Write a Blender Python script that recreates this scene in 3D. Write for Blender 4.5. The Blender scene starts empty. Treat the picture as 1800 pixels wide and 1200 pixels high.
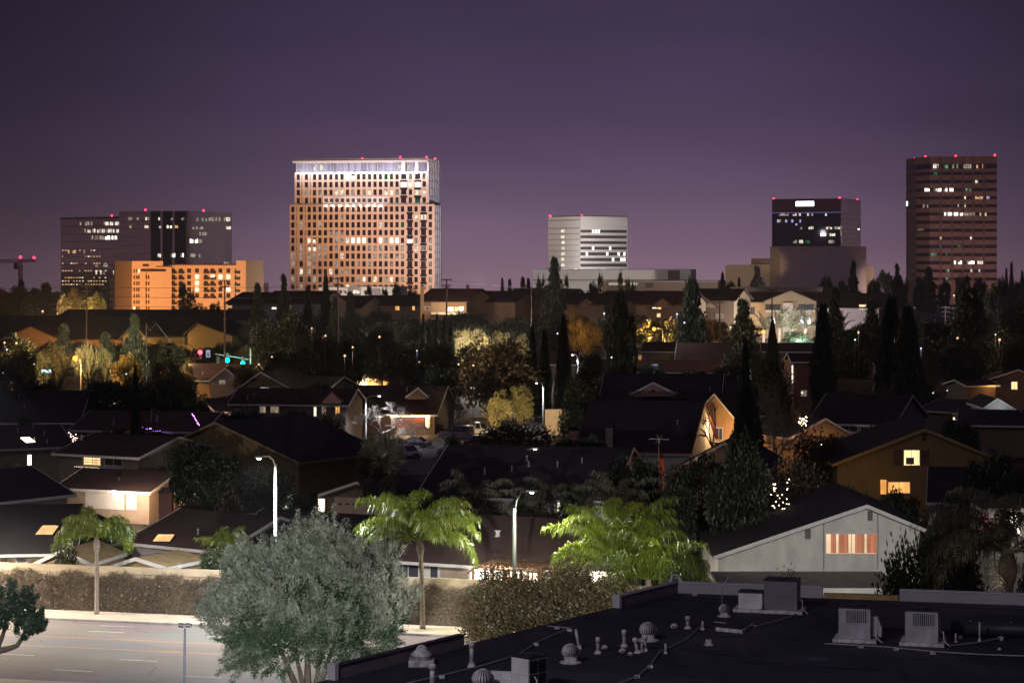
import bpy, math, random
import numpy as np
from mathutils import Vector, Matrix
R = math.radians
rnd = random.Random(7)
sc = bpy.context.scene
COL = sc.collection
F, H, CX, HY = 4000.0, 25.0, 900.0, 450.0      # focal length in photo pixels, camera height, principal column, horizon row
def wx(px, D): return (px - CX) * D / F
def wz(py, D): return H - (py - HY) * D / F
def gp(px, py, z=0.0):
    D = F * (H - z) / (py - HY)
    return Vector((wx(px, D), D, z))
def at(px, py, D): return Vector((wx(px, D), D, wz(py, D)))
def lin(c):
    return tuple((x / 12.92 if x <= .04045 else ((x + .055) / 1.055) ** 2.4) for x in [k / 255 for k in c])
ORG = {}

# ---------------------------------------------------------------- meshes
class MB:
    def __init__(s): s.v = []; s.f = []; s.m = []
    def add(s, vs, fs, mi=0):
        o = len(s.v); s.v += [tuple(v) for v in vs]
        for f in fs: s.f.append(tuple(i + o for i in f)); s.m.append(mi)
        return s
    def box(s, x0, x1, y0, y1, z0, z1, mi=0):
        return s.add([(x0,y0,z0),(x1,y0,z0),(x1,y1,z0),(x0,y1,z0),(x0,y0,z1),(x1,y0,z1),(x1,y1,z1),(x0,y1,z1)],
                     [(0,3,2,1),(4,5,6,7),(0,1,5,4),(1,2,6,5),(2,3,7,6),(3,0,4,7)], mi)
    def hexa(s, b, t, mi=0):
        return s.add(list(b) + list(t), [(0,3,2,1),(4,5,6,7),(0,1,5,4),(1,2,6,5),(2,3,7,6),(3,0,4,7)], mi)
    def extr(s, pts, vec, mi=0):
        n = len(pts); vec = Vector(vec); a = [Vector(p) for p in pts]
        return s.add(a + [p + vec for p in a], [tuple(range(n)), tuple(range(2*n-1, n-1, -1))] +
                     [(i, i + n, (i+1) % n + n, (i+1) % n) for i in range(n)], mi)
    def tube(s, pts, rad, n=8, mi=0, cap=True):
        pts = [Vector(p) for p in pts]; k = len(pts)
        if not hasattr(rad, '__len__'): rad = [rad] * k
        vs = []; ref = None
        for i, p in enumerate(pts):
            d = (pts[min(i+1, k-1)] - pts[max(i-1, 0)]).normalized()
            if ref is None: ref = Vector((1,0,0)) if abs(d.x) < .8 else Vector((0,1,0))
            a = (ref - d * ref.dot(d)).normalized(); b = d.cross(a); ref = a
            for j in range(n):
                t = 2 * math.pi * j / n
                vs.append(p + (a * math.cos(t) + b * math.sin(t)) * rad[i])
        fs = [(i*n + j, i*n + (j+1) % n, (i+1)*n + (j+1) % n, (i+1)*n + j) for i in range(k-1) for j in range(n)]
        if cap: fs += [tuple(range(n-1, -1, -1)), tuple(range((k-1)*n, k*n))]
        return s.add(vs, fs, mi)
    def lathe(s, prof, n=16, c=(0,0,0), mi=0, wob=None):
        vs = []; c = Vector(c)
        for r, z in prof:
            for j in range(n):
                t = 2 * math.pi * j / n; q = r if wob is None else r * wob(j)
                vs.append(c + Vector((q * math.cos(t), q * math.sin(t), z)))
        k = len(prof)
        fs = [(i*n + j, i*n + (j+1) % n, (i+1)*n + (j+1) % n, (i+1)*n + j) for i in range(k-1) for j in range(n)]
        fs += [tuple(range(n-1, -1, -1)), tuple(range((k-1)*n, k*n))]
        return s.add(vs, fs, mi)
    def ball(s, c, r, n=10, mi=0, sz=1.0):
        return s.lathe([(r * math.sin(math.pi * i / n) + 1e-4, -r * sz * math.cos(math.pi * i / n)) for i in range(n+1)], n + 2, c, mi)
    def build(s, name, mat, parent=None, smooth=False):
        org = ORG.get(parent, Vector()) if parent is not None else Vector()
        me = bpy.data.meshes.new(name)
        me.from_pydata([tuple(Vector(v) - org) for v in s.v], [], s.f)
        for m in (mat if isinstance(mat, (list, tuple)) else [mat]): me.materials.append(m)
        if max(s.m, default=0): me.polygons.foreach_set('material_index', s.m)
        if smooth: me.polygons.foreach_set('use_smooth', [True] * len(s.f))
        me.update()
        o = bpy.data.objects.new(name, me); COL.objects.link(o)
        if parent is not None: o.parent = parent
        ORG[o] = org
        return o

class QM:                                           # many quads, by numpy
    def __init__(s, seed=1): s.V = []; s.Q = []; s.n = 0; s.g = np.random.default_rng(seed)
    def add(s, v, q):
        s.V.append(np.asarray(v, float).reshape(-1, 3)); s.Q.append(np.asarray(q, int).reshape(-1, 4) + s.n); s.n += len(s.V[-1])
    def leaves(s, c, d, L, W, up=None):
        c = np.asarray(c, float); N = len(c); d = np.asarray(d, float)
        d = d / (np.linalg.norm(d, axis=1, keepdims=True) + 1e-9)
        r = s.g.normal(size=(N, 3)) if up is None else np.broadcast_to(up, (N, 3)) + s.g.normal(size=(N, 3)) * .25
        sd = np.cross(d, r); sd /= (np.linalg.norm(sd, axis=1, keepdims=True) + 1e-9)
        L = (np.ones(N) * L)[:, None]; W = (np.ones(N) * W)[:, None]
        v = np.stack([c, c + d * L * .5 + sd * W, c + d * L, c + d * L * .5 - sd * W], 1)
        s.add(v, np.arange(N * 4).reshape(N, 4))
    def tube(s, pts, rad, n=6):
        m = MB().tube(pts, rad, n, cap=False); s.add(m.v, m.f)
    def build(s, name, mat, parent=None, smooth=False):
        V = np.concatenate(s.V); Q = np.concatenate(s.Q)
        org = ORG.get(parent, Vector()) if parent is not None else Vector()
        V = V - np.array(org)
        me = bpy.data.meshes.new(name)
        me.vertices.add(len(V)); me.vertices.foreach_set('co', V.astype(np.float32).ravel())
        me.loops.add(Q.size); me.loops.foreach_set('vertex_index', Q.astype(np.int32).ravel())
        me.polygons.add(len(Q)); me.polygons.foreach_set('loop_start', np.arange(0, Q.size, 4, dtype=np.int32))
        me.polygons.foreach_set('loop_total', np.full(len(Q), 4, dtype=np.int32))
        if smooth: me.polygons.foreach_set('use_smooth', np.ones(len(Q), dtype=bool))
        me.update(calc_edges=True)
        me.materials.append(mat)
        o = bpy.data.objects.new(name, me); COL.objects.link(o)
        if parent is not None: o.parent = parent
        ORG[o] = org
        return o

def tag(o, label, cat, group=None, kind=None):
    if label: o['label'] = label
    if cat: o['category'] = cat
    if group: o['group'] = group
    if kind: o['kind'] = kind
    return o
def thing(name, label, cat, loc=(0,0,0), group=None, rz=0):
    o = bpy.data.objects.new(name, None); COL.objects.link(o)
    o.location = loc; o.rotation_euler = (0, 0, rz); o.empty_display_size = .3
    ORG[o] = Vector(loc)
    return tag(o, label, cat, group)
def dup(root, loc, scale=(1,1,1), rz=0, label=None, group=None):
    def cp(o, par):
        c = o.copy(); COL.objects.link(c)
        if par is not None: c.parent = par
        for ch in list(o.children): cp(ch, c)
        return c
    r = cp(root, None); r.location = loc; r.scale = scale; r.rotation_euler = (0, 0, rz)
    if label: r['label'] = label
    if group: r['group'] = group
    return r
def structure(o): o['kind'] = 'structure'; return o

# ---------------------------------------------------------------- materials
def nodes(name):
    m = bpy.data.materials.new(name); m.use_nodes = True
    nt = m.node_tree; nt.nodes.clear()
    out = nt.nodes.new('ShaderNodeOutputMaterial')
    return m, nt, out
def N(nt, t, **kw):
    n = nt.nodes.new(t)
    for k, v in kw.items():
        if k in n.inputs: n.inputs[k].default_value = v
        else: setattr(n, k, v)
    return n
def vec(nt, scale=(1,1,1), coord='Object'):
    tc = N(nt, 'ShaderNodeTexCoord'); mp = N(nt, 'ShaderNodeMapping'); mp.inputs['Scale'].default_value = scale
    nt.links.new(tc.outputs[coord], mp.inputs['Vector']); return mp.outputs[0]
def mix(nt, a, b, fac):
    n = N(nt, 'ShaderNodeMix', data_type='RGBA')
    for sck, v in ((n.inputs['Factor'], fac), (n.inputs['A'], a), (n.inputs['B'], b)):
        if hasattr(v, 'is_linked') or hasattr(v, 'links'): nt.links.new(v, sck)
        else: sck.default_value = v if not isinstance(v, tuple) or len(v) == 4 else (*v, 1)
    return n.outputs['Result']
def M(name, col, rough=.8, var=.25, scale=1.5, stretch=(1,1,1), metal=0., spec=.3, bump=0., fine=12., col2=None):
    """Principled surface with two octaves of procedural colour wear."""
    m, nt, out = nodes(name)
    b = N(nt, 'ShaderNodeBsdfPrincipled', Roughness=rough, Metallic=metal); b.inputs['Specular IOR Level'].default_value = spec
    v = vec(nt, tuple(scale * k for k in stretch))
    n1 = N(nt, 'ShaderNodeTexNoise', Scale=1., Detail=5., Roughness=.6); nt.links.new(v, n1.inputs['Vector'])
    rp = N(nt, 'ShaderNodeMapRange'); rp.inputs['From Min'].default_value = .3; rp.inputs['From Max'].default_value = .7
    nt.links.new(n1.outputs['Fac'], rp.inputs['Value'])
    lo = tuple(max(0, c * (1 - var)) for c in (col2 or col)); hi = tuple(min(1, c * (1 + var)) for c in col)
    nt.links.new(mix(nt, lo, hi, rp.outputs[0]), b.inputs['Base Color'])
    if bump:
        n2 = N(nt, 'ShaderNodeTexNoise', Scale=fine, Detail=3.); nt.links.new(v, n2.inputs['Vector'])
        bp = N(nt, 'ShaderNodeBump', Strength=bump, Distance=.05); nt.links.new(n2.outputs['Fac'], bp.inputs['Height'])
        nt.links.new(bp.outputs[0], b.inputs['Normal'])
    nt.links.new(b.outputs[0], out.inputs[0]); return m
def shingle(name, col, rows=5., var=.35):
    """Roofing courses that follow the height of the slope, broken by noise."""
    m, nt, out = nodes(name)
    b = N(nt, 'ShaderNodeBsdfPrincipled', Roughness=.85); b.inputs['Specular IOR Level'].default_value = .15
    w = N(nt, 'ShaderNodeTexWave', wave_type='BANDS', bands_direction='Z', wave_profile='SAW', Scale=rows, Distortion=.6, Detail=2.)
    nt.links.new(vec(nt), w.inputs['Vector'])
    n = N(nt, 'ShaderNodeTexNoise', Scale=1.6, Detail=8., Roughness=.8); nt.links.new(vec(nt, (1, 1, 3)), n.inputs['Vector'])
    big = N(nt, 'ShaderNodeTexNoise', Scale=.35, Detail=3.); nt.links.new(vec(nt), big.inputs['Vector'])
    c1 = mix(nt, tuple(c * (1 - var) for c in col), tuple(c * (1 + var) for c in col), n.outputs['Fac'])
    c2 = mix(nt, c1, tuple(c * .45 for c in col), w.outputs['Fac'])
    c3 = mix(nt, c2, tuple(c * 1.6 for c in col), big.outputs['Fac'])
    nt.links.new(c3, b.inputs['Base Color'])
    bp = N(nt, 'ShaderNodeBump', Strength=.4, Distance=.04); nt.links.new(w.outputs['Fac'], bp.inputs['Height'])
    nt.links.new(bp.outputs[0], b.inputs['Normal'])
    nt.links.new(b.outputs[0], out.inputs[0]); return m
def bricks(name, c1, c2, mortar, scale=1.):
    m, nt, out = nodes(name)
    b = N(nt, 'ShaderNodeBsdfPrincipled', Roughness=.85)
    t = N(nt, 'ShaderNodeTexBrick', Scale=scale * 2.5); t.inputs['Color1'].default_value = (*c1, 1); t.inputs['Color2'].default_value = (*c2, 1); t.inputs['Mortar'].default_value = (*mortar, 1)
    tc = N(nt, 'ShaderNodeTexCoord'); sp = N(nt, 'ShaderNodeSeparateXYZ'); ad = N(nt, 'ShaderNodeMath', operation='ADD'); cb = N(nt, 'ShaderNodeCombineXYZ')
    nt.links.new(tc.outputs['Object'], sp.inputs[0]); nt.links.new(sp.outputs[0], ad.inputs[0]); nt.links.new(sp.outputs[1], ad.inputs[1])
    nt.links.new(ad.outputs[0], cb.inputs[0]); nt.links.new(sp.outputs[2], cb.inputs[1]); nt.links.new(cb.outputs[0], t.inputs['Vector'])
    nt.links.new(t.outputs['Color'], b.inputs['Base Color']); nt.links.new(b.outputs[0], out.inputs[0]); return m
def leaf(name, c, c2=None, trans=.3, scale=1.2, rough=.5, gloss=.06):
    m, nt, out = nodes(name)
    n = N(nt, 'ShaderNodeTexNoise', Scale=scale, Detail=4., Roughness=.7); nt.links.new(vec(nt), n.inputs['Vector'])
    rp = N(nt, 'ShaderNodeMapRange'); rp.inputs['From Min'].default_value = .35; rp.inputs['From Max'].default_value = .65
    nt.links.new(n.outputs['Fac'], rp.inputs['Value'])
    col = mix(nt, tuple(c), tuple(c2 or [k * 1.8 for k in c]), rp.outputs[0])
    d = N(nt, 'ShaderNodeBsdfDiffuse'); t = N(nt, 'ShaderNodeBsdfTranslucent'); g = N(nt, 'ShaderNodeBsdfGlossy', Roughness=rough)
    nt.links.new(col, d.inputs[0]); nt.links.new(col, t.inputs[0]); g.inputs[0].default_value = (.9, .95, .9, 1)
    s1 = N(nt, 'ShaderNodeMixShader'); s1.inputs[0].default_value = trans; nt.links.new(d.outputs[0], s1.inputs[1]); nt.links.new(t.outputs[0], s1.inputs[2])
    s2 = N(nt, 'ShaderNodeMixShader'); s2.inputs[0].default_value = gloss; nt.links.new(s1.outputs[0], s2.inputs[1]); nt.links.new(g.outputs[0], s2.inputs[2])
    nt.links.new(s2.outputs[0], out.inputs[0]); return m
def E(name, col, st, var=0., scale=(2,2,2)):
    """A thing that gives off light: lamp glass, lit window (var: curtains and furniture as brighter and darker bands)."""
    m, nt, out = nodes(name)
    e = N(nt, 'ShaderNodeEmission', Strength=st); e.inputs[0].default_value = (*col, 1)
    if var:
        n = N(nt, 'ShaderNodeTexNoise', Scale=1., Detail=3.); nt.links.new(vec(nt, scale), n.inputs['Vector'])
        rp = N(nt, 'ShaderNodeMapRange'); rp.inputs['From Min'].default_value = .35; rp.inputs['From Max'].default_value = .65
        rp.inputs['To Min'].default_value = st * (1 - var); rp.inputs['To Max'].default_value = st
        nt.links.new(n.outputs['Fac'], rp.inputs['Value']); nt.links.new(rp.outputs[0], e.inputs['Strength'])
    nt.links.new(e.outputs[0], out.inputs[0])
    try: m.cycles.emission_sampling = 'NONE'
    except Exception: pass
    return m
def glassy(name, col, metal=.5, rough=.08, panel=None):
    m, nt, out = nodes(name)
    b = N(nt, 'ShaderNodeBsdfPrincipled', Roughness=rough, Metallic=metal)
    v = vec(nt, (.12, .12, .3)); n = N(nt, 'ShaderNodeTexNoise', Scale=1., Detail=2.); nt.links.new(v, n.inputs['Vector'])
    nt.links.new(mix(nt, tuple(c * .8 for c in col), tuple(c * 1.2 for c in col), n.outputs['Fac']), b.inputs['Base Color'])
    nt.links.new(b.outputs[0], out.inputs[0]); return m

m_black = shingle('black_shingles', (.034, .031, .037))
m_dark = shingle('charcoal_shingles', (.046, .041, .045))
m_brown = shingle('brown_shingles', (.075, .050, .046))
m_redroof = shingle('red_brown_tiles', (.060, .030, .028))
m_beige = M('beige_stucco', (.42, .33, .25), bump=.2, var=.12)
m_tan = M('tan_stucco', (.29, .21, .10), bump=.2, var=.12)
m_grey = M('grey_stucco', (.34, .31, .31), bump=.2, var=.12)
m_white = M('white_stucco', (.66, .64, .60), bump=.25, var=.17, scale=1.1, stretch=(1, 1, .5))
m_pink = M('pinkish_stucco', (.45, .28, .25), bump=.2, var=.12)
m_taupe = M('taupe_siding', (.20, .155, .13), var=.12, stretch=(1, 1, 6))
m_orange = M('ochre_stucco', (.50, .30, .15), bump=.2, var=.12)
m_trim = M('white_paint', (.72, .70, .68), rough=.55, var=.08)
m_dtrim = M('dark_trim', (.06, .05, .05), rough=.6)
m_brick = bricks('red_brick', (.25, .08, .05), (.17, .055, .04), (.2, .17, .15))
m_stone = bricks('pale_stone', (.55, .50, .44), (.40, .36, .32), (.25, .23, .2))
m_glassd = glassy('dark_glass', (.10, .10, .13), .3)
m_wood = M('weathered_wood', (.17, .09, .06), stretch=(8, 8, 1))
m_pole = M('pole_wood', (.09, .055, .045), stretch=(6, 6, .6))
m_steel = M('galvanized_steel', (.42, .42, .44), rough=.45, metal=.3, var=.12)
m_conc = M('concrete_pole', (.50, .48, .45), rough=.8, var=.12, bump=.1)
m_dmetal = M('dark_metal', (.05, .05, .06), rough=.5, metal=.4)
w_warm = E('window_warm', (1., .62, .28), 2.2, .55, (1.5, 1.5, .6))
w_white = E('window_white', (1., .86, .66), 3.2, .5, (1.4, 1.4, .5))
w_dim = E('window_dim', (1., .74, .5), .35, .8, (2, 2, 1))
w_amber = E('window_amber', (1., .45, .12), 1.6, .5, (1.5, 1.5, .6))
w_sky = E('skylight_glow', (1., .60, .26), 1.5, .35, (.8, .8, .8))
e_lamp = E('led_lens', (.86, .90, 1.), 40)
e_sod = E('sodium_lens', (1., .42, .07), 2.2)
e_red = E('red_beacon', (1., .02, .06), 9)
e_redl = E('red_signal', (1., .03, .05), 14)
e_grn = E('green_signal', (.0, 1., .72), 14)
# ---------------------------------------------------------------- plants
l_dark = leaf('dark_foliage', (.020, .028, .014), (.045, .058, .026))
l_mid = leaf('green_foliage', (.035, .055, .018), (.075, .10, .035))
l_cyp = leaf('cypress_foliage', (.018, .030, .018), (.035, .05, .026), trans=.1)
l_pine = leaf('pine_needles', (.030, .045, .024), (.07, .085, .04), trans=.15)
l_brown = leaf('brown_foliage', (.048, .030, .017), (.085, .054, .028))
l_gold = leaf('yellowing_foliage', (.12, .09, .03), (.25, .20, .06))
l_palm = leaf('palm_fronds', (.12, .20, .012), (.29, .345, .028), trans=.38, scale=.8, gloss=.10, rough=.35)
l_palmd = leaf('dusty_palm_fronds', (.075, .08, .05), (.16, .16, .10), trans=.25, scale=.8)
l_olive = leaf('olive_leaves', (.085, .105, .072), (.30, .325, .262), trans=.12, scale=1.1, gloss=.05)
l_olive2 = leaf('shade_toned_olive_leaves', (.025, .055, .030), (.07, .12, .06), trans=.2)  # greener, darker leaves: bounce light and inner shade put into the colour
l_bush = leaf('bougainvillea_leaves', (.055, .085, .03), (.22, .13, .075), trans=.2, scale=3.)
l_jun = leaf('juniper_foliage', (.012, .030, .016), (.03, .055, .028), trans=.1)
m_bark = M('bark', (.11, .085, .065), rough=.9, bump=.5, stretch=(4, 4, 1))
m_palmt = M('palm_trunk', (.30, .25, .20), rough=.9, bump=.6, stretch=(1, 1, 9), var=.35)
m_pale = M('pale_bark', (.40, .34, .29), rough=.9, bump=.3, stretch=(3, 3, 1))

def ell(g, n, rx, rz, cz, shell=.55):
    d = g.normal(size=(n, 3)); d /= np.linalg.norm(d, axis=1, keepdims=True)
    r = shell + (1 - shell) * g.random((n, 1)) ** .6
    return d * r * np.array([rx, rx, rz]) + np.array([0, 0, cz]), d
def broad(seed, mat, n=9500, L=.040, K=70, cz=.62, rz=.38, lump=.10, name='tree', bark=None):
    """Broadleaf, one unit high and wide: clumps of leaves at the ends of limbs."""
    t = thing(name, None, None); q = QM(seed); g = q.g
    cc, dd = ell(g, K, .42, rz * .86, cz)
    cc[:, :2] += g.normal(size=(K, 2)) * .03
    idx = g.integers(0, K, n); rr = lump * (.6 + .8 * g.random(K))
    off = g.normal(size=(n, 3)); off /= np.linalg.norm(off, axis=1, keepdims=True)
    off *= (g.random((n, 1)) ** .5) * rr[idx][:, None]
    q.leaves(cc[idx] + off, off + g.normal(size=(n, 3)) * .05 + dd[idx] * .04, L * (.7 + .6 * g.random(n)), L * .32)
    b = QM(seed + 5)
    b.tube([(0, 0, 0), (.01, 0, .15), (0, .01, .34)], [.035, .028, .022])
    for k in range(9):
        c = cc[k * 5 % K]; b.tube([(0, .01, .30), tuple(c * .5 + np.array([0, 0, .18])), tuple(c)], [.018, .011, .004], 5)
    b.build('trunk', bark or m_bark, t); q.build('crown', mat, t)
    return t
def cypress(seed, n=7000, name='cypress_tree', mat=None, p=.45):
    t = thing(name, None, None); q = QM(seed); g = q.g
    prof = lambda z: .46 * (np.sin(np.pi * np.clip(z, .0, 1) ** p)) ** .75 + .02
    ph = g.random(4) * 6.28
    z = g.random(n) ** .9 * .98 + .01; a = g.random(n) * 2 * np.pi
    r = prof(z) * (.80 + .16 * np.sin(a * 3 + z * 14 + ph[0]) + .08 * np.sin(a * 5 - z * 31 + ph[1]) + .16 * g.random(n))
    c = np.stack([r * np.cos(a), r * np.sin(a), z * .97], 1)
    d = np.stack([np.cos(a) * .9, np.sin(a) * .9, np.full(n, .35)], 1) + g.normal(size=(n, 3)) * .35
    q.leaves(c, d, .07 * (.5 + g.random(n)) * np.array(1.0), .016)
    m = MB(); zs = [i / 24 for i in range(25)]
    m.lathe([(float(prof(np.array(zz))) * .74, zz * .95) for zz in zs], 14, wob=lambda j: .9 + .12 * math.sin(j * 2.3 + seed))
    fs = [f for f in m.f if len(f) == 4]; q.add(m.v, fs)
    b = QM(seed); b.tube([(0, 0, 0), (0, 0, .3)], [.06, .04]); b.build('trunk', m_bark, t)
    q.build('crown', mat or l_cyp, t); return t
def conifer(seed, n=6500, mat=None, sparse=False, name='conifer_tree'):
    t = thing(name, None, None); q = QM(seed); g = q.g
    T = 26 if sparse else 46; C = []; D = []
    b = QM(seed + 1); b.tube([(0, 0, 0), (.01, 0, .5), (0, 0, .99)], [.03, .018, .003])
    for k in range(T):
        z = .16 + .82 * k / T + g.normal() * .01
        R0 = (.62 * (1 - (z - .12) / .9) ** (.7 if sparse else .85) + .015) * (.75 + .5 * g.random())
        if sparse: R0 *= .55 + .75 * g.random()
        nb = 3 if sparse else 6
        for j in range(nb):
            a = g.random() * 6.283; ln = R0 * (.6 + .4 * g.random())
            m = int(n / (T * nb)); s = g.random(m) ** .6
            if sparse: s = .55 + .5 * g.random(m)
            tip = np.array([math.cos(a) * ln, math.sin(a) * ln, .02 - ln * .12])
            p = np.array([0, 0, z]) + s[:, None] * tip + g.normal(size=(m, 3)) * (np.array([.075, .075, .018]) if sparse else np.array([.04, .04, .014]))
            C.append(p); D.append(np.tile(tip / ln, (m, 1)) + g.normal(size=(m, 3)) * .6 + np.array([0, 0, .25]))
            if sparse or k % 4 == 0: b.tube([(0, 0, z), tuple(np.array([0, 0, z]) + tip * .8)], [.006, .002], 4)
    C = np.concatenate(C); D = np.concatenate(D)
    q.leaves(C, D, (.095 if sparse else .085) * (.6 + .7 * g.random(len(C))), .030 if sparse else .026)
    b.build('trunk', m_bark, t); q.build('crown', mat or l_pine, t); return t
def pine(seed, mat=None):
    """Ragged pine: stacked flat clumps at the ends of uneven limbs, gaps between them."""
    t = thing('pine_tree', None, None); q = QM(seed); g = q.g; b = QM(seed + 1)
    b.tube([(0, 0, 0), (.012, 0, .5), (0, 0, .97)], [.028, .017, .004])
    z = .20
    while z < .99:
        R0 = (.50 * (1 - ((z - .2) / .8) ** 1.5) + .05) * (.65 + .5 * g.random()); nb = 5 if z < .8 else 3; a0 = g.random() * 6.28
        for j in range(nb):
            a = a0 + j * 6.283 / nb + g.normal() * .3; ln = R0 * (.55 + .5 * g.random()); zc = z + g.normal() * .012
            b.tube([(0, 0, zc - .01), (math.cos(a) * ln * .8, math.sin(a) * ln * .8, zc + .012)], [.006, .002], 4)
            for k in range(2):
                f_ = (.95, .5)[k]; m = 75; c = np.array([math.cos(a) * ln * f_, math.sin(a) * ln * f_, zc + .012]); rr = (.05 + .13 * R0) * (1, .8)[k]
                o_ = g.normal(size=(m, 3)) * np.array([rr, rr, .014]) * .75
                q.leaves(c + o_, o_ * 3 + np.array([0, 0, .25]) + g.normal(size=(m, 3)) * .3, .06 * (.6 + .7 * g.random(m)), .02)
        z += .045 + .035 * g.random()
    b.build('trunk', m_bark, t); q.build('crown', mat or l_pine, t); return t
def bare(seed, mat, depth=5, spread=.55, name='bare_tree', up=.35, trunk=.22, r0=.030):
    t = thing(name, None, None); g = random.Random(seed); tr = QM(seed); br = QM(seed)
    def go(p, d, L, r, k):
        mid = p + d * L * .5 + Vector((g.gauss(0, .06), g.gauss(0, .06), g.gauss(0, .03))) * L
        e = p + d * L
        (tr if k >= depth - 1 else br).tube([p, mid, e], [r, r * .85, r * .68], 6 if k > 2 else 4)
        if k == 0: return
        for _ in range(3 if k > 1 else 4):
            nd = (d + Vector((g.gauss(0, 1), g.gauss(0, 1), g.gauss(.1, .6))) * spread); nd.z += up * .3; nd.z = max(nd.z, -.05); nd.normalize()
            go(e, nd, L * g.uniform(.62, .86), r * .62, k - 1)
    go(Vector((0, 0, 0)), Vector((.05, 0, 1)).normalized(), trunk, r0, depth)
    V = np.concatenate(tr.V + br.V); w = max(np.percentile(np.abs(V[:, 0]), 98), np.percentile(np.abs(V[:, 1]), 98)) * 2; h = np.percentile(V[:, 2], 99)
    for x in (tr, br): x.V = [v / np.array([w, w, h]) for v in x.V]
    tr.build('trunk', mat, t); br.build('branches', mat, t); return t
def fanpalm(seed, name='fan_palm_tree', mat=None, skirt=True):
    """Fan palm, one unit wide; the head is the top 45 percent of its height."""
    t = thing(name, None, None); q = QM(seed); g = q.g; b = QM(seed)
    b.tube([(0, 0, 0), (.01, 0, .4), (0, 0, .76)], [.045, .034, .04], 9)
    for k in range(46):
        a = g.random() * 6.283; el = -1.15 + 2.5 * (k / 46); 
        d = np.array([math.cos(a) * math.cos(el), math.sin(a) * math.cos(el), math.sin(el) * .62])
        base = np.array([0, 0, .77]); hub = base + d * .25
        q.tube([tuple(base), tuple(hub)], [.005, .004], 4)
        m = 15; side = np.cross(d, [0, 0, 1.]); side /= np.linalg.norm(side) + 1e-6
        an = np.linspace(-1.35, 1.35, m)
        dirs = d * np.cos(an)[:, None] + side * np.sin(an)[:, None] + np.array([0, 0, -.18]) + g.normal(size=(m, 3)) * .07
        q.leaves(np.tile(hub, (m, 1)), dirs, .23, .018, up=np.cross(side, d))
    b.build('trunk', m_palmt, t); q.build('crown', mat or l_palmd, t); return t
def feather(seed, th, tr, fl, nf, name='palm_tree', mat=None, droop=1., lf=.55, el0=-.25, nl=64, bulge=True, lean=(0, 0), fixed=None, wl=.026):
    """Feather palm in metres: trunk height th, radius tr, frond length fl, nf fronds, hanging leaflets lf long."""
    t = thing(name, None, None); q = QM(seed); g = q.g; b = MB()
    lx, ly = lean
    pr = [(0, 1.25), (.06, 1.), (.5, .9), (.80, .88), (.84, 1.35), (.90, 1.65), (.96, 1.2), (1., .8)] if bulge else [(0, 1.2), (.1, 1), (1, .9)]
    b.tube([(lx * k * k, ly * k * k, th * k) for k, _ in pr], [tr * m for _, m in pr], 12)
    top = np.array([lx, ly, th * .985])
    for k in range(nf):
        a = k * 2.39996 + g.normal() * .15; el = el0 + (1.45 - el0) * ((k + .5) / nf) ** .9
        if fixed and k < len(fixed): a, el = fixed[k]
        L = fl * (.85 + .25 * g.random()); m = 22
        s = np.linspace(0, 1, m); th_ = el - droop * (1.5 + .5 * g.random()) * s ** 1.6
        step = L / (m - 1); r = np.concatenate([[0], np.cumsum(np.cos(th_[:-1]) * step)]); zz = np.concatenate([[0], np.cumsum(np.sin(th_[:-1]) * step)])
        out = np.array([math.cos(a), math.sin(a), 0]); sidev = np.array([-math.sin(a), math.cos(a), 0])
        P = top + r[:, None] * out + zz[:, None] * np.array([0, 0, 1]) + (np.sin(s * 3) * g.normal() * .12 * L)[:, None] * sidev
        q.tube([tuple(p) for p in P[::3]], list(np.linspace(.035, .008, len(P[::3])) * (fl / 2.8)), 4)
        for sd in (-1, 1):
            u = .14 + .86 * (np.arange(nl) + g.random(nl)) / nl; u = np.clip(u, 0, .999); i = u * (m - 1); i0 = i.astype(int); fr = (i - i0)[:, None]
            c = P[i0] * (1 - fr) + P[np.minimum(i0 + 1, m - 1)] * fr
            tg = P[np.minimum(i0 + 1, m - 1)] - P[np.maximum(i0 - 1, 0)]; tg /= np.linalg.norm(tg, axis=1, keepdims=True) + 1e-9
            d1 = sidev * sd * .75 + tg * .55 + np.array([0, 0, .12]) + g.normal(size=(nl, 3)) * .22
            d1 /= np.linalg.norm(d1, axis=1, keepdims=True)
            l = lf * (.55 + .6 * np.sin(np.pi * np.clip(u, .08, .97)) ** .5) * (.8 + .4 * g.random(nl))
            d2 = d1 * .45 + np.array([0, 0, -.95]) * droop + g.normal(size=(nl, 3)) * .15; d2 /= np.linalg.norm(d2, axis=1, keepdims=True)
            w = np.cross(d1, g.normal(size=(nl, 3)) * .4 + tg); w = tg * .8 + g.normal(size=(nl, 3)) * .35; w /= np.linalg.norm(w, axis=1, keepdims=True); w *= wl
            p1 = c + d1 * (l * .42)[:, None]; p2 = p1 + d2 * (l * .6)[:, None]
            v = np.stack([c - w * .6, c + w * .6, p1 + w, p1 - w, p1 - w, p1 + w, p2 + w * .1, p2 - w * .1], 1)
            q.add(v, (np.arange(nl)[:, None, None] * 8 + np.array([[0, 1, 2, 3], [4, 5, 6, 7]])[None]))
    b.build('trunk', m_palmt, t, smooth=True); q.build('crown', mat or l_palm, t); return t
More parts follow.
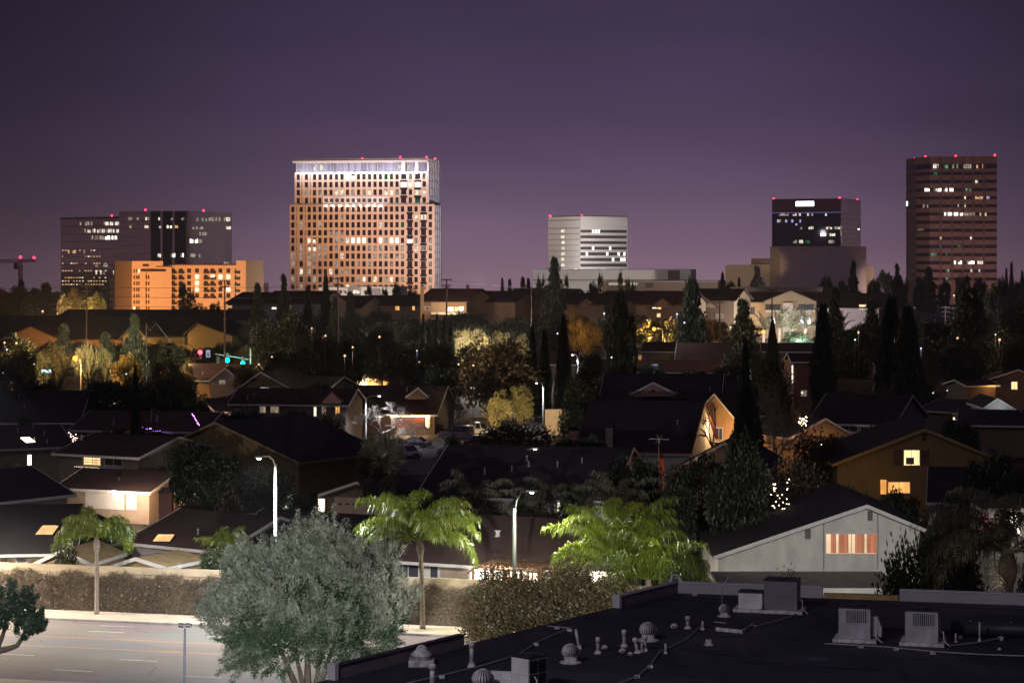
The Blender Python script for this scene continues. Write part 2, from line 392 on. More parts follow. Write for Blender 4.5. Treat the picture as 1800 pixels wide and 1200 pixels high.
def spike(seed, n=26, name='palm_bush', mat=None):
    """Low fountain of arching fronds (sago or young date palm), unit size."""
    t = thing(name, None, None); q = QM(seed); g = q.g; b = QM(seed)
    for k in range(n):
        a = g.random() * 6.283; el = .35 + 1.15 * g.random(); m = 9
        s = np.linspace(0, 1, m); th_ = el - 1.2 * s ** 1.7; st = .62 / (m - 1)
        r = np.concatenate([[0], np.cumsum(np.cos(th_[:-1]) * st)]); z = np.concatenate([[0], np.cumsum(np.sin(th_[:-1]) * st)])
        P = np.stack([r * math.cos(a), r * math.sin(a), .35 + z], 1)
        q.tube([tuple(p) for p in P], list(np.linspace(.012, .004, m)), 3)
        nl = 22; u = g.random(nl) * (m - 1.01) * .85 + (m - 1.01) * .13; i0 = u.astype(int); c = P[i0] + (P[i0 + 1] - P[i0]) * (u - i0)[:, None]
        sv = np.array([-math.sin(a), math.cos(a), 0]); sg = np.where(g.random(nl) > .5, 1, -1)[:, None]
        q.leaves(c, sv * sg * .7 + (P[i0 + 1] - P[i0]) / st * .7 + np.array([0, 0, .1]), .13, .008)
    b.tube([(0, 0, 0), (0, 0, .37)], [.07, .06], 8); b.build('trunk', m_palmt, t); q.build('crown', mat or l_palmd, t); return t
def shrub(seed, mat, n=5000, name='shrub', L=.05):
    t = thing(name, None, None); q = QM(seed); g = q.g; K = 44
    cc, dd = ell(g, K, .42, .42, .48, .35); idx = g.integers(0, K, n)
    off = g.normal(size=(n, 3)) * .085
    q.leaves(cc[idx] + off, off + dd[idx] * .05 + g.normal(size=(n, 3)) * .04, L * (.6 + .7 * g.random(n)), L * .35)
    b = QM(seed)
    for k in range(7): b.tube([(0, 0, 0), tuple(cc[k] * .5), tuple(cc[k])], [.02, .012, .005], 4)
    b.build('stems', m_bark, t); q.build('foliage', mat, t); return t

PROTO = {}
def kind(k, v):
    key = (k, v)
    if key in PROTO: return PROTO[key], False
    mk = {'round': lambda: broad(11 + v, l_dark), 'green': lambda: broad(31 + v, l_mid, lump=.09), 'brown': lambda: broad(41 + v, l_brown, n=7000, lump=.12, K=90),
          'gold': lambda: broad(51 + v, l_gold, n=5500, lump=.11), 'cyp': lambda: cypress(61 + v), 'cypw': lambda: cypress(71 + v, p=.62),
          'con': lambda: conifer(81 + v), 'pine': lambda: pine(91 + v),
          'bare': lambda: bare(101 + v, m_pale, 7, spread=.72, up=.15, trunk=.16, r0=.02), 'bared': lambda: bare(111 + v, m_bark, 6, spread=.7, r0=.022), 'fan': lambda: fanpalm(121 + v),
          'spike': lambda: spike(131 + v), 'shrub': lambda: shrub(141 + v, l_mid), 'shrubd': lambda: shrub(151 + v, l_dark), 'shrubb': lambda: shrub(161 + v, l_brown),
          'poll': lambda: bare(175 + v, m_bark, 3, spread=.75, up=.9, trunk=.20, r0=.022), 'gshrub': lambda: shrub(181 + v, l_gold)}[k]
    PROTO[key] = mk(); return PROTO[key], True
VN = {}
def plant(k, px, ytop, w, D, label, group=None, cat='tree', zb=0., rz=None, nv=2):
    """A plant of kind k standing at column px, D metres away, its top at row ytop, w pixels wide."""
    v = VN.get(k, 0) % nv; VN[k] = VN.get(k, 0) + 1
    p, first = kind(k, v)
    W = w * D / F; h = wz(ytop, D) - zb
    loc = (wx(px, D), D, zb); rz = rnd.random() * 6.28 if rz is None else rz
    if first: o = p; o.location = loc; o.scale = (W, W, h); o.rotation_euler = (0, 0, rz)
    else: o = dup(p, loc, (W, W, h), rz)
    for key in ('label', 'category', 'group'):
        if key in o: del o[key]
    return tag(o, label, cat, group)
# ---------------------------------------------------------------- houses
class Fr:
    """A vertical facade plane between two columns of the picture at given distances: t along it, y away from it, z up."""
    def __init__(s, xl, Dl, xr, Dr=None):
        Dr = Dl if Dr is None else Dr
        s.A = Vector((wx(xl, Dl), Dl, 0)); s.B = Vector((wx(xr, Dr), Dr, 0))
        s.w = (s.B - s.A).length; s.u = (s.B - s.A) / s.w; s.n = Vector((-s.u.y, s.u.x, 0))
    def W(s, t, y, z): return s.A + s.u * t + s.n * y + Vector((0, 0, z))
    def t(s, px, y=0.):
        k = (px - CX) / F; A = s.A + s.n * y
        return (k * A.y - A.x) / (s.u.x - k * s.u.y)
    def z(s, px, py, y=0.): return wz(py, (s.A + s.n * y + s.u * s.t(px, y)).y)
    def box(s, m, t0, t1, y0, y1, z0, z1, mi=0):
        return m.hexa([s.W(t0,y0,z0), s.W(t1,y0,z0), s.W(t1,y1,z0), s.W(t0,y1,z0)], [s.W(t0,y0,z1), s.W(t1,y0,z1), s.W(t1,y1,z1), s.W(t0,y1,z1)], mi)
    def part(s, name, mat, par, t0, t1, y0, y1, z0, z1): return s.box(MB(), t0, t1, y0, y1, z0, z1).build(name, mat, par)
    def pix(s, name, mat, par, r, y0=-.04, y1=0.):
        """A box on the facade covering the picture rectangle r = (x0, y0, x1, y1)."""
        return s.part(name, mat, par, s.t(r[0], y0), s.t(r[2], y0), y0, y1, s.z(r[2], r[3], y0), s.z(r[0], r[1], y0))
def frame(fr, par, t0, t1, z0, z1, y=-.05, k=.09, mat=None, bars=1, hb=0, name='frame'):
    m = MB()
    fr.box(m, t0 - k, t1 + k, y - .03, y + .04, z1, z1 + k); fr.box(m, t0 - k, t1 + k, y - .03, y + .04, z0 - k, z0)
    fr.box(m, t0 - k, t0, y - .028, y + .04, z0, z1); fr.box(m, t1, t1 + k, y - .028, y + .04, z0, z1)
    for i in range(bars):
        c = t0 + (t1 - t0) * (i + 1) / (bars + 1); fr.box(m, c - k * .3, c + k * .3, y - .012, y + .03, z0, z1)
    for i in range(hb):
        c = z0 + (z1 - z0) * (i + 1) / (hb + 1); fr.box(m, t0, t1, y - .008, y + .03, c - k * .25, c + k * .25)
    return m.build(name, mat or m_trim, par)
def window(fr, par, r, mat, bars=1, hb=0, fm=None, k=.09, name='window'):
    t0, t1 = fr.t(r[0]), fr.t(r[2]); z0, z1 = fr.z(r[2], r[3]), fr.z(r[0], r[1])
    w = fr.part(name, mat, par, t0, t1, -.03, 0., z0, z1)
    frame(fr, w, t0, t1, z0, z1, k=k, mat=fm, bars=bars, hb=hb); return w
def chev(fr, m, kind, a, p, b, th, e0, e1):
    """Roof slab from eave a over ridge p to eave b, (pos, z) pairs, running from e0 to e1 across."""
    q = [a, p, b, (b[0], b[1] + th), (p[0], p[1] + th), (a[0], a[1] + th)]
    if kind == 'side':
        return m.extr([fr.W(e0, y, z) for y, z in q][::-1], fr.u * (e1 - e0))
    return m.extr([fr.W(x, e0, z) for x, z in q], fr.n * (e1 - e0))
def volume(par, fr, kind, wall, roof, d, a, p, b, over=.5, trim=None, ends=True, zb=0.):
    """One gabled volume. side: a, p, b = (0, eave), (d/2, ridge), (d, eave) as (y, z); gable: (t, z) of left eave, peak and right eave."""
    m = MB(); trim = trim or m_trim
    if kind == 'side': m.extr([fr.W(0, y, z) for y, z in ((0, zb), a, p, b, (b[0], zb))][::-1], fr.u * fr.w)
    else: m.extr([fr.W(x, 0, z) for x, z in ((a[0], zb), (b[0], zb), b, p, a)], fr.n * d)
    m.build('wall', wall, par)
    sa = (p[1] - a[1]) / max(p[0] - a[0], .1); sb = (p[1] - b[1]) / max(b[0] - p[0], .1)
    a2 = (a[0] - over, a[1] - sa * over + .02); b2 = (b[0] + over, b[1] - sb * over + .02); p2 = (p[0], p[1] + .02)
    if kind == 'side': e0, e1 = -over, fr.w + over
    else: e0, e1 = -over, d + over
    ro = chev(fr, MB(), kind, a2, p2, b2, .16, e0, e1).build('roof', roof, par)
    if kind == 'side':
        fr.part('fascia', trim, par, e0, e1, a2[0] - .05, a2[0] - .003, a2[1] - .10, a2[1] + .15)
        if ends: chev(fr, MB(), kind, (a2[0] - .05, a2[1] - .06), (p2[0], p2[1] - .04), (b2[0], b2[1] - .06), .24, e1 + .003, e1 + .06).build('rake_board', trim, par)
        if ends: chev(fr, MB(), kind, (a2[0] - .05, a2[1] - .06), (p2[0], p2[1] - .04), (b2[0], b2[1] - .06), .24, e0 - .06, e0 - .003).build('rake_board', trim, par)
    else:
        chev(fr, MB(), kind, (a2[0], a2[1] - .08), (p2[0], p2[1] - .06), (b2[0], b2[1] - .08), .27, e0 - .06, e0 - .003).build('rake_board', trim, par)
        if ends: fr.part('fascia', trim, par, a2[0] - .05, a2[0] - .003, e0, e1, a2[1] - .10, a2[1] + .15)
        if ends: fr.part('fascia', trim, par, b2[0] + .003, b2[0] + .05, e0, e1, b2[1] - .10, b2[1] + .15)
    fr.roof = ro; fr.a, fr.p, fr.kd = a, p, kind
    return ro
def side(label, fr, ye, yr, d, wall, roof, par=None, xe=None, cat='house', name='house', group=None, **kw):
    """House with its eave along the facade: eave at row ye, ridge seen at row yr, d deep."""
    xe = xe or ((fr.A.x * F / fr.A.y + CX) + (fr.B.x * F / fr.B.y + CX)) / 2
    ze = fr.z(xe, ye, -.5) ; zr = fr.z(xe, yr, d / 2)
    if par is None: par = thing(name, label, cat, fr.W(fr.w / 2, d / 2, 0), group)
    volume(par, fr, 'side', wall, roof, d, (0, ze), (d / 2, zr), (d, ze), **kw)
    if fr.w > 7 and fr.A.y < 420:
        for _ in range(int(fr.w / 5)):
            k = rnd.uniform(.15, .85); pos = fr.W(fr.w * rnd.uniform(.06, .94), d / 2 * k, ze + (zr - ze) * k + .17); hh, r = rnd.choice(((.45, .05), (.6, .05), (.3, .10), (.5, .07)))
            MB().lathe([(r * 2.2, -.05), (r * 1.8, .04), (r, .06), (r, hh * .8), (r * 1.7, hh * .82), (r * 1.5, hh)], 8, pos).build('roof_vent' if r > .09 else 'vent_pipe', m_dmetal if r > .09 else m_steel, fr.roof)
        fr.part('gutter', m_trim, par, -.5, fr.w + .5, -.66, -.56, ze - (zr - ze) / (d / 2) * .5 - .02, ze - (zr - ze) / (d / 2) * .5 + .12)
    return par
def gable(label, fr, l, p, r, d, wall, roof, par=None, cat='house', name='house', group=None, **kw):
    """House with its gable to us: picture points of left eave, peak and right eave."""
    f = lambda q: (fr.t(q[0]), fr.z(*q))
    if kw.pop('dormer', 0): kw['zb'] = min(f(l)[1], f(r)[1]) - .35
    if par is None: par = thing(name, label, cat, fr.W(fr.w / 2, d / 2, 0), group)
    volume(par, fr, 'gable', wall, roof, d, f(l), f(p), f(r), **kw); return par
def slope_at(fr, px, py, lift=.2):
    """Point of the front roof slope seen at a picture point, and the slope's own axes."""
    if fr.kd == 'side': P0 = fr.W(0, *fr.a); e1 = fr.u; e2 = (fr.n * (fr.p[0] - fr.a[0]) + Vector((0, 0, fr.p[1] - fr.a[1]))).normalized()
    else: P0 = fr.W(fr.p[0], 0, fr.p[1]); e1 = fr.n; e2 = None
    nn = e1.cross(e2); P0 = P0 + nn * lift
    dr = Vector(((px - CX) / F, 1, -(py - HY) / F)); C0 = Vector((0, 0, H))
    return C0 + dr * ((P0 - C0).dot(nn) / dr.dot(nn)), e1, e2, nn
def skylight(fr, pts, mat=None, dome=False):
    c = [slope_at(fr, *p, lift=.32)[0] for p in pts]; nn = slope_at(fr, *pts[0])[3]
    k = MB(); cen = sum(c, Vector()) / 4; o = [cen + (p - cen) * 1.12 for p in c]
    k.hexa([p - nn * .35 for p in o], [p - nn * .04 for p in o]); f = k.build('skylight', m_dmetal, fr.roof)
    g = MB().hexa([p - nn * .038 for p in c], [p + nn * (.12 if dome else .02) for p in ([cen + (p - cen) * .7 for p in c] if dome else c)])
    g.build('skylight_pane', mat or w_sky, fr.roof)
def stub(fr, px, py, h=.5, r=.06, name='vent_pipe', mat=None):
    p = slope_at(fr, px, py, .1)[0]
    MB().lathe([(r * 1.6, -.1), (r * 1.6, .05), (r, .06), (r, h * .8), (r * 1.7, h * .82), (r * 1.7, h)], 8, p).build(name, mat or m_steel, fr.roof)
def chimney(par, px0, px1, ytop, D, mat, ztop_drop=6., cap=True, dep=1.0):
    x0, x1, z1 = wx(px0, D), wx(px1, D), wz(ytop, D)
    m = MB().box(x0, x1, D, D + dep, max(0, z1 - ztop_drop), z1)
    c = m.build('chimney', mat, par)
    if cap: MB().box(x0 - .06, x1 + .06, D - .06, D + dep + .06, z1, z1 + .12).box(x0 + .15, x1 - .15, D + .2, D + dep - .2, z1 + .12, z1 + .4).build('chimney_cap', m_dtrim, c)
    return c
def bulbs(par, pts, mat, r, name='string_lights'):
    m = MB()
    for p in pts: m.ball(p, r, 4)
    if len(pts) > 1: m.tube([Vector(p) + Vector((0, .03, .02)) for p in pts], .012, 3, 1)
    return m.build(name, [mat, m_dmetal], par)
def lerp(a, b, n, jit=0.): return [Vector(a).lerp(Vector(b), i / (n - 1)) + Vector((0, 0, rnd.uniform(-jit, jit))) for i in range(n)]

# --- first row, just beyond the boundary wall
f = Fr(690, 167.5, 1012, 161.5)
h = side('long house with a plain brown roof and a bright white patio', f, 994, 908, 13, m_white, m_brown)
window(f, h, (700, 988, 736, 1017), m_glassd, 1); window(f, h, (757, 990, 770, 1024), m_glassd, 0, name='door')
f.pix('panel', m_beige, h, (774, 990, 822, 1024)); window(f, h, (827, 996, 888, 1024), E('patio_glow', (1., .90, .78), 6., .35, (.8, .8, .8)), 2, 1)
window(f, h, (893, 997, 945, 1024), E('patio_glow_warm', (1., .78, .52), 5., .35, (.8, .8, .8)), 2, 1); window(f, h, (1040, 1004, 1090, 1030), w_white, 1)
stub(f, 875, 942, .45, .16, 'roof_vent', m_trim); stub(f, 810, 968, .5, .05)
f = Fr(630, 171.5, 795, 170.5)
h = gable('house with a bare white gable wall and louvre, dark roof, half behind the grey tree', f, (630, 966), (712, 884), (795, 962), 15, m_white, m_dark)
f.pix('vent', m_dtrim, h, (675, 921, 682, 941)); 
f = Fr(395, 176, 640, 170)
h = side('house with a low charcoal roof and pale flat skylights, behind the big grey tree', f, 962, 900, 12, m_grey, m_dark)
for q in (((400, 914), (424, 914), (432, 902), (410, 902)), ((426, 914), (447, 914), (453, 902), (434, 902)), ((525, 916), (556, 916), (560, 906), (531, 906))): skylight(f, q, glassy('skylight_glass' , (.4, .38, .42), .4, .3))
f = Fr(232, 178, 392, 172.5)
h = side('brown roofed house with one glowing square skylight and a brick chimney', f, 962, 896, 12, m_grey, m_brown)
skylight(f, ((269, 950), (298, 950), (306, 939), (278, 939))); chimney(f.roof, 279, 302, 866, 183, m_brick, 4)
f2 = Fr(198, 169, 340, 166)
f2.part('patio_cover', m_grey, h, 0, f2.w, 0, 6, 2.05, 2.3)
for t in (.3, 2.6, 5.0): f2.part('patio_post', m_trim, h, t, t + .12, .2, .32, 0, 2.05)
f = Fr(-60, 170.5, 125, 171.5)
h = side('wide low house under a black roof with one glowing domed skylight', f, 973, 890, 14, m_grey, m_black)
skylight(f, ((62, 938), (92, 938), (103, 923), (74, 923)), dome=True)
window(f, h, (0, 981, 28, 992), w_dim); window(f, h, (48, 982, 96, 993), w_dim)
f = Fr(128, 176, 238, 182)
side(None, f, 957, 905, 9, m_grey, m_black, par=h)
f = Fr(-40, 181, 118, 188.5)
h = side('two storey house with a blank grey lilac wall above the low black roof', f, 880, 826, 10, m_grey, m_black, xe=20)
f.part('drain_pipe', m_trim, h, f.w * .3, f.w * .3 + .1, -.1, 0, 0, 5)
f = Fr(62, 164, 158, 163)
o = gable('garden pavilion with a tan canvas roof and white trimmed gable', f, (60, 993), (110, 970), (160, 993), 6, m_tan, M('tan_canvas', (.40, .30, .15)), cat='pavilion', name='garden_pavilion', over=.1)
f = Fr(205, 163, 292, 161)
o = gable('second tan canvas canopy, lower than the trimmed pavilion, behind the wall', f, (192, 999), (240, 984), (292, 1000), 5, m_tan, bpy.data.materials['tan_canvas'], cat='pavilion', name='garden_canopy', over=.1)
# white gabled house at the right, beyond the flat roof
f = Fr(1262, 155, 1618, 155)
h = gable('long white gabled house with a red curtained picture window', f, (1262, 978), (1523, 891), (1618, 930), 15, m_white, m_black, over=.35, ends=False)
t0, t1, z0, z1 = f.t(1452), f.t(1541), f.z(1541, 972), f.z(1452, 938)
w = f.part('window', E('window_room', (1., .70, .42), 1.3, .4, (.5, .5, .5)), h, t0, t1, -.03, 0, z0, z1)
frame(f, w, t0, t1, z0, z1, bars=3, k=.08)
m_curt = E('lit_red_curtain', (.90, .34, .19), .62, .35, (5, 1, .3))
for a, b_ in ((.09, .20), (.25, .44), (.57, .75), (.80, 1.)):
    m = MB(); n = 14
    for i in range(n):
        q0 = t0 + (t1 - t0) * (a + (b_ - a) * i / n); q1 = t0 + (t1 - t0) * (a + (b_ - a) * (i + 1) / n); d0 = -.05 - .02 * (i % 2); d1 = -.05 - .02 * ((i + 1) % 2)
        m.add([f.W(q0, d0, z0 + .03), f.W(q1, d1, z0 + .03), f.W(q1, d1, z1), f.W(q0, d0, z1)], [(0, 1, 2, 3)])
    m.build('curtain', m_curt, w)
for r in ((1525, 897, 1534, 915), (1415, 929, 1425, 947)):
    v = f.pix('vent', m_dtrim, h, r, -.03)
    for i in range(6):
        y = r[1] + (r[3] - r[1]) * (i + .5) / 6; f.pix('vent_slat', m_grey, v, (r[0], y - .6, r[2], y + .6), -.06, -.03)
f.pix('bay_panel', m_white, h, (1448, 895 + 20, 1543, 1001), -.02, .01); f.pix('corner_trim', m_grey, h, (1447, 918, 1449, 1001), -.08, -.02); f.pix('corner_trim', m_grey, h, (1542, 903, 1544, 1001), -.08, -.02)
f2 = Fr(1268, 147, 1585, 147)
f2.box(MB(), 0, f2.w, 0, 7.99, 3.3, 3.55).build('lower_roof', M('gravel_roof', (.16, .14, .14), scale=3, var=.4), h)
f2.part('fascia', m_trim, h, 0, f2.w, -.06, -.003, 3.2, 3.58); f2.part('garage_wall', m_dtrim, h, .3, f2.w - .3, .4, 7.9, 0, 3.3)
f2.part('yard_gate', M('yellow_pine', (.45, .28, .10)), h, f2.t(1449), f2.t(1580), -.3, -.2, 2.2, 2.75)

# --- second row
f = Fr(104, 226.5, 243, 222)
h = side('two storey beige house with white fascia and a porch floodlight', f, 801, 764, 12, m_beige, m_brown, trim=m_trim)
window(f, h, (148, 803, 177, 817), w_warm, 1, 2, k=.12); window(f, h, (185, 805, 215, 818), m_glassd, 1, k=.12)
f.part('flower_box', m_trim, h, f.t(138), f.t(221), -.6, 0, f.z(180, 822), f.z(180, 819))
bulbs(h, [f.W(t, -.62, f.z(140, 819)) for t in np.linspace(f.t(138), f.t(180), 14)], E('planter_bulbs', (1., .85, .65), 4), .022)
stub(f, 143, 774, .55, .14, 'roof_vent')
f2 = Fr(105, 216, 262, 212)
side(None, f2, 862, 826, 9, m_beige, m_brown, par=h, over=.4)
f2.pix('garage_door', m_trim, h, (222, 866, 240, 896)); f2.pix('garage_door', m_trim, h, (150, 862, 218, 896))
MB().ball(f2.W(f2.t(208), -.75, f2.z(208, 863)), .16, 7).build('flood_lamp', E('flood_lens', (1., .86, .70), 60), h)
f3 = Fr(240, 218, 345, 213)
side(None, f3, 862, 826, 7, m_orange, m_brown, par=h)
f3.pix('door', m_wood, h, (254, 868, 262, 896)); f3.pix('porch_post', m_trim, h, (240, 864, 243, 900), -.6, -.4)
window(f3, h, (318, 868, 334, 885), w_warm, 1)
f = Fr(-60, 237, 122, 242)
h = side('beige house with a narrow lit window and a slanted bright skylight on its black roof', f, 787, 749, 11, m_beige, m_black, xe=60)
window(f, h, (48, 799, 55, 817), w_white, 0); skylight(f, ((46, 777), (62, 776), (51, 768), (36, 769)), E('skylight_white', (1., .80, .60), 5.))
for q in ((31, 762), (58, 753), (78, 766), (83, 781)): stub(f, *q, .6, .06)
f = Fr(300, 247, 522, 238)
h = gable('big black roofed house with a tan gable edge descending right, beside the first street lamp', f, (300, 782), (383, 744), (525, 812), 15, m_tan, m_black, trim=M('tan_trim', (.40, .28, .17)))
f = Fr(572, 213, 706, 211)
h = gable('taupe garage gable with a cream panelled door, framed by two fan palms', f, (572, 868), (630, 849), (706, 880), 10, m_taupe, m_dark)
g_ = f.pix('garage_door', M('cream_door', (.55, .47, .38), var=.08), h, (588, 873, 681, 918), -.06)
for x in (594, 607, 619, 632, 650, 662): f.pix('door_pane', m_dtrim, g_, (x, 884, x + 7, 887), -.075, -.061)
window(f, h, (560, 876, 571, 900), w_white, 0)
f = Fr(742, 207, 1065, 203)
h = side('deep black roofed house behind the leaning lamp post, white walls at its foot', f, 876, 786, 22, m_white, m_black)
window(f, h, (980, 879, 985, 899), w_white, 0); window(f, h, (991, 884, 1003, 899), w_dim, 1); f.pix('garage_door', m_trim, h, (862, 884, 881, 908)); f.pix('door', m_trim, h, (940, 897, 962, 910))
f.pix('brick_panel', m_brick, h, (868, 876, 880, 884))
for q in ((900, 830), (980, 822), (1023, 815)): stub(f, *q, .6, .06)
f = Fr(1013, 258, 1212, 255)
h = side('wide black roofed house with a white stone chimney and an aerial, red edged eave', f, 794, 706, 20, m_white, m_black, trim=M('red_trim', (.30, .04, .04)), over=.25)
chimney(f.roof, 1065, 1077, 752, 257, m_stone, 5, dep=.8)
f = Fr(1000, 262, 1023, 262)
o = f.part('garden_wall', m_pink, None, 0, f.w, 0, .3, 0, f.z(1010, 757)); tag(o, 'short pinkish garden wall at the end of the red edged house', 'wall')
f = Fr(1060, 302, 1262, 300)
h = side('dark two storey house with a small pale peaked dormer on its roof', f, 704, 658, 14, m_taupe, m_black)
f2 = Fr(1112, 299, 1186, 299)
gable(None, f2, (1112, 692), (1148, 674), (1186, 692), 6, m_pink, m_black, par=h, dormer=1, over=.2); f2.pix('vent', m_dtrim, h, (1145, 684, 1151, 690))
f = Fr(1222, 276, 1289, 273)
h = gable('steep gabled house lit orange behind the pruned tree', f, (1222, 733), (1258, 694), (1290, 732), 10, m_orange, m_black, over=.35)
window(f, h, (1238, 752, 1246, 772), m_dtrim, 1); window(f, h, (1258, 752, 1270, 772), m_dtrim, 1); f.pix('balcony', m_trim, h, (1232, 774, 1290, 779), -1.2, 0)
f = Fr(1168, 216, 1345, 214)
h = gable('low house whose cream bargeboard climbs right toward the tall cypress', f, (1168, 836), (1275, 780), (1345, 822), 12, m_beige, m_dark)
c_ = chimney(h, 1159, 1168, 806, 212, m_brick, 6)
f = Fr(1428, 268, 1568, 264)
h = side('two storey grey house with a pair of unlit windows above a dark garage roof', f, 745, 694, 15, m_grey, m_black)
window(f, h, (1479, 748, 1507, 758), m_glassd, 1, k=.14); window(f, h, (1513, 748, 1541, 758), m_glassd, 1, k=.14)
f.part('window_ledge', m_trim, h, f.t(1470), f.t(1550), -.4, 0, f.z(1500, 762), f.z(1500, 760)); MB().lathe([(.5, -.05), (.5, .05)], 14, f.W(f.t(1554), -.1, f.z(1554, 770))).build('wall_ornament', m_dmetal, h)
f2 = Fr(1484, 254, 1570, 250)
gable(None, f2, (1478, 772), (1510, 764), (1562, 792), 9, m_white, m_black, par=h, over=.3)
f = Fr(1390, 261, 1450, 263)
h = gable('small house with an orange lit bargeboard and a string lit patio', f, (1390, 768), (1447, 737), (1500, 768), 9, m_orange, m_black)
f.pix('patio_table', m_wood, h, (1418, 768, 1448, 771), -2.2, -.6); bulbs(h, lerp(f.W(f.t(1420), -2.3, f.z(1420, 779)), f.W(f.t(1458), -2.3, f.z(1458, 775)), 20, .12), E('pink_bulbs', (1., .75, .6), 18), .06)
f = Fr(1472, 210, 1742, 210)
h = gable('mustard gable house with one shuttered glowing bedroom window', f, (1472, 814), (1624, 756), (1742, 804), 14, m_tan, m_dark, trim=M('ochre_trim', (.42, .32, .16)))
w = window(f, h, (1589, 791, 1616, 817), E('bedroom_glow', (1., .66, .30), 2.6, .45, (2, 2, .5)), 1)
f.pix('window_unit', m_grey, w, (1593, 804, 1607, 816), -.3, -.06)
f.pix('shutter', m_wood, h, (1571, 791, 1587, 817), -.06); f.pix('shutter', m_wood, h, (1618, 791, 1633, 817), -.06); f.pix('vent', m_dtrim, h, (1621, 762, 1629, 774))
window(f, h, (1561, 847, 1599, 866), w_amber, 1); f.pix('door', w_amber, h, (1548, 843, 1558, 868))
f = Fr(1640, 186, 1860, 184)
side('house with a plain dark roof behind the tall right palm', f, 885, 825, 12, m_taupe, m_black)

# --- third row and the street
f = Fr(130, 266, 352, 263)
h = side('long dark roofed house with a thin white eave and purple fairy lights', f, 758, 724, 13, m_taupe, m_brown)
bulbs(h, lerp(f.W(f.t(256), -1, f.z(256, 751)), f.W(f.t(292), -1, f.z(292, 757)), 15, .12), E('purple_bulbs', (.55, .2, 1.), 9), .055); bulbs(h, lerp(f.W(f.t(343), -1, f.z(343, 726)), f.W(f.t(355), -1, f.z(355, 747)), 12, .12), bpy.data.materials['purple_bulbs'], .05)
stub(f, 200, 742, .5, .06); stub(f, 276, 742, .8, .1)
f = Fr(-60, 292, 135, 292)
side('unlit house under a black roof among the trees at the far left', f, 742, 688, 14, m_taupe, m_black)
f = Fr(352, 331, 412, 329)
h = gable('small house with a peach lit gable and scalloped garage windows', f, (348, 728), (360, 703), (380, 724), 9, m_pink, m_dark)
side(None, Fr(377, 330, 409, 329), 724, 712, 7, m_trim, m_dark, par=h); f.pix('garage_door', m_trim, h, (384, 727, 408, 740), -.8, -.7)
f = Fr(408, 304, 608, 302)
h = side('two storey house with a red edged dormer and tall sash windows', f, 711, 684, 11, m_taupe, m_redroof)
for r, mt in (((457, 714, 467, 725), w_dim), ((476, 714, 490, 725), w_dim), ((552, 715, 556, 731), w_white), ((566, 715, 573, 730), w_dim), ((590, 712, 597, 727), w_amber)): window(f, h, r, mt, 1)
gable(None, Fr(569, 300, 598, 300), (569, 705), (583, 691), (598, 703), 5, m_pink, m_redroof, par=h, dormer=1, over=.2, trim=M('rust_trim', (.4, .12, .08)))
f = Fr(412, 356, 512, 354)
h = gable('house with a taupe gable and a pale lit upstairs window', f, (405, 694), (460, 655), (512, 684), 15, m_tan, m_black)
window(f, h, (458, 681, 473, 687), w_white, 0); window(f, h, (477, 680, 492, 687), m_glassd, 0)
side(None, Fr(505, 360, 575, 358), 684, 662, 12, m_taupe, m_black, par=h)
f = Fr(606, 321, 764, 319)
h = side('low house whose garage opening is outlined with warm string lights', f, 727, 679, 15, m_taupe, m_brown)
g_ = f.pix('garage_door', M('red_garage_door', (.38, .13, .07)), h, (695, 734, 747, 752), -.06)
f.pix('garage_pillar', m_white, h, (748, 732, 756, 752), -.3, 0); f.pix('garage_pillar', m_white, h, (687, 732, 694, 752), -.3, 0)
e_warm = E('warm_bulbs', (1., .62, .28), 20)
bulbs(h, lerp(f.W(f.t(690), -.7, f.z(690, 731)), f.W(f.t(756), -.7, f.z(756, 731)), 26), e_warm, .08); bulbs(h, lerp(f.W(f.t(751), -.5, f.z(751, 732)), f.W(f.t(751), -.5, f.z(751, 748)), 8), e_warm, .08)
gable(None, Fr(716, 316, 750, 316), (716, 697), (735, 683), (750, 696), 5, m_taupe, m_brown, par=h, dormer=1, over=.2)
f = Fr(800, 326, 872, 326)
o = f.part('garden_wall', m_beige, None, 0, f.w, 0, .25, 0, f.z(830, 733)); tag(o, 'long low cream garden wall behind the parked pickup', 'wall')
f = Fr(958, 318, 1003, 318)
o = f.part('garden_wall', m_beige, None, 0, f.w, 0, .25, 0, f.z(980, 719)); tag(o, 'cream yard wall beside the lamp post with the street sign', 'wall')
f = Fr(628, 402, 690, 400)
h = side('house front lit glowing orange between dark tree trunks', f, 640, 622, 10, m_orange, m_black)
window(f, h, (632, 655, 645, 682), E('porch_glow', (1., .72, .38), 5.), 1)
f = Fr(275, 404, 428, 400)
h = side('dark ranch house with a pinkish chimney and a teal lit entry gable', f, 668, 640, 12, m_taupe, m_redroof)
gable(None, Fr(372, 397, 418, 397), (370, 668), (396, 648), (420, 668), 7, m_grey, m_redroof, par=h, over=.2); chimney(h, 277, 286, 643, 402, m_pink, 4, False); Fr(372, 397, 418, 397).pix('window', w_dim, h, (385, 668, 396, 676))
f = Fr(1736, 371, 1860, 369)
h = gable('dark gabled house with a bright curtained window at the far right edge', f, (1736, 668), (1790, 651), (1850, 672), 12, m_taupe, m_black)
window(f, h, (1778, 671, 1788, 684), w_warm, 1); f.pix('porch_wall', m_orange, h, (1740, 670, 1752, 684), -.5, 0)
f = Fr(1700, 364, 1750, 366)
side('low porch roof edged with amber light beside the dark gabled house', f, 678, 668, 6, m_taupe, m_black)
f = Fr(1736, 300, 1784, 300)
gable('small pale gable half hidden under a dark roof at the right', f, (1734, 714), (1752, 702), (1786, 722), 10, m_white, m_black)
f = Fr(1690, 284, 1830, 282)
side('low black roof in front of the small pale gable at the right', f, 748, 722, 10, m_taupe, m_black)
f = Fr(1616, 318, 1700, 312)
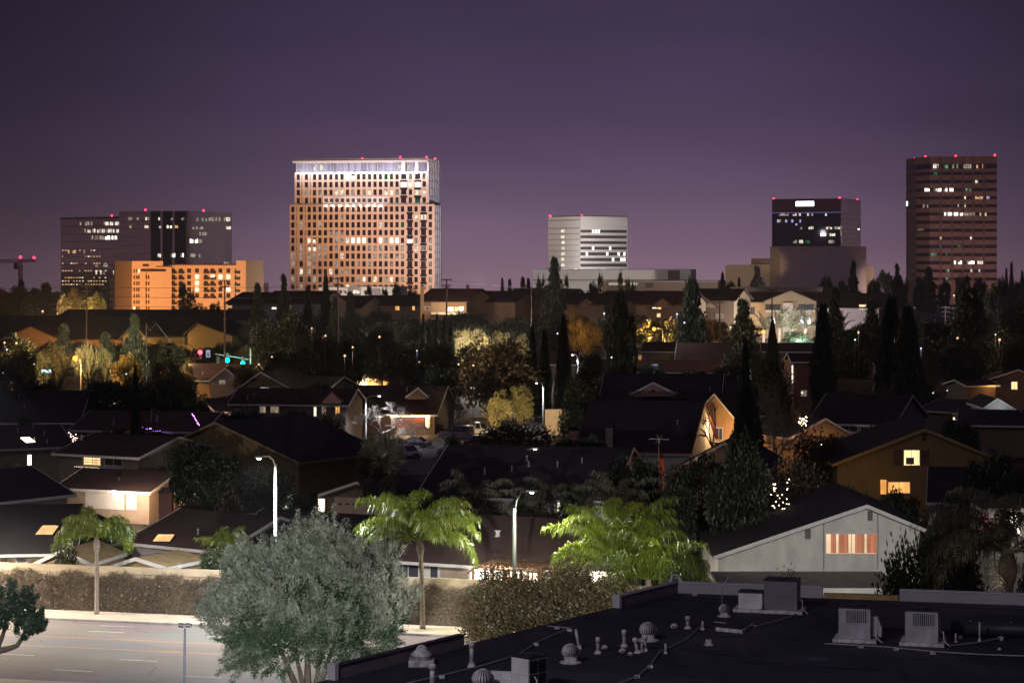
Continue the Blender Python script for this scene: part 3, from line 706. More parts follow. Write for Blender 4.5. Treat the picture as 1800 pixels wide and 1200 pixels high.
h = side('low dark house with an orange tipped eave and a tiny porch lamp', f, 724, 702, 11, m_taupe, m_brown)
MB().ball(f.W(f.t(1682), -.6, f.z(1682, 735)), .12, 6).build('porch_lamp', e_warm, h)
f = Fr(1432, 338, 1525, 336)
side('house with a low rust red roof between the dark cypress pair', f, 700, 668, 12, m_orange, m_redroof)
f = Fr(1395, 372, 1442, 372)
h = side('tall narrow reddish house with a strip of white light at its corner', f, 636, 622, 9, M('rust_stucco', (.22, .10, .09)), m_redroof); f.pix('light_strip', w_white, h, (1392, 642, 1394, 673), -.1, -.02); window(f, h, (1408, 686, 1418, 696), w_dim)
for xl, xr, D, ye, yr, wm, lab in ((1112, 1262, 432, 655, 634, m_taupe, 'broad dark roofed house with a pale bluish lit wall'), (1190, 1330, 455, 637, 604, m_trim, 'white walled ranch house glimpsed through bushes'), (1128, 1215, 540, 618, 602, m_taupe, 'dark low house right under the orange street lamp'),
        (1190, 1440, 560, 618, 603, m_taupe, 'long dark roof below the floodlit apartments'), (1215, 1330, 340, 700, 668, m_taupe, 'dark gabled house left of the tallest cypress'), (1600, 1735, 420, 640, 620, m_taupe, 'low dark house under the right hand trees'), (860, 1010, 470, 640, 618, m_taupe, 'dark roofed house behind the three slim cypresses')):
    f = Fr(xl, D, xr, D * .995); h = side(lab, f, ye, yr, 13, wm, m_redroof if D > 400 else m_black)
    if xl == 1112: f.pix('window', E('pool_glow', (.6, .68, 1.), .8, .5), h, (1146, 640, 1157, 658)); 
    if xl == 1190 and D == 455: window(f, h, (1226, 640, 1236, 650), w_white, 1); 
# ---------------------------------------------------------------- condominiums in the middle distance
for l, p, r, D, d, wm, lab in (((28, 586), (55, 573), (108, 597), 522, 18, m_orange, 'orange lit apartment gable nearest the left edge of the long row'),
                               ((216, 592), (238, 570), (256, 588), 518, 18, m_tan, 'narrow yellow lit apartment gable in the middle of the row'),
                               ((330, 584), (348, 568), (408, 590), 515, 20, m_tan, 'yellow apartment gable with a long right slope, above the red signal')):
    f = Fr(l[0], D, r[0], D * .995); gable(lab, f, l, p, r, d, wm, m_black, cat='apartment building', name='apartment_building', over=.8, trim=m_dtrim)
for xl, xr, D, ye, yr, wm, lab in ((-40, 224, 530, 594, 556, m_orange, 'long apartment row with orange walls under a black roof behind the first utility pole'), (250, 348, 526, 590, 556, m_tan, 'apartment row with yellow walls and one bright door lamp'), (100, 430, 600, 562, 545, m_taupe, 'dark roof line stretched below the orange hotel')):
    f = Fr(xl, D, xr, D * .99); h = side(lab, f, ye, yr, 24, wm, m_black, cat='apartment building', name='apartment_building', trim=m_dtrim, over=.8)
    if xl == 250: window(f, h, (324, 591, 331, 607), m_glassd, 0); window(f, h, (277, 591, 283, 599), w_white, 0, name='door_lamp')
    if xl == -40: window(f, h, (120, 597, 126, 606), m_glassd, 0); window(f, h, (180, 597, 186, 606), m_glassd, 0)
m_lilac = M('lilac_grey_stucco', (.25, .20, .22), var=.1); m_cond = M('brown_stucco', (.30, .215, .16), var=.1)
cond = [(400, 470, 640, 533, 514, m_lilac, 'grey lilac townhouse right of the hotel', [(399, 537, 408, 541, w_amber)]), (462, 560, 620, 532, 512, m_lilac, 'grey townhouse under the striped pines', [(478, 540, 486, 543, w_white)]),
        (545, 632, 640, 540, 520, m_lilac, 'dim townhouse in front of the white midrise', []), (640, 745, 650, 536, 520, m_cond, 'dim brown townhouse with two small amber windows', [(695, 538, 702, 545, w_amber), (725, 538, 729, 545, w_amber)]),
        (738, 820, 630, 529, 508, m_cond, 'townhouse with a row of bright windows on a lit terrace', [(785, 540, 797, 547, w_white), (800, 540, 806, 547, w_warm), (808, 539, 815, 547, w_white), (740, 539, 755, 545, w_dim)]),
        (818, 905, 640, 530, 512, m_cond, 'dark hip roofed townhouse with one tall lit window', [(827, 538, 832, 546, w_warm)]), (892, 1000, 655, 528, 508, m_cond, 'townhouse behind the leaning utility pole', []),
        (985, 1062, 640, 534, 516, m_cond, 'brown townhouse behind the big ragged pine', []), (1050, 1130, 645, 528, 512, m_cond, 'brown townhouse with a flat ridge left of the orange lamp', [(1060, 548, 1066, 552, w_white)]),
        (1118, 1205, 620, 534, 512, m_cond, 'dark brown townhouse over the orange lamp with lit upper windows', [(1147, 537, 1154, 542, w_white), (1156, 537, 1162, 543, w_warm), (1155, 551, 1161, 557, w_warm)]),
        (1196, 1290, 640, 527, 508, m_cond, 'brown townhouse left of the floodlit apartments', [(1259, 552, 1264, 558, w_dim), (1266, 552, 1271, 558, w_dim)]), (1440, 1545, 640, 540, 516, m_lilac, 'dim house with a lit six pane window right of the floodlit apartments', [(1511, 536, 1526, 543, w_warm)])]
for xl, xr, D, ye, yr, wm, lab, wins in cond:
    f = Fr(xl, D, xr, D * .992); h = side(lab, f, ye, yr, 20, wm, m_redroof, cat='townhouse', name='townhouse', trim=m_dtrim, over=.8)
    for x0, y0, x1, y1, mt in wins: window(f, h, (x0, y0, x1, y1), mt, 1 if x1 - x0 > 6 else 0, k=.15)
    if xl in (818, 738): chimney(h, xl + 1, xl + 7, 503, D - 2, wm, 9, True, 1.5)
    if xl == 738:
        f.pix('terrace', m_trim, h, (758, 549, 818, 553), -2.5, 0); f.pix('porch_wall', m_beige, h, (757, 531, 786, 549), -.6, 0)
    if xl in (985, 1118, 1196): gable(None, Fr(xl + 30, D - 4, xl + 62, D - 4), (xl + 28, 538), (xl + 46, 524), (xl + 64, 538), 10, wm, m_redroof, par=h, dormer=1, trim=m_dtrim)
# floodlit apartment block
f = Fr(1262, 700, 1452, 694)
h = side('cream apartment block floodlit behind glowing palms', f, 530, 506, 30, m_beige, m_redroof, cat='apartment building', name='apartment_building', trim=m_dtrim, over=1.)
f.box(MB(), f.t(1278), f.t(1443), 10, 20, 5, f.z(1360, 505, 10)).build('upper_storey', m_beige, h)
f2 = Fr(1346, 690, 1432, 688)
gable(None, f2, (1344, 529), (1390, 511), (1434, 529), 16, m_beige, m_redroof, par=h, over=.8, trim=m_dtrim)
for r, mt in (((1346, 535, 1372, 544), m_glassd), ((1405, 535, 1430, 543), m_glassd), ((1382, 548, 1392, 580), m_grey), ((1290, 540, 1300, 552), m_glassd), ((1316, 540, 1326, 552), m_glassd), ((1290, 562, 1300, 574), w_warm), ((1350, 556, 1362, 568), m_glassd), ((1408, 556, 1424, 570), m_glassd), ((1382, 575, 1388, 581), w_white)):
    window(f2 if r[0] > 1340 else f, h, r, mt, 2, fm=m_dtrim, k=.12)
f2.pix('arch_bay', m_white, h, (1376, 532, 1394, 590), -1.2, 0); f2.pix('balcony', m_trim, h, (1346, 545, 1374, 548), -1.8, 0); f2.pix('balcony', m_trim, h, (1404, 545, 1432, 548), -1.8, 0)

# ---------------------------------------------------------------- office towers
def beacons(par, fr, pts, r=.55):
    for px, py in pts:
        p = fr.W(fr.t(px), 1., 0); p.z = wz(py, p.y)
        MB().ball(p, r, 6).build('beacon', e_red, par)
        MB().tube([p - Vector((0, 0, 2.2)), p - Vector((0, 0, r))], .12, 5).build('beacon_mast', m_dmetal, par)
m_smoke = glassy('smoky_glass', (.80, .62, .58), .75, .06); m_green = glassy('grey_green_glass', (.85, .85, .78), .75, .12); m_ink = glassy('black_glass', (.055, .05, .08), .5, .05)
m_mull = M('mullion_metal', (.34, .26, .26), rough=.5, metal=.4)
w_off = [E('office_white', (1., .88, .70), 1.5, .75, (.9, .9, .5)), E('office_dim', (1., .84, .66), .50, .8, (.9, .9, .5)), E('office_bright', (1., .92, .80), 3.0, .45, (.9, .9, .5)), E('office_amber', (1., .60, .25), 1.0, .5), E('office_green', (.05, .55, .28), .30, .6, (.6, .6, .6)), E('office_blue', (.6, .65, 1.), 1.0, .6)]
def lit(fr, par, rows, seed, y0=-.12, wpx=3.4):
    """rows of lit panes: (y0, y1, [(x0, x1, material index, density)])"""
    g = random.Random(seed); n = 0
    for ya, yb, segs in rows:
        for xa, xb, mi, den in segs:
            x = xa
            while x < xb - 1:
                w = min(wpx, xb - x)
                if g.random() < den: fr.pix('window', w_off[mi if g.random() < .75 else 1], par, (x + .3, ya + (g.random() * 2 if g.random() < .3 else 0), x + w - .3, yb), y0, -.02); n += 1
                x += w
    return n
def floors(fr, par, y0, y1, n, mat, hpx=1.0, name='mullion', yo=-.18, x0=None, x1=None):
    for i in range(n):
        y = y0 + (y1 - y0) * i / (n - 1); z0 = fr.z((fr.A.x * F / fr.A.y + CX), y + hpx); t0 = 0 if x0 is None else fr.t(x0); t1 = fr.w if x1 is None else fr.t(x1)
        fr.part(name, mat, par, t0, t1, yo, -.01, z0, z0 + hpx * fr.A.y / F)
# far left pair
f = Fr(107, 1235, 211, 1200)
h = thing('office_tower', 'smoky glass office slab with three bright rows of windows near its top left', 'office tower', f.W(f.w / 2, 15, 0))
f.box(MB(), 0, f.w, 0, 40, 0, f.z(160, 382)).build('glass_wall', m_smoke, h); f.part('parapet', m_mull, h, -.3, f.w + .1, -.4, -.01, f.z(160, 385), f.z(160, 382) + .2)
floors(f, h, 398, 545, 12, m_mull, .8)
lit(f, h, [(390, 396, [(140, 170, 1, .5), (182, 209, 0, .9)]), (402.5, 409, [(134, 148, 1, .5), (148, 209, 0, .8)]), (414.5, 421, [(158, 182, 1, .6), (182, 207, 2, .95)]), (439, 445, [(119, 134, 3, .5), (138, 156, 1, .4)]), (475, 482, [(162, 200, 0, .5)]), (464, 469, [(114, 200, 1, .12)])], 3, wpx=2.8)
for k, y in enumerate((439, 450, 462, 475, 487, 493, 499)):  # glowing dots stand in for city lights reflected in the glass
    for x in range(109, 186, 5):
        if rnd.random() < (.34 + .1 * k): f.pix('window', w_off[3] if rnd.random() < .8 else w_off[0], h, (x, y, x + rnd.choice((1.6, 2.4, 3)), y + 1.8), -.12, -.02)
beacons(h, f, [(194, 379)])
f = Fr(209, 1180, 327, 1165); f2 = Fr(326, 1165, 407, 1225)
h = thing('office_tower', 'dark glass office tower with black fluted centre and grey green right face', 'office tower', f.W(f.w / 2, 15, 0))
zt = f.z(260, 371)
MB().extr([f.W(0, 0, 0), f.W(f.w, 0, 0), f2.W(f2.w, 0, 0), f2.W(f2.w, 40, 0), f.W(0, 40, 0)], (0, 0, zt)).build('glass_wall', m_smoke, h)
f2.part('right_face', m_green, h, .25, f2.w, -.25, -.01, 0, zt - .4)
for a, b in ((265, 281), (286, 302), (307, 326)): f.pix('glass_bay', m_ink, h, (a, 371.5, b, 545), -.3, -.01)
floors(f, h, 388, 545, 12, m_mull, .7, x1=265)
lit(f, h, [(382, 387, [(225, 243, 1, .6), (255, 262, 0, .9), (278, 284, 0, .6), (300, 304, 0, .9), (319, 324, 1, .8)]), (396, 401, [(224, 232, 1, .5), (254, 260, 0, .9), (279, 282, 0, 1.), (293, 302, 2, .9), (307, 314, 3, 1.)]), (445, 452, [(277, 282, 0, .9), (300, 308, 2, 1.), (317, 326, 2, .8)])], 4, y0=-.42, wpx=3.)
lit(f2, h, [(382, 389, [(328, 398, 1, .3), (398, 406, 0, .9)]), (398, 403, [(330, 362, 1, .25), (398, 406, 0, .9)]), (408, 414, [(350, 364, 1, .9)]), (420, 427, [(334, 348, 2, .8), (348, 356, 1, .8)]), (446, 452, [(326, 360, 1, .6)]), (460, 466, [(394, 405, 1, .8)])], 5, y0=-.4, wpx=3.)
floors(f2, h, 392, 470, 6, m_mull, .5, yo=-.3, x0=327, x1=345)
beacons(h, f, [(254, 369)]); beacons(h, f2, [(361, 370)])
# orange hotel
m_hot = M('apricot_stucco', (.60, .42, .28), var=.08)
f1 = Fr(189, 985, 246, 950); f2 = Fr(246, 950, 286, 956); f3 = Fr(286, 962, 433, 950)
h = thing('hotel', 'apricot hotel lit by sodium floodlights, balconies on its right wing', 'hotel', f2.W(5, 10, 0))
f1.box(MB(), f1.t(200), f1.w, 0, 14, 0, f1.z(222, 469)).build('wing', m_hot, h); f1.box(MB(), 0, f1.t(200), 1, 14, 0, f1.z(195, 489)).build('end_bay', m_hot, h)
f2.box(MB(), f2.t(231), f2.w - .1, -.5, 16, 0, f2.z(256, 459)).build('stair_tower', m_hot, h); f2.box(MB(), f2.t(255), f2.w, -1.5, 15.5, 0, f2.z(270, 477)).build('front_bay', m_hot, h)
f3.box(MB(), 0, f3.t(416), 0, 17, 0, f3.z(350, 466)).build('balcony_wing', m_hot, h); f3.box(MB(), f3.t(416), f3.w, -.5, 17.5, 0, f3.z(425, 458)).build('end_tower', m_hot, h)
f2.part('roof', m_redroof, h, f2.t(246), f2.w + .5, -2, 15, f2.z(270, 477) + .02, f2.z(270, 474)); f3.part('roof_edge', m_redroof, h, 0, f3.t(415.5), -.6, 17.2, f3.z(350, 466) + .01, f3.z(350, 464)); f1.part('roof_edge', m_redroof, h, f1.t(199), f1.w - .2, -.6, 14.2, f1.z(222, 469) + .01, f1.z(222, 467.5))
g = random.Random(5)
m_hw = glassy('hotel_window', (.07, .05, .05), .2); w_hot = E('hotel_lit', (1., .78, .48), 3., .5, (.8, .8, .8))
for i in range(7):
    y = 473 + i * 10.9
    for x in (204, 209, 214, 223, 229):
        if i or x > 206: f1.pix('window', w_hot if g.random() < .12 else m_hw, h, (x, y, x + 2.6, y + 6.5), -.15, -.01)
    if i > 1:
        for x in (190.5, 195): f1.pix('window', w_hot if g.random() < .15 else m_hw, h, (x, y, x + 2.6, y + 6.5), .85, .99)
    for x in (235, 239.5, 243): f2.pix('window', w_hot if g.random() < .1 else m_hw, h, (x, y, x + 2.4, y + 6.5), -.65, -.51)
    if i: 
        for x in (254.5 + 2, 258.5 + 2): f2.pix('window', m_hw, h, (x, y, x + 2.2, y + 6.5), -1.65, -1.51)
    f3.pix('window', m_hw, h, (287, y - 1.5, 292.5, y + 6.5), -.15, -.01)
    for k, x in enumerate((301, 314.5, 329, 343, 358.5, 370, 384, 398, 413)):
        if i > 4 and x > 340: continue
        lt = (k in (3, 7) and i in (1, 2, 3) and not (k == 7 and i == 2)) or (k in (5, 6) and i == 1)
        f3.pix('window', w_hot if lt else m_hw, h, (x, y - 1, x + 6.5, y + 6.5), -.15, -.01)
        if k in (0, 1, 4, 5, 8) : f3.pix('balcony', m_dmetal, h, (x - .8, y + 3.5, x + 7.5, y + 7.8), -1.4, -.16)
f2.pix('sign_panel', m_redroof, h, (251, 464, 262, 468), -.62, -.51)
# tall lit tower with the grid of square windows
m_cast = M('peach_precast', (.64, .49, .38), var=.08)
m_cast2 = M('pale_precast', (.62, .58, .58), var=.08)
h = thing('office_tower', 'tallest lit tower with a grid of square windows and a glowing white crown', 'office tower', (wx(640, 1200), 1215, 0))
FL = Fr(509.5, 1206, 763, 1190); CL = Fr(763, 1190, 776, 1216); FU = Fr(518, 1207, 752.5, 1192); CU = Fr(752.5, 1192, 772.5, 1220)
m_cglass = glassy('tower_glass', (.035, .028, .04), .3)
def foot(fa, fb, z0, z1, nm, mt, ins=.0):
    return MB().extr([fa.W(ins, .6 + ins, z0), fa.W(fa.w - .2, .6 + ins, z0), fb.W(fb.w - .3 - ins, .6, z0), fb.W(fb.w - .3 - ins, 34, z0), fa.W(ins, 34, z0)], (0, 0, z1 - z0)).build(nm, mt, h)
foot(FL, CL, 0, FL.z(620, 361), 'lower_core', m_cglass); foot(FU, CU, FL.z(620, 361) + .02, FU.z(640, 282), 'upper_core', m_cglass, .3)
def lattice(fr, xs, ys, y0, y1, mt, nm):
    """Piers between the columns xs and spandrels between the rows ys, one cast frame."""
    m = MB(); zt, zb = fr.z(xs[0][0], y0), fr.z(xs[0][0], y1); e = 0.
    for a, b in list(xs) + [(None, None)]:
        t1 = fr.w if a is None else fr.t(a)
        if t1 - e > .05: fr.box(m, e, t1, -.35, .58, zb, zt)
        if b: e = fr.t(b)
    zz = zt
    for a, b in list(ys) + [(None, None)]:
        z1 = zb if a is None else fr.z(xs[0][0], a)
        if zz - z1 > .05: fr.box(m, .01, fr.w - .01, -.12, .57, z1, zz - .004)
        if b: zz = fr.z(xs[0][0], b)
    m.build(nm, mt, h)
cols_l = [(511.8, 517.8), (521, 522), (526.6, 532.6), (536, 537.4), (540.6, 546.6)] + [(549.8 + 9.68 * k, 555.8 + 9.68 * k) for k in range(17)] + [(716, 725), (728.5, 734.5), (740, 749), (753.6, 759.6)]
cols_u = [(521.4, 527.4), (530, 531.4), (535.8, 541.8), (545, 546.4)] + [(549.8 + 9.68 * k, 555.8 + 9.68 * k) for k in range(16)] + [(705, 714.5), (718.6, 724.6), (729.5, 739), (742.8, 748.8)]
rows_u = [(306.8, 316.5), (320.2, 329.8), (334, 343.6), (348, 357.6)]; rows_l = [(363.6 + 13.62 * k, 373 + 13.62 * k) for k in range(10)] + [(500, 508)]
lattice(FL, cols_l, rows_l, 360, 516, m_cast, 'lower_facade'); lattice(FU, cols_u, rows_u, 303.5, 361.5, m_cast, 'upper_facade')
cc_l = [(764.3, 766.2), (768, 770), (771.6, 773.4)]; cc_u = [(754.5, 757), (759, 761.5), (763.5, 766), (768, 770)]
lattice(CL, cc_l, rows_l, 360, 516, m_cast2, 'lower_corner_facade'); lattice(CU, cc_u, [(286, 299)] + rows_u, 279, 361.5, m_cast2, 'upper_corner_facade')
panes = []
g = random.Random(11)
for fr, cols, rows in ((FU, cols_u, rows_u), (FL, cols_l, rows_l)):
    for j, (ya, yb) in enumerate(rows):
        for i, (xa, xb) in enumerate(cols):
            if xb - xa < 3: continue
            mi = None; q = g.random()
            if fr is FU:
                if j == 0 and 10 <= i <= 11: mi = 2
                elif j == 0 and i in (17, 18): mi = 4
                elif j == 0 and i in (21, 23): mi = 1
                elif j == 1 and i in (20, 21, 22): mi = 2
                elif j == 2 and q < .6: mi = 0 if q < .3 else 1
                elif j == 3 and i in (19, 22): mi = 4
            else:
                if j == 1 and i >= 22 and q < .8: mi = 0
                elif j == 4 and (12 <= i <= 14 or i in (17, 19, 20, 22)): mi = 2
                elif j in (4, 5) and i in (4, 5): mi = 0
                elif j >= 4 and q < .42: mi = g.choice((0, 1, 1, 1, 1, 1))
                elif j == 3 and i in (8, 9, 10): mi = 1
                elif q < .05: mi = g.choice((0, 1, 4))
            panes.append((mi is not None, fr, (xa, ya if q < .7 else ya + 2.5, xb, yb), mi))
panes.sort(key=lambda k: -k[0])
rest = MB()
for n_, (on, fr, r, mi) in enumerate(panes):
    if n_ < 100: fr.pix('window', w_off[mi] if on else m_cglass, h, r, .38, .59)
    elif on: fr.pix('window', w_off[mi], h, r, .38, .59)
    else: fr.box(rest, fr.t(r[0], .4), fr.t(r[2], .4), .40, .59, fr.z(r[2], r[3]), fr.z(r[0], r[1]))
o = rest.build('remaining_windows', m_cglass, h); o['kind'] = 'stuff'
# crown: pale glazed band with fins under a flared cornice
FC = Fr(519.5, 1206.2, 751.5, 1191.6)
FC.part('crown_glass', M('crown_panel', (.20, .20, .26), rough=.3, var=.7, scale=.35, stretch=(1, 1, .05)), h, 0, FC.w, .7, 2, FC.z(640, 303), FC.z(640, 282.5))
g = random.Random(2)
for k in range(40):
    x = 521 + 5.9 * k
    if x > 749: break
    FC.pix('crown_fin', m_grey, h, (x, 287, x + (1.3 if k % 3 == 0 else .6), 303), .45, .69)
for x in (552, 563, 700, 706, 716): FC.pix('crown_window', w_off[0], h, (x, 290, x + 4.5, 299), .5, .69)
FC.part('crown_sill', m_trim, h, 0, FC.w, -.5, .68, FC.z(640, 304.2), FC.z(640, 302.4))
FC.part('cornice', m_trim, h, -1.2, FC.w + .3, -1.4, 3, FC.z(640, 286), FC.z(640, 282.2)); FC.part('roof_edge', m_cast, h, -.3, FC.w, -.5, 3, FC.z(640, 282.1), FC.z(640, 279))
for x in (705.5, 729): FC.pix('crown_pier', m_trim, h, (x, 279, x + 6, 305), -.9, .3)
for fr, rows, strips in ((FL, rows_l, ((714.5, 726.5), (738.5, 750.5))), (FU, rows_u, ((703.5, 716), (728, 740.5)))):
    for i in range(len(rows) - 1):
        for a, b in strips: fr.pix('spandrel_glass', m_cglass, h, (a, rows[i][1] + .3, b, rows[i + 1][0] - .3), -.42, -.36)
FU.pix('balcony_band', m_trim, h, (568, 346, 683, 359), -.7, .1)
for k in range(12): FU.pix('balcony_window', m_glassd, h, (570.5 + 9.5 * k, 349, 576.5 + 9.5 * k, 355.5), -.76, -.705)
beacons(h, FC, [(523, 283), (551, 281.5), (636, 279), (703, 276.5)]); beacons(h, FC, [(749, 276.5)]); beacons(h, CU, [(768, 279)])
# white midrise in front of it
f = Fr(560, 1010, 692, 1000)
h = thing('apartment_building', 'white modern midrise with lit balconies at the foot of the tallest tower', 'apartment building', f.W(10, 5, 0))
f.box(MB(), 0, f.t(612), 0, 18, 0, f.z(585, 505)).build('wing', m_trim, h); f.box(MB(), f.t(612.3), f.t(634), 1.5, 18, 0, f.z(620, 503)).build('recessed_bay', m_grey, h); f.box(MB(), f.t(634.3), f.w, 0, 18, 0, f.z(660, 504)).build('wing', m_trim, h)
f.box(MB(), f.t(652), f.t(668), -.6, -.01, 0, f.z(660, 507)).build('grey_bay', m_grey, h)
for i in range(5):
    y = 510 + i * 10
    for a, b, mi in ((575, 592, 2), (596, 601, 1), (621, 632, 0), (603, 609, 1), (640, 648, 1), (672, 680, 1)):
        f.pix('window', w_off[mi] if g.random() < .72 else m_glassd, h, (a, y, b, y + 6.5), -.2 if not 612 < a < 634 else 1.3, -.01 if not 612 < a < 634 else 1.49)
    f.pix('balcony', m_dmetal, h, (613, y + 6, 633, y + 8), .4, 1.48)
# white block tower with ribbon windows
f1 = Fr(963.5, 1262, 1020.5, 1238); f2 = Fr(1020.5, 1238, 1103, 1256)
h = thing('office_tower', 'plain white concrete tower with ribbon windows on its right face only', 'office tower', f1.W(10, 10, 0))
zt = f1.z(1020, 380.5)
MB().extr([f1.W(0, 0, 0), f1.W(f1.w, 0, 0), f2.W(f2.w, 0, 0), f2.W(f2.w, 26, 0), f1.W(0, 30, 0)], (0, 0, zt)).build('wall', m_trim, h)
for i in range(9): f1.pix('wall_joint', m_grey, h, (964, 401 + i * 9.9, 1020, 401.7 + i * 9.9), -.1, -.01)
m_rib = glassy('ribbon_glass', (.16, .12, .13), .3)
for i in range(7):
    y = 404 + i * 9.9; b_ = f2.pix('ribbon_window', m_rib, h, (1020.6, y, 1101.5, y + 5.4), -.15, -.01)
    f1.pix('window', w_off[0], h, (986.5, y, 992, y + 4.6), -.12, -.01)
for i, xs in ((0, (1041, 1046, 1051)), (3, (1041, 1071)), (4, (1030, 1066, 1086, 1096)), (5, (1076, 1091, 1096))):
    for x in xs: f2.pix('window', w_off[2], h, (x, 404 + i * 9.9, x + 3.4, 409.4 + i * 9.9), -.25, -.151)
f2.part('roof_cap', m_dtrim, h, 0, f2.w, -.25, 26, zt + .01, zt + .5); f1.pix('wall_joint', m_grey, h, (964, 387, 1020, 387.6), -.1, -.01); f2.pix('wall_joint', m_grey, h, (1020.6, 398, 1102, 398.6), -.1, -.01)
beacons(h, f1, [(964.5, 379.5), (1020, 379)]); beacons(h, f2, [(1101, 384)])
# its long podium and the low sheds
f = Fr(937, 1150, 1214, 1140)
h = thing('office_podium', 'long pale blank podium under the white concrete tower', 'building', f.W(20, 10, 0))
f.box(MB(), 0, f.w, 0, 60, 0, f.z(1080, 474)).build('wall', m_trim, h); f.pix('dark_bay', m_taupe, h, (1174, 475, 1195, 492), -.2, -.01); f.pix('base_ledge', m_grey, h, (937, 491, 1213, 493.5), -1., -.01)
f = Fr(1055, 1050, 1262, 1040)
h = thing('warehouse', 'low wide cream warehouse with a band of floodlight along its roof', 'building', f.W(20, 10, 0))
f.box(MB(), 0, f.w, 0, 40, 0, f.z(1160, 494)).build('wall', m_beige, h); f.part('parapet', m_trim, h, -.2, f.w + .2, -.3, -.01, f.z(1160, 495.5), f.z(1160, 493.5)); f.pix('loading_bay', m_taupe, h, (1134, 497, 1148, 506), -.2, -.01)
f.pix('lit_canopy', E('canopy_glow', (1., .85, .68), .6, .3, (.2, .2, .2)), h, (1070, 497, 1120, 501), -.5, -.01)
f = Fr(878, 1150, 928, 1150); o = thing('warehouse', 'small pale shed on the skyline between two conifers', 'building', f.W(8, 5, 0)); f.box(MB(), 0, f.w, 0, 20, 0, f.z(900, 507)).build('wall', m_white, o); f.part('roof_edge', m_grey, o, -.2, f.w + .2, -.3, -.01, f.z(900, 508), f.z(900, 506.5))
f = Fr(432, 1180, 465, 1180); o = thing('office_building', 'small stepped concrete block peeking out right of the hotel', 'building', f.W(8, 5, 0)); f.box(MB(), 0, f.w, 0, 20, 0, f.z(450, 498)).build('wall', m_lilac, o); f.box(MB(), 0, f.t(441), .5, 19, f.z(450, 498) + .02, f.z(436, 488)).build('stair_tower', m_lilac, o); f.pix('window', m_glassd, o, (437, 500, 442, 506), -.1, -.01)
# dark tower with the glowing sign
f1 = Fr(1357, 1205, 1478, 1190); f2 = Fr(1478, 1190, 1512.5, 1222)
h = thing('office_tower', 'black glass tower with a glowing white rooftop sign, grey slatted right face', 'office tower', f1.W(15, 10, 0))
zt = f1.z(1420, 349.5)
MB().extr([f1.W(0, 0, 0), f1.W(f1.w, 0, 0), f2.W(f2.w, 0, 0), f2.W(f2.w, 30, 0), f1.W(0, 30, 0)], (0, 0, zt)).build('glass_wall', m_ink, h)
f2.part('right_face', m_green, h, .1, f2.w, -.2, -.01, 0, zt - .3); floors(f2, h, 376, 428, 7, m_grey, .7, yo=-.3)
f1.pix('top_band', glassy('top_band_glass', (.12, .07, .09), .4), h, (1357.4, 350, 1477.6, 373), -.2, -.01); f1.part('light_line', E('blue_line', (.35, .32, 1.), .45), h, 0, f1.w, -.25, -.21, f1.z(1420, 374.2), f1.z(1420, 373.4))
s_ = f1.pix('sign_box', m_dmetal, h, (1398, 353.6, 1432, 363), -1.2, -.21); f1.pix('sign_panel', E('white_sign', (.90, .93, 1.), 9.), s_, (1399, 354.3, 1430.5, 362), -1.28, -1.21)
lit(f1, h, [(375, 379.5, [(1369, 1386, 1, .6), (1386, 1432, 0, .4), (1450, 1454, 0, 1.)]), (398, 403, [(1403, 1430, 0, .7), (1452, 1477, 0, .7)]), (410, 415, [(1442, 1452, 2, .8), (1458, 1468, 0, .6)]), (422, 427.5, [(1390, 1412, 0, .7), (1416, 1430, 4, .7), (1456, 1466, 1, .7)]), (386, 391, [(1362, 1408, 5, .25)]), (393, 396, [(1362, 1408, 5, .25)]), (404, 408, [(1362, 1400, 5, .2)])], 8, y0=-.25, wpx=3.6)
lit(f2, h, [(400, 404, [(1508, 1511.5, 2, 1.)])], 9, y0=-.35)
beacons(h, f1, [(1359, 349.5), (1475, 348)]); beacons(h, f2, [(1510, 351)])
f1 = Fr(1354, 1122, 1372, 1108); f2 = Fr(1372, 1108, 1523, 1118)
h = thing('office_podium', 'huge blank concrete box in front of the tower with the white sign', 'building', f2.W(15, 8, 0))
m_mauve = M('mauve_concrete', (.34, .26, .28), var=.08, scale=.1)
MB().extr([f1.W(0, 0, 0), f1.W(f1.w, 0, 0), f2.W(f2.w, 0, 0), f2.W(f2.w, 30, 0), f1.W(0, 30, 0)], (0, 0, f2.z(1450, 433))).build('wall', m_mauve, h)
f1.part('lit_end', m_beige, h, 0, f1.w - .02, -.1, -.01, 0, f2.z(1450, 433) - .2)
for y in (441, 453): f2.pix('wall_joint', m_taupe, h, (1384, y, 1522, y + .6), -.08, -.01)
f = Fr(1275, 1130, 1356, 1126)
h = thing('office_podium', 'stepped beige parking structure left of the blank concrete box', 'building', f.W(8, 8, 0))
f.box(MB(), 0, f.t(1318), 0, 30, 0, f.z(1296, 466)).build('wall', m_beige, h); f.box(MB(), f.t(1318.2), f.w - .4, 0, 30, 0, f.z(1330, 464.5)).build('wall', m_beige, h); f.box(MB(), f.t(1320), f.w - .5, 2, 28, f.z(1330, 464.5) + .02, f.z(1330, 454)).build('machine_room', m_taupe, h)
f = Fr(1523.5, 1135, 1536, 1135); o = thing('office_podium', 'thin cream slab showing right of the blank concrete box', 'building', f.W(2, 8, 0)); f.box(MB(), 0, f.w, 0, 30, 0, f.z(1530, 467)).build('wall', m_beige, o); f.part('parapet', m_grey, o, 0, f.w + .1, -.15, -.01, f.z(1530, 468), f.z(1530, 466.6))
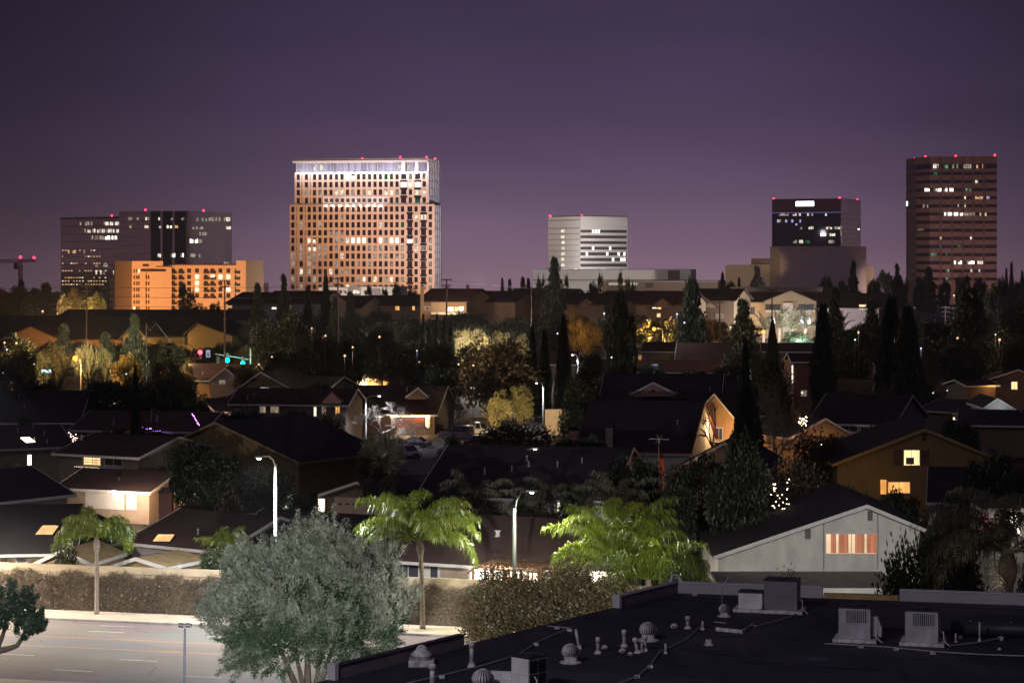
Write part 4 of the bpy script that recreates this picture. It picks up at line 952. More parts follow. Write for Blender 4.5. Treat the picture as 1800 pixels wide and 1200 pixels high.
# striped brown tower at the right
m_brn = M('brick_brown_panel', (.30, .18, .155), var=.10, scale=.2)
f0 = Fr(1593, 1222, 1611, 1200); f1 = Fr(1611, 1200, 1634, 1188); f2 = Fr(1634, 1188, 1752.5, 1183)
h = thing('office_tower', 'brown striped tower with dark ribbon windows, tallest on the right side', 'office tower', f2.W(15, 12, 0))
zt = f2.z(1690, 275)
MB().extr([f0.W(0, 0, 0), f0.W(f0.w, 0, 0), f1.W(f1.w, 0, 0), f2.W(f2.w, 0, 0), f2.W(f2.w, 34, 0), f0.W(0, 34, 0)], (0, 0, zt)).build('wall', m_brn, h)
m_band = glassy('ribbon_dark_glass', (.05, .045, .075), .3)
for i in range(15):
    y = 288 + i * 14.25; hh = 8.6 if i == 0 else 5.6
    for fr, q in ((f0, .3), (f1, .1), (f2, 0)):
        z1 = f2.z(1690, y); fr.part('ribbon_window', m_band, h, 0, fr.w, -.12, -.01, z1 - hh * .298, z1)
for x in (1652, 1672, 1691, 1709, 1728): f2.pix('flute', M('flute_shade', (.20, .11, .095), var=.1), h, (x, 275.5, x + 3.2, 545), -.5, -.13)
lit(f2, h, [(288.5, 296, [(1640, 1653, 0, .6), (1659, 1668, 4, 1.), (1674, 1688, 1, .6), (1694, 1708, 1, .9), (1716, 1728, 3, .8)]), (303, 307, [(1641, 1648, 4, .9)]), (316.5, 321.5, [(1714, 1719, 0, 1.)]), (331, 336.5, [(1641, 1647, 0, 1.), (1648, 1677, 2, .85), (1697, 1707, 4, .9)]), (345, 350, [(1695, 1698, 0, 1.), (1714, 1728, 3, .9), (1734, 1740, 5, 1.)]), (359, 364, [(1683, 1686, 1, 1.), (1695, 1698, 0, 1.)]), (373.5, 379, [(1656, 1693, 2, .95), (1695, 1714, 1, .8), (1722, 1725, 3, 1.), (1731, 1735, 0, 1.)]),
            (416, 421, [(1645, 1656, 3, .5), (1705, 1709, 0, 1.)]), (430.5, 435, [(1645, 1690, 4, .35)]), (444.5, 450, [(1634, 1660, 4, .4), (1662, 1666, 4, 1.)]), (458.5, 464, [(1677, 1692, 2, .8), (1699, 1714, 2, .9), (1718, 1728, 0, .8)]), (473, 478, [(1662, 1670, 4, .9), (1706, 1709, 0, 1.), (1720, 1726, 0, .7)]), (487, 492, [(1662, 1669, 4, .9)])], 12, y0=-.58, wpx=3.5)
lit(f1, h, [(331, 336.5, [(1625, 1634, 2, .9)]), (359.5, 365, [(1622, 1634, 1, .7)])], 13, y0=-.2)
f0.pix('light_strip', w_off[2], h, (1593, 354, 1595, 362), -.3, -.13)
beacons(h, f0, [(1604, 279)]); beacons(h, f1, [(1624, 275.5)]); beacons(h, f2, [(1680, 274.5), (1749, 273)])
# construction crane
m_crane = M('crane_red', (.34, .05, .06), rough=.5)
D = 1500; h = thing('tower_crane', 'red lattice tower crane with a long jib at the far left', 'crane', (wx(36, D), D, 0))
def truss(name, a, b, w, n):
    a, b = Vector(a), Vector(b); d = (b - a).normalized(); u = d.cross(Vector((0, 1, 0))).normalized() * w; v = Vector((0, w, 0)); m = MB()
    cs = [u + v, u - v, -u - v, -u + v]
    for c in cs: m.tube([a + c, b + c], .2, 4)
    for i in range(n):
        p, q = a.lerp(b, i / n), a.lerp(b, (i + 1) / n)
        for j in range(4): m.tube([p + cs[j], q + cs[(j + 1) % 4]], .13, 3); m.tube([p + cs[j], p + cs[(j + 1) % 4]], .13, 3)
    m.build(name, m_crane, h)
truss('mast', (wx(36, D), D, 0), (wx(36, D), D, wz(466, D)), 1., 16); truss('jib', (wx(-140, D), D, wz(459, D)), (wx(34, D), D, wz(459, D)), .9, 30); truss('counter_jib', (wx(38, D), D, wz(459, D)), (wx(60, D), D, wz(457, D)), .8, 5); truss('apex', (wx(36, D), D, wz(466, D)), (wx(36, D), D, wz(454, D)), .7, 3)
MB().box(wx(25, D), wx(31, D), D - 1.5, D + 1.5, wz(473, D), wz(462, D)).build('cab', m_dmetal, h); MB().box(wx(56, D), wx(61, D), D - 1.5, D + 1.5, wz(461, D), wz(456, D)).build('counterweight', m_conc, h)
for px, py in ((36, 452), (60, 453)): MB().ball((wx(px, D), D, wz(py, D)), .9, 6).build('beacon', e_red, h)
# ---------------------------------------------------------------- ground, road, boundary wall
AR = -math.atan2(.2459, .969)
U = Vector((math.cos(AR), math.sin(AR), 0)); NN = Vector((-math.sin(AR), math.cos(AR), 0))
def rd(q, s, z=0.): return U * q + NN * s + Vector((0, 0, z))
def road_obj(m, name, mat, q=False):
    o = m.build(name, mat); o.rotation_euler.z = AR; return o
m_ground = M('dark_yards', (.055, .05, .042), scale=.15, var=.5, col2=(.03, .035, .02))
# level as far as the towers, then falling gently away to a lower plain
structure(MB().add([(-3000, -600, -.04), (3000, -600, -.04), (3000, 1560, -.04), (-3000, 1560, -.04), (9000, 9000, -700), (-9000, 9000, -700)], [(0, 1, 2, 3), (3, 2, 4, 5)]).build('ground', m_ground))
def asphalt():
    m, nt, out = nodes('worn_asphalt'); b = N(nt, 'ShaderNodeBsdfPrincipled', Roughness=.75); b.inputs['Specular IOR Level'].default_value = .25
    n1 = N(nt, 'ShaderNodeTexNoise', Scale=1., Detail=6., Roughness=.65); nt.links.new(vec(nt, (.02, .55, 1)), n1.inputs['Vector'])
    n2 = N(nt, 'ShaderNodeTexNoise', Scale=14., Detail=4.); nt.links.new(vec(nt), n2.inputs['Vector'])
    n3 = N(nt, 'ShaderNodeTexNoise', Scale=.25, Detail=5.); nt.links.new(vec(nt), n3.inputs['Vector'])
    c = mix(nt, (.23, .19, .165), (.38, .33, .29), n1.outputs['Fac']); c = mix(nt, c, (.22, .185, .162), n3.outputs['Fac']); 
    sp = N(nt, 'ShaderNodeMath', operation='MULTIPLY'); sp.inputs[1].default_value = .45; nt.links.new(n2.outputs['Fac'], sp.inputs[0])
    pt_ = N(nt, 'ShaderNodeTexVoronoi', Scale=1., feature='F1'); nt.links.new(vec(nt, (.09, .22, 1)), pt_.inputs['Vector'])
    c = mix(nt, c, pt_.outputs['Color'], .05)
    ck = N(nt, 'ShaderNodeTexVoronoi', Scale=1., feature='DISTANCE_TO_EDGE'); nt.links.new(vec(nt, (.14, .30, 1)), ck.inputs['Vector']); cm = N(nt, 'ShaderNodeMapRange'); cm.inputs['From Max'].default_value = .012; cm.inputs['To Min'].default_value = .55; cm.inputs['To Max'].default_value = 0.; nt.links.new(ck.outputs['Distance'], cm.inputs['Value']); c = mix(nt, c, (.10, .09, .085), cm.outputs[0])
    st = N(nt, 'ShaderNodeTexNoise', Scale=1., Detail=6., Roughness=.7); nt.links.new(vec(nt, (.16, .5, 1)), st.inputs['Vector']); sm = N(nt, 'ShaderNodeMapRange'); sm.inputs['From Min'].default_value = .58; sm.inputs['From Max'].default_value = .75; sm.inputs['To Max'].default_value = .55; nt.links.new(st.outputs['Fac'], sm.inputs['Value']); c = mix(nt, c, (.11, .10, .095), sm.outputs[0])
    nt.links.new(mix(nt, c, (.14, .13, .125), sp.outputs[0]), b.inputs['Base Color']); nt.links.new(b.outputs[0], out.inputs[0]); return m
structure(road_obj(MB().box(-200, 200, 122.6, 143.9, -.02, .0), 'road', asphalt()))
m_walk = M('pale_concrete', (.58, .50, .39), scale=.8, var=.15, bump=.1)
structure(road_obj(MB().box(-200, 200, 143.95, 147.45, -.02, .14), 'pavement', m_walk)); structure(road_obj(MB().box(-200, 200, 119., 122.55, -.02, .14), 'pavement', m_walk))
structure(road_obj(MB().box(-200, 200, 143.75, 143.945, -.02, .15), 'kerb', M('kerb_concrete', (.36, .34, .31), var=.2)))
m_wl = M('white_marking', (.62, .61, .58), var=.2, scale=4); m_yl = M('yellow_marking', (.52, .36, .10), var=.3, scale=3)
def dash(q, s, l=2.5, w=.11): structure(road_obj(MB().box(q, q + l, s, s + w, .0, .004), 'lane_marking', m_wl))
for k in range(-5, 7):
    for s, q0 in ((142.5, -65), (140.2, -64.7), (130.8, -58.3), (126.6, -60.7)): dash(q0 + 8.25 * k, s)
for s in (137.6, 134.1): structure(road_obj(MB().box(-200, 200, s, s + .13, .0, .004), 'lane_marking', m_yl))
w = thing('boundary_wall', 'long cream capped block wall beside the road, its face overgrown', 'wall', (0, 0, 0))
m_block = M('cream_block', (.50, .41, .28), scale=.7, var=.18, bump=.15)
o = MB().box(-120, 90, 147.5, 147.8, 0, 2.8).build('wall', m_block, w); o.rotation_euler.z = AR
for k in range(-30, 23):
    o = MB().box(k * 4.0, k * 4.0 + 3.99, 147.46, 147.84, 2.8, 3.28).build('cap', m_block, w); o.rotation_euler.z = AR
q = QM(5); g = q.g; n = 150000
x = g.random(n) * 82 - 92; z = g.random(n) ** .9 * (2.72 + .16 * np.sin(x * 1.7) + .1 * np.sin(x * 5.1) + .1 * g.random(n)); y = 147.44 - g.random(n) * (.14 + .12 * np.sin(x * .9) ** 2)
q.leaves(np.stack([x, y, z], 1), np.stack([g.normal(size=n) * .9, g.normal(size=n) * .35, g.normal(size=n) * .8 - .25], 1), .16 + .30 * g.random(n) ** 2, .014)
o = q.build('ivy', leaf('dry_vines', (.05, .034, .022), (.205, .15, .10), trans=.1, scale=4.)); o.rotation_euler.z = AR; tag(o, 'dry brown creeper matted over the boundary wall', None, None, 'stuff')
q = QM(6); g = q.g; n = 16000
x = g.random(n) * 40 - 12; z = g.random(n) * 2.85; y = 147.42 - g.random(n) * .35
q.leaves(np.stack([x, y, z], 1), g.normal(size=(n, 3)), .10 + .1 * g.random(n), .035)
o = q.build('ivy', leaf('creeper_leaves', (.06, .055, .025), (.16, .12, .06), scale=2.)); o.rotation_euler.z = AR; tag(o, 'leafy green and brown creeper on the right part of the boundary wall', None, None, 'stuff')
# quiet street among the houses
structure(MB().add([gp(560, 838, .01), gp(920, 830, .01), gp(1010, 752, .01), gp(570, 768, .01)], [(0, 1, 2, 3)]).build('street', M('street_asphalt', (.17, .155, .15), scale=.4, var=.3)))
structure(MB().add([gp(780, 765, .014), gp(905, 765, .014), gp(905, 757, .014), gp(790, 757, .014)], [(0, 1, 2, 3)]).build('driveway', M('driveway_concrete', (.42, .38, .34), scale=.4)))
structure(MB().add([gp(240, 915, .02), gp(300, 915, .02), gp(300, 888, .02), gp(255, 888, .02)], [(0, 1, 2, 3)]).build('courtyard', M('courtyard_paving', (.40, .27, .18), scale=1.)))

# ---------------------------------------------------------------- near palms, tree, shrubs
o = feather(3, 5.4, .15, 3.4, 16, lf=.8, droop=1.15, el0=-.1, nl=80, fixed=[(.1, .55), (-.5, .35), (3.0, .7), (2.4, .95), (3.6, .4), (0., .9)]); o.location = rd(-66.3, 146.0) ; o.location = (wx(170, 158.2), 158.2, .1); tag(o, 'slender queen palm with drooping fronds at the left end of the pavement', 'palm', 'queen palms along the wall')
o = feather(9, 6.0, .17, 5.1, 21, lf=.95, droop=1.02, el0=.0, nl=110, lean=(-.2, 0), fixed=[(3.1, .75), (.05, .75), (2.2, 1.3), (-.4, .55), (3.6, .45), (2.9, 1.05), (.2, 1.0), (3.3, .25), (-.15, .3)]); o.location = (wx(743, 152), 152, .1); tag(o, 'brightly lit yellow green queen palm right of the grey tree', 'palm', 'queen palms along the wall')
o = feather(17, 5.0, .24, 5.6, 28, lf=1.0, droop=.92, el0=-.1, nl=110, bulge=False, fixed=[(3.0, .65), (2.6, 1.0), (.15, .6), (-.35, .35), (3.4, .3), (1.6, 1.35), (.6, 1.15), (2.2, 1.25)]); o.location = (wx(1092, 149), 149, 0); tag(o, 'bushy queen palm glowing green beside the low lamp post', 'palm', 'queen palms along the wall')
o = feather(23, 4.6, .22, 4.9, 17, lf=.95, droop=1.1, el0=-.15, nl=100, bulge=False, fixed=[(-.1, .45), (.25, .4), (-.5, .2), (.6, .6)]); o.location = (wx(1140, 144), 144, 0); tag(o, 'small palm with dark fronds hanging right toward the flat roof', 'palm', 'queen palms along the wall')
o = feather(31, 9.5, .34, 5.4, 24, mat=l_palmd, lf=.95, droop=1.1, el0=-.2, nl=90, fixed=[(3.1, .6), (2.8, 1.1), (3.4, .3), (2.4, .4), (3.9, .75)]); o.location = (wx(1771, 120), 120, 0); tag(o, 'tall dark palm with long hanging fronds behind the right end of the flat roof', 'palm')
for px, D, th, fl, sd, lab in ((838, 176, 5.5, 4.2, 41, 'dark feather palm in front of the deep black roof, left of the lamp post'), (1092, 168, 6.2, 4.4, 43, 'tall dark palm standing behind the glowing bushy palm'), (955, 190, 4.2, 3.2, 47, 'small dim palm right of the tall thin lamp post'), (-12, 262, 11.5, 4.2, 49, 'dim palm whose hanging fronds poke in at the far left edge'), (398, 167, 3.2, 2.6, 53, 'young palm with stiff pale green fronds left of the grey tree'), (292, 166, 1.6, 2.0, 57, 'small upright palm frond cluster just behind the wall')):
    o = feather(sd, th, .16, fl, 15 if fl > 3 else 9, mat=l_palmd if fl > 3 else l_palm, lf=.7, droop=1. if fl > 3 else .7, el0=.0 if fl > 3 else .45, nl=60, bulge=False); o.location = (wx(px, D), D, 0); tag(o, lab, 'palm')
# grey olive
def olive(c, rx, rz, cz):
    t = thing('olive_tree', 'large rounded silvery grey olive tree in front of the road', 'tree', c); c = Vector(c)
    q = QM(77); g = q.g; q2 = QM(78); K = 1150
    d = g.normal(size=(K, 3)); d /= np.linalg.norm(d, axis=1, keepdims=True)
    d[:, 2] = np.where(d[:, 2] < -.75, -d[:, 2], d[:, 2])
    lump = 1 + .16 * np.sin(d[:, 0] * 6 + 1) * np.cos(d[:, 2] * 7) + .10 * np.sin(d[:, 1] * 9 + d[:, 2] * 4)
    hx = np.hypot(d[:, 0], d[:, 1]); r = (.74 + .24 * g.random(K) ** .7) * lump / (hx ** 2.7 + np.abs(d[:, 2]) ** 2.7) ** (1 / 2.7) * .95
    cc = d * r[:, None] * np.array([rx, rx, rz]) + np.array([0, 0, cz])
    for k in range(K):
        ax = d[k] * .55 + np.array([0, 0, .85 if d[k][2] > -.3 else .1]) + g.normal(size=3) * .22; ax /= np.linalg.norm(ax)
        ln = (.8 + .8 * g.random()) * (1.25 if k % 7 == 0 else 1.); m = 150
        s = g.random(m) ** .8; rad = .24 * (1 - s * .75); o_ = g.normal(size=(m, 3)) * rad[:, None] * .75
        p = cc[k] + ax * (s * ln - .4)[:, None] + o_
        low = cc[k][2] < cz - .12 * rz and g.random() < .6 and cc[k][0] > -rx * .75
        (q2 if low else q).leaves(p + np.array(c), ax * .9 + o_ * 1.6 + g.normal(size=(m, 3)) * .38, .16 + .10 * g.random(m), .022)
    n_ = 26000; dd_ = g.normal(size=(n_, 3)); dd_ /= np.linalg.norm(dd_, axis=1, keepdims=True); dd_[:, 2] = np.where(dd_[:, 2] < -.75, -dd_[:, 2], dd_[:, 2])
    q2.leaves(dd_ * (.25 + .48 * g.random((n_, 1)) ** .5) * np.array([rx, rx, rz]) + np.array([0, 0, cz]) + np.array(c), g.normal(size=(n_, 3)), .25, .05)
    b = QM(79)
    for (x0, x1, y1, r0) in ((-.3, -2.6, .6, .20), (.0, .1, -1.2, .24), (.35, 2.2, .5, .17), (-.1, -.9, -2.0, .16), (.2, 1.2, 2.0, .15)):
        p = [c + Vector((x0, 0, 0)), c + Vector((x0 * 1.2 + x1 * .15, y1 * .2, 1.6)), c + Vector((x1 * .6, y1 * .6, 3.4)), c + Vector((x1, y1, 6.0)), c + Vector((x1 * 1.5, y1 * 1.4, 8.))]
        b.tube(p, [r0, r0 * .85, r0 * .6, r0 * .35, .03], 8)
    b.build('trunk', m_bark, t, smooth=True); q.build('crown', l_olive, t); q2.build('shade_toned_foliage', l_olive2, t)
olive((wx(541, 125), 125, 0), 5.3, 4.0, 5.5)
# juniper, lower left
D = 100; t = thing('juniper_tree', 'dark clipped juniper with a curved limb at the lower left corner', 'tree', (wx(-12, D), D, 0)); q = QM(91); g = q.g
for px, py, r in ((40, 1062, .62), (14, 1058, .7), (52, 1086, .55), (20, 1090, .6), (66, 1098, .36), (62, 1108, .40), (-8, 1075, .8), (44, 1110, .42), (-20, 1050, .6)):
    c = np.array(at(px, py, D + rnd.uniform(-.5, .5))); m = 2600; d = g.normal(size=(m, 3)); d /= np.linalg.norm(d, axis=1, keepdims=True)
    for _ in range(16):
        dd_ = g.normal(size=3); dd_ /= np.linalg.norm(dd_); cs = c + dd_ * r * .72; ax = dd_ * .6 + np.array([0, 0, .8]); mm = 190; s_ = g.random((mm, 1))
        q.leaves(cs + ax * s_ * r * .62 + g.normal(size=(mm, 3)) * r * .17 * (1.1 - s_), ax + g.normal(size=(mm, 3)) * .45, .12, .022)
b = QM(92); b.tube([(wx(-12, D), D, 0), at(-14, 1150, D), at(-3, 1138, D)], [.3, .22, .17], 9); b.tube([at(-14, 1146, D), at(12, 1140, D), at(30, 1134, D), at(42, 1116, D), at(46, 1090, D)], [.17, .13, .11, .09, .05], 8); b.tube([at(-8, 1144, D), at(4, 1118, D), at(14, 1085, D)], [.14, .1, .05], 8)
b.build('trunk', m_bark, t, smooth=True); q.build('crown', l_jun, t)
# flowering shrub beyond the roof edge
t = thing('bougainvillea_bush', 'sprawling brown green bougainvillea between the road and the flat roof', 'shrub', (wx(950, 140), 140, 0)); q = QM(95); g = q.g; b = QM(96)
for k in range(150):
    px = 812 + 275 * g.random(); e = (px - 812) / 275
    py = 1016 + 112 * g.random() + (28 if px < 850 else 0) + (-18 * g.random() if 850 < px < 1010 else 0)
    c = np.array(at(px, py, 138 + 7 * g.random())); m = 190
    q.leaves(c + g.normal(size=(m, 3)) * np.array([.42, .42, .36]), g.normal(size=(m, 3)) + np.array([0, 0, .3]), .16 + .12 * g.random(m), .062)
    if k % 3 == 0: b.tube([(wx(960, 140), 140 + g.normal() * .5, 0), tuple(c * .5 + np.array([wx(960, 140) * .5, 70, .2])), tuple(c)], [.04, .025, .008], 4)
for px in (868, 882, 905, 926, 948, 975, 990, 1010, 1030):
    top = 984 + 20 * g.random(); P0 = np.array(at(px, 1040, 141)); P1 = np.array(at(px + g.normal() * 4, top, 141)); b.tube([tuple(P0), tuple(P1)], [.02, .008], 4); m = 110; s = g.random((m, 1)) ** .8
    q.leaves(P0 + (P1 - P0) * s + g.normal(size=(m, 3)) * .17, g.normal(size=(m, 3)), .15, .04)
b.build('stems', m_bark, t); q.build('foliage', l_bush, t)

# ---------------------------------------------------------------- flat roofed building in front
RZ = 14.0
def rp(px, py, z=0.): p = gp(px, py, RZ); p.z += z; return p
def membrane():
    m, nt, out = nodes('roof_membrane'); b = N(nt, 'ShaderNodeBsdfPrincipled', Roughness=.7); b.inputs['Specular IOR Level'].default_value = .3
    n1 = N(nt, 'ShaderNodeTexNoise', Scale=1.3, Detail=8., Roughness=.7); nt.links.new(vec(nt, (1, .6, 1)), n1.inputs['Vector'])
    n2 = N(nt, 'ShaderNodeTexNoise', Scale=.22, Detail=4., Distortion=.8); nt.links.new(vec(nt), n2.inputs['Vector']); r2 = N(nt, 'ShaderNodeMapRange'); r2.inputs['From Min'].default_value = .5; r2.inputs['From Max'].default_value = .66; r2.inputs['To Max'].default_value = .75; nt.links.new(n2.outputs['Fac'], r2.inputs['Value'])
    n3 = N(nt, 'ShaderNodeTexNoise', Scale=.5, Detail=3.); nt.links.new(vec(nt, (2, .4, 1)), n3.inputs['Vector']); r3 = N(nt, 'ShaderNodeMapRange'); r3.inputs['From Min'].default_value = .55; r3.inputs['From Max'].default_value = .62; r3.inputs['To Max'].default_value = .6; nt.links.new(n3.outputs['Fac'], r3.inputs['Value'])
    c = mix(nt, (.026, .025, .034), (.052, .049, .060), n1.outputs['Fac']); c = mix(nt, c, (.080, .075, .082), r2.outputs[0]); c = mix(nt, c, (.018, .017, .024), r3.outputs[0])
    nt.links.new(c, b.inputs['Base Color']); bp = N(nt, 'ShaderNodeBump', Strength=.3, Distance=.05); nt.links.new(n1.outputs['Fac'], bp.inputs['Height']); nt.links.new(bp.outputs[0], b.inputs['Normal'])
    nt.links.new(b.outputs[0], out.inputs[0]); return m
m_memb = membrane()
m_para = M('parapet_paint', (.20, .18, .19), var=.15)
m_edge = M('parapet_metal', (.46, .45, .47), rough=.5, var=.1)
A_, B_ = rp(590, 1190), rp(1185, 1040); dirA = (B_ - A_); LL = dirA.length; dirA.normalize(); nA = Vector((dirA.y, -dirA.x, 0))
C_ = rp(1800, 1062); dirB = (C_ - B_).normalized(); nB = Vector((dirB.y, -dirB.x, 0))
bld = thing('flat_roof_building', 'flat roofed building in front with dark membrane, parapets and vents', 'building', (8, 60, 0))
P = [A_ - dirA * 1.3, B_, B_ + dirB * 45, A_ - dirA * 1.3 + dirB * 45]
MB().extr([(p.x, p.y, 0) for p in P], (0, 0, RZ - .30)).build('wall', m_para, bld)
MB().extr([(p.x, p.y, RZ - .298) for p in P], (0, 0, .298)).build('roof', m_memb, bld)
def wallseg(name, p, d, n_, l0, l1, h, th, mat, z0=.003): 
    a, b = p + d * l0, p + d * l1; return MB().hexa([a + Vector((0, 0, z0)), b + Vector((0, 0, z0)), b + n_ * th + Vector((0, 0, z0)), a + n_ * th + Vector((0, 0, z0))], [a + Vector((0, 0, h)), b + Vector((0, 0, h)), b + n_ * th + Vector((0, 0, h)), a + n_ * th + Vector((0, 0, h))]).build(name, mat, bld)
wallseg('parapet', A_, dirA, nA, -.2, LL * .31, .34, .22, m_para); wallseg('parapet', A_, dirA, nA, LL * .79, LL - .02, .34, .22, m_para)
wallseg('coping', A_, dirA, nA, -.2, LL * .31 + .05, .37, .25, m_dmetal, .343); wallseg('coping', A_, dirA, nA, LL * .79 - .05, LL - .02, .37, .25, m_edge, .343)
wallseg('parapet_end', A_, dirA, nA, LL * .79 - .16, LL * .79 - .01, .42, .26, m_trim); wallseg('parapet_end', A_, dirA, nA, -.36, -.21, .42, .26, m_trim)
def lb(px): p = gp(px, 1040, RZ); k = (px - CX) / F; return (k * B_.y - B_.x) / (dirB.x - k * dirB.y)
wallseg('parapet', B_, dirB, nB, .0, lb(1447), .34, .2, m_edge); wallseg('parapet', B_, dirB, nB, lb(1582), 45, .34, .2, m_edge)
wallseg('parapet_board', B_, dirB, nB, lb(1449), lb(1580), .16, .2, M('yellow_board', (.50, .34, .13)))
wallseg('coping', B_, dirB, nB, .0, lb(1447), .37, .24, m_trim, .343); wallseg('coping', B_, dirB, nB, lb(1582), 45, .37, .24, m_trim, .343)
MB().tube([rp(1178, 1040, .30), rp(1182, 1038, .52), rp(1192, 1038, .52), rp(1198, 1042, .35)], .05, 8).build('overflow_pipe', m_trim, bld, True)
structure_patch = MB().lathe([(.30, .002), (.28, .006)], 20, rp(1440, 1157)).build('roof_patch', M('patch_paint', (.10, .095, .14)), bld)
for px_, py_, a_, b2 in ((1330, 1165, .9, .5), (1500, 1175, 1.4, .7), (1120, 1085, .8, .5), (1650, 1105, 1.1, .6), (960, 1170, .6, .4), (1260, 1150, .5, .5)):
    p_ = rp(px_, py_); wq = [p_ + dirB * (sx * a_ / 2) + nA * (sy * b2 / 2) for sx, sy in ((-1, -1), (1, -1), (1, 1), (-1, 1))]; MB().hexa([v + Vector((0, 0, .0005)) for v in wq], [v + Vector((0, 0, .008)) for v in wq]).build('roof_patch', M('tar_patch', rnd.choice(((.022, .021, .026), (.07, .066, .072))), var=.4, scale=3), bld)
for k in range(7):                                   # welded membrane seams
    a = A_ + dirA * (LL * (.1 + .14 * k)) + nA * .35; MB().tube([a + Vector((0, 0, .004)), a + dirB * 42 + Vector((0, 0, .004))], .018, 4).build('membrane_seam', M('seam_tar', (.03, .03, .038)), bld)

m_vent = M('vent_paint', (.72, .70, .67), rough=.6, var=.32, scale=5, col2=(.48, .43, .38))
def turbine(px, yb, wp, hp, lab):
    p = rp(px, yb); s = p.y / F; r = wp * s / 2; h = hp * s
    t = thing('turbine_vent', lab, 'roof vent', p, 'spinning turbine vents on the flat roof')
    MB().lathe([(r * 1.25, 0), (r * 1.2, .03), (r * .72, .06), (r * .72, h * .36)], 20, p).build('neck', m_vent, t, True)
    m = MB(); n = 22
    for k in range(n):
        a = 2 * math.pi * k / n; pts = []
        for i in range(9):
            u = i / 8; zz = h * (.34 + .62 * u); rr = r * math.sin(math.pi * (.24 + .66 * u)) ** .7
            pts.append((zz, rr))
        for i in range(8):
            v = []
            for zz, rr in (pts[i], pts[i + 1]):
                for da, kr in ((0, 1.), (.62 * 6.283 / n, .94)): v.append(p + Vector((rr * kr * math.cos(a + da), rr * kr * math.sin(a + da), zz)))
            m.add(v, [(0, 1, 3, 2)])
    m.build('vanes', m_vent, t)
    MB().lathe([(r * .82 * math.sin(math.pi * (.24 + .66 * i / 8)) ** .7, h * (.34 + .62 * i / 8)) for i in range(9)], 18, p).build('core', m_dmetal, t)
    MB().lathe([(r * .42, h * .93), (r * .3, h * .98), (.01, h)], 16, p).build('cap', m_vent, t, True); return t
turbine(1003, 1164, 32, 34, 'round turbine vent beside the louvred unit, leaning pipe behind it'); turbine(1139, 1125, 31, 33, 'round turbine vent behind the cluster of four pipes'); turbine(1273, 1083, 20, 22, 'smallest turbine vent, under the thin aerial'); turbine(849, 1216, 40, 42, 'turbine vent cut by the bottom edge of the roof, beside the white box')
def pipe(px, yt, yb, wpx, lab, cap=True, lean=0., tall=None):
    p = rp(px, yb); s = p.y / F; h = (yb - yt) * s; r = wpx * s / 2
    t = thing('vent_pipe', lab, 'roof pipe', p, 'capped pipes standing on the flat roof'); top = p + Vector((lean * s, 0, h))
    MB().tube([p, top], r, 12).build('pipe', m_vent, t, True); MB().lathe([(r * 2.4, 0), (r * 2.2, .03), (r * 1.15, h * .22)], 12, p).build('flashing', m_vent, t, True)
    if cap: d = (top - p).normalized(); MB().tube([top - d * .11, top, top + d * .03], [r * 1.5, r * 1.5, r * 1.2], 12).build('cap', m_vent, t, True)
pipe(829, 1130, 1172, 7, 'capped pipe at the end of the near parapet'); pipe(760, 1168, 1212, 9, 'thick capped pipe at the bottom edge beside the mushroom fan'); pipe(1018, 1105, 1140, 5, 'leaning uncapped pipe behind the turbine vent', False, -6)
pipe(1051, 1121, 1148, 6, 'short capped pipe left of the pipe cluster'); pipe(1097, 1108, 1136, 6, 'tall capped pipe behind two low cowls'); pipe(1121, 1122, 1147, 6, 'capped pipe leaning left in the cluster', True, -5); pipe(1128, 1128, 1146, 3, 'thin bare pipe inside the cluster', False); pipe(1134, 1117, 1144, 5, 'straight capped pipe right in the cluster, before the turbine vent')
pipe(1170, 1130, 1148, 3.5, 'lone thin pipe right of the cluster', False); pipe(1209, 1084, 1104, 6, 'capped pipe standing left of the smallest turbine vent'); pipe(1235, 1091, 1106, 4, 'thin pipe just left of the low roof hatch', False); pipe(1246, 1125, 1133, 8, 'squat capped stub alone on the dark roof')
pipe(1722, 1093, 1128, 3, 'thin standpipe in front of the black duct', False); pipe(1680, 1112, 1128, 3, 'short standpipe beside the right hand unit', False)
def cowl(px, yb, wp, lab):
    p = rp(px, yb); s = p.y / F; r = wp * s / 2
    t = thing('roof_cowl', lab, 'roof vent', p, 'low cowls on the flat roof'); MB().lathe([(r * 1.1, 0), (r, .03), (r * .85, r * .6), (r * .5, r * .95), (.01, r)], 14, p).build('hood', m_vent, t, True); MB().box(p.x - r * .6, p.x + r * .6, p.y - r * 1.02, p.y - r * .5, p.z + .02, p.z + r * .45).build('mouth', m_dmetal, t)
for a in ((1094, 1145, 13, 'low cowl at the foot of the tall capped pipe'), (1108, 1150, 10, 'low cowl just left of the leaning clustered pipe'), (1185, 1102, 14, 'low cowl left of the capped pipe near the hatch'), (1063, 1139, 12, 'low cowl behind the short capped pipe'), (1757, 1141, 7, 'tiny cowl alone at the right of the units'), (1222, 1046, 10, 'low cowl close to the far parapet')): cowl(*a)
# mushroom fan
p = rp(741, 1168); t = thing('exhaust_fan', 'mushroom shaped exhaust fan on a square curb by the near parapet', 'roof fan', p)
MB().box(p.x - .34, p.x + .34, p.y - .34, p.y + .34, p.z, p.z + .16).build('curb', m_vent, t); MB().lathe([(.22, .161), (.28, .2), (.29, .3), (.25, .34), (.15, .42), (.14, .47), (.08, .53), (.01, .55)], 24, p).build('hood', m_vent, t, True); MB().lathe([(.295, .235), (.295, .25)], 24, p).build('ring', m_dmetal, t)
